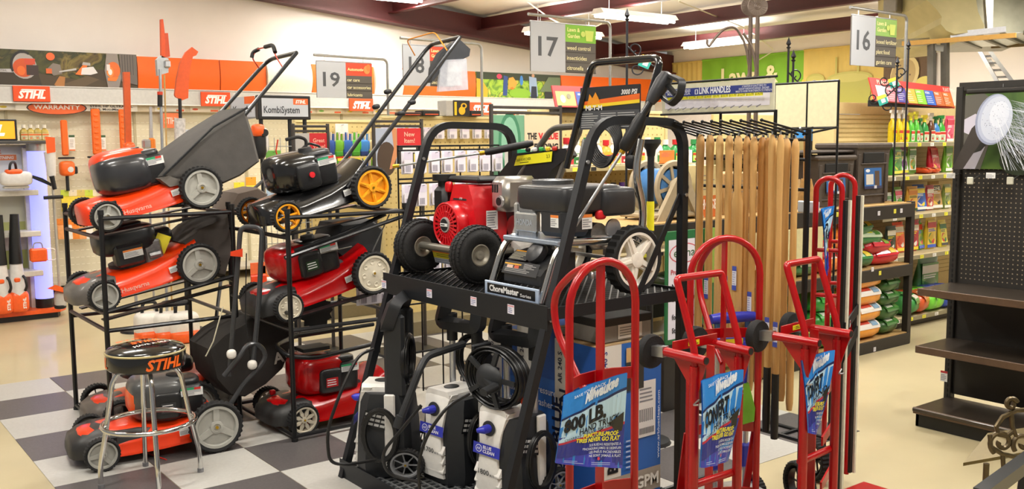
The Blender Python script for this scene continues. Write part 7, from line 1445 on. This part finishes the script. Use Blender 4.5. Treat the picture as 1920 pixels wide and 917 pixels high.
# ------------------------------------------------------------------ central tan gondolas
PG = mat('d2bd80', .6, noise=.05)
def gondola_wall(label, x0, x1, Y, zt, shelves=(), depth=.4):
    t = thing('gondola', label, 'shelving', (x0, Y, 0)); L = x1-x0
    MB().cbox((L/2, depth, zt/2), (L, .03, zt), .003).build('peg_panel', PG, t, 0); b = MB()
    for i in range(int(L/.05)):
        for j in range(int((zt-.7)/.05)): b.add([V((.03+i*.05+u, depth-.0165, .72+j*.05+v)) for u, v in ((-.006, -.006), (.006, -.006), (.006, .006), (-.006, .006))], [(0, 1, 2, 3)])
    b.build('peg_holes', mat('a08a54', .7), t, 0, kind='stuff'); MB().cbox((L/2, depth, zt+.012), (L, .05, .025), .004).build('top_cap', mat('dccb94', .5), t, 0)
    for x in (0, L): MB().cbox((x, depth, zt/2), (.03, .05, zt), .003).build('upright', mat('c9b884', .5), t, 0)
    for z in shelves:
        s_ = MB().cbox((L/2, depth/2, z-.012), (L, depth, .02), .002).build('shelf', SHM, t, 0); MB().cbox((L/2, -.004, z-.018), (L, .008, .034), .002).build('price_rail', mat('a89a70', .5), s_, 0)
        for k in range(int(L/.17)): q = PR(); q.rect(-.025, -.013, .025, .013, ('f0ea4a', '2a2a28', 'f0ea4a', 'ece9e4')[k % 4]); q.build('price_tag', s_, frame((.08+k*.17, -.0085, z-.018), (1, 0, 0), (0, 0, 1)))
    MB().cbox((L/2, depth/2, .06), (L, depth, .12), .003).build('base', mat('7d745c', .5), t, 0)
    return t
gondola_wall('tan pegboard gondola with blister packs behind the red engine washer', 3.98, 5.4, 6.6, 1.77)
gondola_wall('tan gondola shelved with garden chemicals behind the chrome framed washer', 4.28, 5.66, 5.0, 1.78, (1.40, 1.10, .75, .4))
gondola_wall('tan gondola carrying the gloves behind the black mower', 3.72, 4.9, 7.7, 1.76)
# blister packs on the tan pegboard and the black wire grid
wg = thing('wire_grid_panel', 'black wire grid panel hung with blister packs behind the red engine washer', 'display', (2.93, 4.95, 0)); o = wg.location
gw = gy(935, 300, 4.95).x-o.x; b = MB()
for k in range(6): MB().cyl((gw*k/5, 0, .05), (gw*k/5, 0, 1.56), .0055, n=6).build('grid_wire', WI, wg)
for z in (1.555, 1.53, 1.36, 1.335, 1.16, 1.135, .95, .6, .3): MB().cyl((0, -.006, z), (gw, -.006, z), .0055, n=6).build('grid_bar', WI, wg)
for x in (0, gw): MB().cyl((x, -.2, .01), (x, .2, .01), .012, n=8).build('foot', WI, wg)
def blister(label, q, w=.07, h=.135, c='c9b8b4', grp='blister packs on the wire grid'):
    t = thing('blister_pack', label, 'packet', q, random.uniform(-.08, .08), grp); MB().cbox((0, 0, -h/2), (w, .004, h), .001).build('card', mat('e9e4ea', .5), t, 0); MB().sell((0, -.012, -h*.66), (w*.8, .024, h*.55), .5, .5, 12, 6).build('bubble', mat(c, .15, noise=.2, scale=60), t, 50)
    p = PR(); p.rect(-w*.42, -h*.95, w*.42, -h*.02, 'e4dee6').rect(-w*.42, -h*.36, w*.42, -h*.02, 'd9d0e0').rects([(-w*.3+.006*k, -h*.9, -w*.3+.006*k+.003, -h*.62) for k in range(6)], '7a7484'); p.build('print', t, frame((0, -.0255, 0), (1, 0, 0), (0, 0, 1))); MB().cyl((0, .0, -.01), (0, -.05, -.008), .0025, n=5).build('peg', STEEL, t); return t
for r_, z in enumerate((1.525, 1.33, 1.13, .93)):
    for i in range(8): blister('%s blister pack from the left in the %s row of the wire grid' % (ORD[i], ('top', 'second', 'third', 'bottom')[r_]), (2.97+i*(gw-.08)/7, 4.92, z), c=('c4b4b0', 'd0c8c4', 'b8a8a0', 'cfc4b4')[(i+r_) % 4])
for i in range(9): blister('%s flat white pack from the left on the tan pegboard top row' % ORD[i], (4.0+i*.13, 6.94, 1.70), .09, .1, 'd8d8d8', 'packs on the tan pegboard')
for r_ in range(2):
    for i in range(4): 
        x = gy(690+i*19, 575+r_*0, 4.8).x; 
        if r_ == 0: blister('%s low pack hanging below the rack lip, from the left' % ORD[i], (x, 4.85, .80), .09, .15, ('c8b0a8', '3a2a3a', 'b8a8b8', 'c4b8b0')[i], 'low packs behind the rack')
# gloves
for r_, (z, n_) in enumerate(((1.68, 6), (1.45, 6))):
    for i in range(n_):
        x = gy(618+i*16, 260, 7.6).x; c = ('2c4f9a', '6fae2c', '2f62b0', '58b83a', '3f86d0', 'c8b88a')[(i+r_*2) % 6]; t = thing('glove_pair', '%s pair of garden gloves from the left in the %s row' % (ORD[i], ('upper', 'lower')[r_]), 'gloves', (x, 7.6, z-.2), group='garden gloves on the tan gondola')
        MB().sell((0, 0, .06), (.085, .04, .12), .5, .5, 14, 8).build('palm', mat(c, .7), t, 50)
        for k in range(4): MB().tube([(-.03+k*.02, 0, .10), (-.032+k*.021, -.006, .185-(.012 if k in (0, 3) else 0))], [.0105, .008], 8).build('finger', mat(('d9d4c8', c)[k % 2], .7), t)
        MB().sell((.047, -.005, .07), (.025, .025, .08), .6, .8, 10, 6).build('thumb', mat(c, .7), t, 50); MB().cbox((0, 0, .0), (.08, .042, .05), .01).build('cuff', mat(('2a3f80', '4a9a2c')[i % 2], .7), t)
        q = PR(); q.rect(-.025, -.012, .025, .012, 'f0e23a'); q.build('price_tag', t, frame((0, -.03, -.05), (1, 0, 0), (0, 0, 1)))
# framed promo signs
def promo(label, p0, p1, Y, draw, border='3a342f'):
    a, c = gy(p0[0], p1[1], Y), gy(p1[0], p0[1], Y); t = thing('promo_sign', label, 'sign', (a.x, Y, 0)); w = c.x-a.x; z0, z1 = a.z, c.z; h = z1-z0
    for x in (0, w): MB().cbox((x, 0, z1/2+.01), (.022, .022, z1+.02), .003).build('frame_post', mat(border, .5), t, 0)
    for z in (z1, z1-.035): MB().cbox((w/2, 0, z), (w, .02, .018), .003).build('frame_bar', mat(border, .5), t, 0)
    MB().cbox((w/2, 0, z0+(h-.05)/2), (w-.02, .008, h-.05), .001).build('board', mat('c9b896', .6), t, 0); MB().cbox((w/2, 0, .01), (w+.05, .3, .02), .004).build('foot', BLACK, t, 0)
    p = PR(); draw(p, w, h-.05); p.build('print', t, frame((0, -.005, z0), (1, 0, 0), (0, 0, 1))); return t
promo('framed New Item! sign with a price and a picture of soil', (702, 228), (790, 318), 6.2, lambda p, w, h: (p.rect(.01, 0, w*.46, h, 'a8b0c0'), p.ell(w*.25, h*.25, w*.2, h*.42, '4a3a2e'), p.poly([(w*.35, 0), (w*.46, h*.3), (w*.46, h), (w*.36, h), (w*.40, h*.5), (w*.3, 0)], 'c8875a'), p.rect(w*.47, h*.56, w-.01, h, 'c8242a'), p.text('New', w*.73, h*.80, h*.11, 'f0b8a0', al='c', w=w*.22), p.text('Item!', w*.73, h*.64, h*.11, 'f0b8a0', al='c', w=w*.22), p.rect(w*.47, 0, w-.01, h*.55, '2a2622'), p.text('$1', w*.62, h*.1, h*.26, 'd8c84a', bold=.02), p.rect(w*.58, h*.4, w*.86, h*.52, 'e9e6e2')))
promo('framed Great Value! sign with a yellow price behind the black mower', (552, 237), (614, 322), 6.6, lambda p, w, h: (p.rect(.01, 0, w-.01, h, '2e2822'), p.rect(.01, h*.45, w*.45, h, 'b4b0aa'), p.rect(w*.45, h*.45, w-.01, h, 'c8242a'), p.text('Great', w*.72, h*.76, h*.1, 'f0b8a0', al='c', w=w*.34), p.text('Value!', w*.72, h*.60, h*.1, 'f0b8a0', al='c', w=w*.36), p.text('$1.00', w*.3, h*.12, h*.2, 'd8cc5a', w=w*.55, bold=.01)))
promo('framed sign reading THE VALUE FINDING beside the green sprayer boxes', (922, 203), (1050, 330), 5.0, lambda p, w, h: (p.rect(.01, 0, w*.46, h, '6a9a7a'), p.ell(w*.25, h*.55, w*.16, h*.5, '3f7a5a'), p.ell(w*.25, h*.55, w*.12, h*.42, '7fae92'), p.rect(w*.46, 0, w-.01, h, 'd3c0a0'), p.text('THE', w*.50, h*.60, h*.10, '2a2624', w=w*.14, bold=.05), p.text('VALUE', w*.66, h*.60, h*.10, 'c8242a', w=w*.30, bold=.05), p.text('FINDING', w*.60, h*.42, h*.10, '2a2624', w=w*.36, bold=.05)))
for i in range(2):
    x0 = gy(940+i*29, 260, 4.85).x; t = simple_box('white and green CHAPIN sprayer box, %s one' % ('left', 'right')[i], (x0, 4.70, .85), (x0+.112, 4.82, 1.53), 'dcd8cc', None, None, 'sprayer_box')
    p = PR(); p.rect(-.056, .60, .056, .68, '1f8a5a').text('CHAPIN', 0, .615, .022, 'e6f0e6', al='c', w=.09, bold=.02).text('HOME', .01, .55, .02, '5a8a6a', al='c', w=.06).text('&', -.015, .50, .04, '3a9a6a').text('GARDEN', .01, .47, .02, '5a8a6a', al='c', w=.08).lines(-.04, .3, .04, .42, 5, 'a8b0a4', .3, i); p.build('front_print', t, frame((0, -.0615, 0), (1, 0, 0), (0, 0, 1)))
sbs = thing('box_stand', 'dark stand under the two sprayer boxes', 'stand', (gy(955, 330, 4.85).x, 4.76, 0)); MB().cbox((.04, 0, .83), (.34, .2, .03), .003).build('top', BEAM, sbs, 0)
for x in (-.1, .18): MB().cbox((x, 0, .41), (.03, .18, .82), .003).build('leg', BEAM, sbs, 0)
# bottles on the chemicals gondola
white_b = 'ece8de'; n = 0
for i, px in enumerate((1062, 1080, 1100, 1118, 1136, 1150, 1166, 1180, 1196, 1214, 1232, 1247, 1266, 1284, 1300)):
    c = white_b if i not in (11, 12, 13) and i < 14 else '2f8f4a'
    if i in (4, 7): c = 'e8a83a'
    bottle('chemical_bottle', '%s bottle from the left on the chemicals top shelf' % ORD[i], (gy(px, 300, 5.14).x, 5.14, 1.402), .22 if c == white_b else .20, .10, c, (('c8323c', 'ece6da', '5a2a2a'), ('3f8a4a', 'e8e2d2', '2a5a34'), ('e8c84a', 'c8322a', '5a4a2a'))[i % 3] if c == white_b else ('b8d84a', 'c8422a', 'ece9dc'), 'cap', ('c8242c', 'ece8e0', '2f8a4a', 'ece8e0')[i % 4], 'bottles on the chemicals gondola')
for i, px in enumerate((1060, 1078, 1096, 1114, 1132, 1150, 1166, 1184)):
    bottle('chemical_bottle', '%s small bottle from the left on the second chemicals shelf' % ORD[i], (gy(px, 350, 5.12).x, 5.12, 1.102), .19, .09, ('ece8e2', '6a4a8a', '2a2a2c', 'e8e4dc')[i % 4], ('e0dce2', '6a4a94', '3a3a3a'), 'cap', ('5a3a8a', 'c83a2a', '2a2a2a')[i % 3], 'bottles on the chemicals gondola')
for i, px in enumerate((1225, 1236)): simple_box('%s on top of the chemicals shelf' % ('small orange carton', 'small white carton')[i], (5.3+i*.2, 5.1, 1.402), (5.46+i*.2, 5.25, 1.50), ('e8742a', 'ece8e0')[i])
# slanted red and blue header, toy-like boxes at the right
h2 = thing('header_sign', 'slanted red header with tan and blue panels left of the black washer handle', 'sign', (gy(1042, 200, 5.3).x, 5.3, 1.80)); hl2 = gy(1130, 190, 5.3).x-h2.location.x+.25
M2 = frame((0, 0, .02), (1, 0, .0), (0, .3, 1)); MB(M2).cbox((hl2/2, .08, -.006), (hl2, .16, .01), .002).build('board', mat('c82a28', .5), h2, 0); MB().cbox((hl2/2, .05, .0), (hl2, .05, .04), .003).build('mount', BEAM, h2, 0)
p = PR(); p.rect(0, 0, hl2, .16, 'b02a28').rect(0, .12, hl2, .16, 'c82a28').rect(.02, .01, .2, .118, 'c9b46a').rect(.21, .01, hl2-.02, .118, '2f4fa8').rect(.25, .02, .36, .08, '4a8a3c').lines(.23, .085, hl2-.06, .11, 1, 'd9e0f0', .5, 1).ell(.08, .06, .025, .03, 'e8e2d0').ell(.14, .08, .02, .02, '8a8468'); p.build('print', h2, M2)
for i, (a, c, txt, px) in enumerate((('3f8fd8', 'c8322a', None, 1497), ('3f8fd8', 'c8322a', None, 1512), ('3f8fd8', 'd83a2a', None, 1526), ('26305a', 'c8322a', None, 1541))): 
    x = gy(px, 225, 4.9).x; q_ = packet('toy_pack', 'blue hanging pack with a red spot, %s above the deck bins' % ORD[i], (x, 4.90, 1.70), .10, .14, .03, a, a, 'blue hanging packs'); MB().sell((0, -.02, -.05), (.035, .02, .03), .8, .8, 10, 6).build('red_spot', mat(c, .4), q_)
gondola_wall('tan gondola behind the deck bins with blue hanging packs', 6.62-1.0+1.05, 6.75, 4.95, 1.72) if False else None
simple_box('red and black boxed light on the shelf behind the deck bins', (gy(1532, 270, 4.9).x, 4.85, 1.46), (gy(1570, 270, 4.9).x, 5.0, 1.56), '2a2422', 'c8222c', 'Indoor', 'light_box')
rbk = thing('slat_shelving', 'tan slatted shelf unit behind the deck bins', 'shelving', (6.35, 5.2, 0)); MB().cbox((.3, .0, .9), (1.3, .03, 1.76), .003).build('back_panel', PG, rbk, 0); MB().cbox((.3, -.2, 1.445), (1.3, .4, .025), .003).build('shelf', BEAM, rbk, 0); MB().cbox((.3, -.2, .06), (1.3, .4, .12), .003).build('base', BEAM, rbk, 0)
# ------------------------------------------------------------------ boxes on top of the tan gondola
zt = 1.795
def topbox(label, px0, px1, h, col, draw=None, Y=6.9):
    x0, x1 = gy(px0, 210, Y).x, gy(px1, 210, Y).x; t = thing('tool_box', label, 'box', ((x0+x1)/2, Y+.08, zt)); w = x1-x0; MB().cbox((0, 0, h/2), (w, .14, h), .005).build('case', mat(col, .5), t, 0); MB().cbox((0, 0, h*.98), (w*.96, .12, h*.06), .004).build('lid', mat(col, .4), t, 0)
    p = PR(); (draw or (lambda p, w, h: p.rect(w*.1, h*.2, w*.9, h*.4, 'd8562a')))(p, w, h); p.build('print', t, frame((-w/2, -.0715, 0), (1, 0, 0), (0, 0, 1))); return t
topbox('grey and black chainsaw box with a yellow saw picture', 838, 882, .135, 'b4b0a8', lambda p, w, h: (p.rect(w*.28, 0, w, h, '1c1a18'), p.rect(w*.34, h*.06, w*.44, h*.9, 'f0c81c'), p.ell(w*.66, h*.35, w*.14, h*.26, 'f0b81c'), p.ell(w*.74, h*.66, w*.13, h*.18, 'e8b41c'), p.ell(w*.74, h*.66, w*.07, h*.1, '1c1a18')))
topbox('low black and orange tool case left of the saw box', 795, 826, .045, '1f1e1e'); topbox('low dark red tool case far left on the tan gondola', 757, 792, .03, '3a1c18'); topbox('small black case right of the saw box', 884, 904, .05, '1f1e1e')
# ------------------------------------------------------------------ sprayers on the floor seen under the racks, auger pole, lawn sign
for i, (x, y) in enumerate(((283, 612), (318, 605), (345, 612))):
    q = gz(x, 640, 0); t = thing('tank_sprayer', '%s white tank sprayer on the floor behind the mower rack' % ('left', 'middle', 'right')[i], 'sprayer', (q.x, q.y, 0), group='tank sprayers behind the rack'); MB().sell((0, 0, .12), (.24, .2, .24), .4, .6).build('tank', mat('e6e2da', .4), t, 50); MB().sell((0, -.02, .05), (.25, .21, .10), .4, .6).build('base', ORANGE, t, 50); MB().tube(fillet([(-.06, 0, .22), (-.05, 0, .32), (.05, 0, .32), (.06, 0, .22)], .03), .014, 8).build('handle', BLACK, t)
au = thing('auger_pole', 'black pole with a cupped top and a yellow label beside the hose reel', 'pole', (gd(1220, 350, 4.9).x, gd(1220, 350, 4.9).y, 0)); o = au.location
MB().cyl((0, 0, 0), (0, 0, 1.50), .018, n=12).build('shaft', BLACK, au); MB().lathe([(.02, 1.50), (.025, 1.53), (.05, 1.565), (.05, 1.585), (.01, 1.585)], 16).build('cup', BLACK, au); MB().cyl((0, 0, 1.12), (0, 0, 1.27), .0195, n=14).build('yellow_label', mat('f0e62c', .4), au); MB().lathe([(.12, 0), (.11, .02), (.02, .03)], 16).build('foot', BLACK, au)
ls = thing('lawn_sign', 'green and white lawn food sign with an oval logo behind the spoked wheel', 'sign', (4.0, 3.80, 0)); w, h = .42, .66
MB().cbox((w/2, 0, .40+h/2), (w, .012, h), .002).build('board', mat('1f6a3a', .5), ls, 0); MB().cbox((w/2, .02, .2), (w, .03, .4), .004).build('stand', BEAM, ls, 0)
p = PR(); p.rect(0.02, .03, w*.72, h-.05, 'e6e2f0').ell(w*.36, h*.80, w*.30, h*.09, 'd05a6a').ell(w*.36, h*.80, w*.28, h*.08, 'e9e4f0').text('edina', w*.36, h*.77, .05, '4a6a4a', al='c', w=.18).text('Products Co., Inc', .04, h*.62, .028, 'c8444a', w=.25, bold=.02).text('Natural', .05, h*.48, .036, '24222a', w=.12, bold=.03).text('Soil Activator', .05, h*.38, .036, '24222a', w=.22, bold=.03).text('for Lawn Foods', .05, h*.22, .03, '24222a', w=.24, bold=.02).text('Starter', .05, h*.10, .03, '24222a', w=.1, bold=.02).rect(w*.76, h*.5, w, h, '8fae4a').ell(w*.86, h*.6, .03, .03, 'e8a03a').text('ne', w*.8, h*.3, .04, 'e9f0e4').text('nut', w*.8, h*.14, .04, 'e9f0e4')
p.build('print', ls, frame((0, -.007, .40), (1, 0, 0), (0, 0, 1)))
# ================================================================== SMALL EXTRAS
def small_sign(label, p0, p1, Y, bg, txt, tc, fw=.8):
    a, c = gy(p0[0], p1[1], Y), gy(p1[0], p0[1], Y); t = thing('small_sign', label, 'sign', (a.x, Y, a.z)); w, h = c.x-a.x, c.z-a.z
    MB().cbox((w/2, .008, h/2), (w, .012, h), .002).build('board', mat(bg, .5), t, 0); p = PR(); p.text(txt, w/2, h*.28, h*.42, tc, w=w*fw, al='c', bold=.02); p.build('lettering', t, frame((0, .0015, 0), (1, 0, 0), (0, 0, 1))); return t
small_sign('pale blue sign reading Accessories behind the grass bag', (345, 243), (398, 264), YW-.04, 'c8ccd8', 'Accessories', '3a3f4a')
small_sign('small faded orange STIHL sign behind the pole saw', (306, 212), (336, 240), YW-.04, 'e87a4a', 'STIHL', 'f0d8c8')
# grey carton with a shipping label on top of the washer cartons
gc = thing('carton', 'low grey and black carton with a shipping label on the nearest washer carton', 'box', (2.79, 2.98, .7465)); MB().cbox((0, 0, .05), (.30, .22, .10), .004).build('box_body', mat('8f8c88', .6), gc, 0); MB().cbox((0, 0, .085), (.304, .224, .035), .003).build('box_lid', mat('2a2927', .5), gc, 0)
p = PR(); p.rect(-.07, .0, .07, .06, 'dcd8d2').lines(-.06, .008, .06, .052, 4, '8a8680', .4, 3); p.build('shipping_label', gc, frame((.02, -.1125, .01), (1, 0, 0), (0, 0, 1)))
# straw broom hanging at the right end of the handle rack
bm_ = thing('straw_broom', 'straw broom hanging at the right end of the handle rack', 'broom', gx(1512, 400, 3.55)); o = bm_.location
MB().cyl(gx(1513, 255, 3.55)-o, gx(1512, 340, 3.55)-o, .014).build('handle', WOOD[2], bm_); MB().loft([[gx(1512, y, 3.55)-o+V((.03*k*math.cos(2*PI*j/12), .05*k*math.sin(2*PI*j/12), 0)) for j in range(12)] for y, k in ((335, .5), (355, .7), (380, 1.1), (393, 1.2))]).build('straw_head', mat('b58a4a', .8, noise=.2, scale=80), bm_, 40); MB().cbox(gx(1516, 388, 3.5)-o, (.02, .10, .05), .004).build('paper_band', mat('cfe0ee', .5), bm_, 0)
MB().cyl(gx(1513, 255, 3.55)-o, V((3.5, gx(1513, 255, 3.55).y, 1.63))-o, .004, n=6).build('hang_loop', STEEL, bm_)
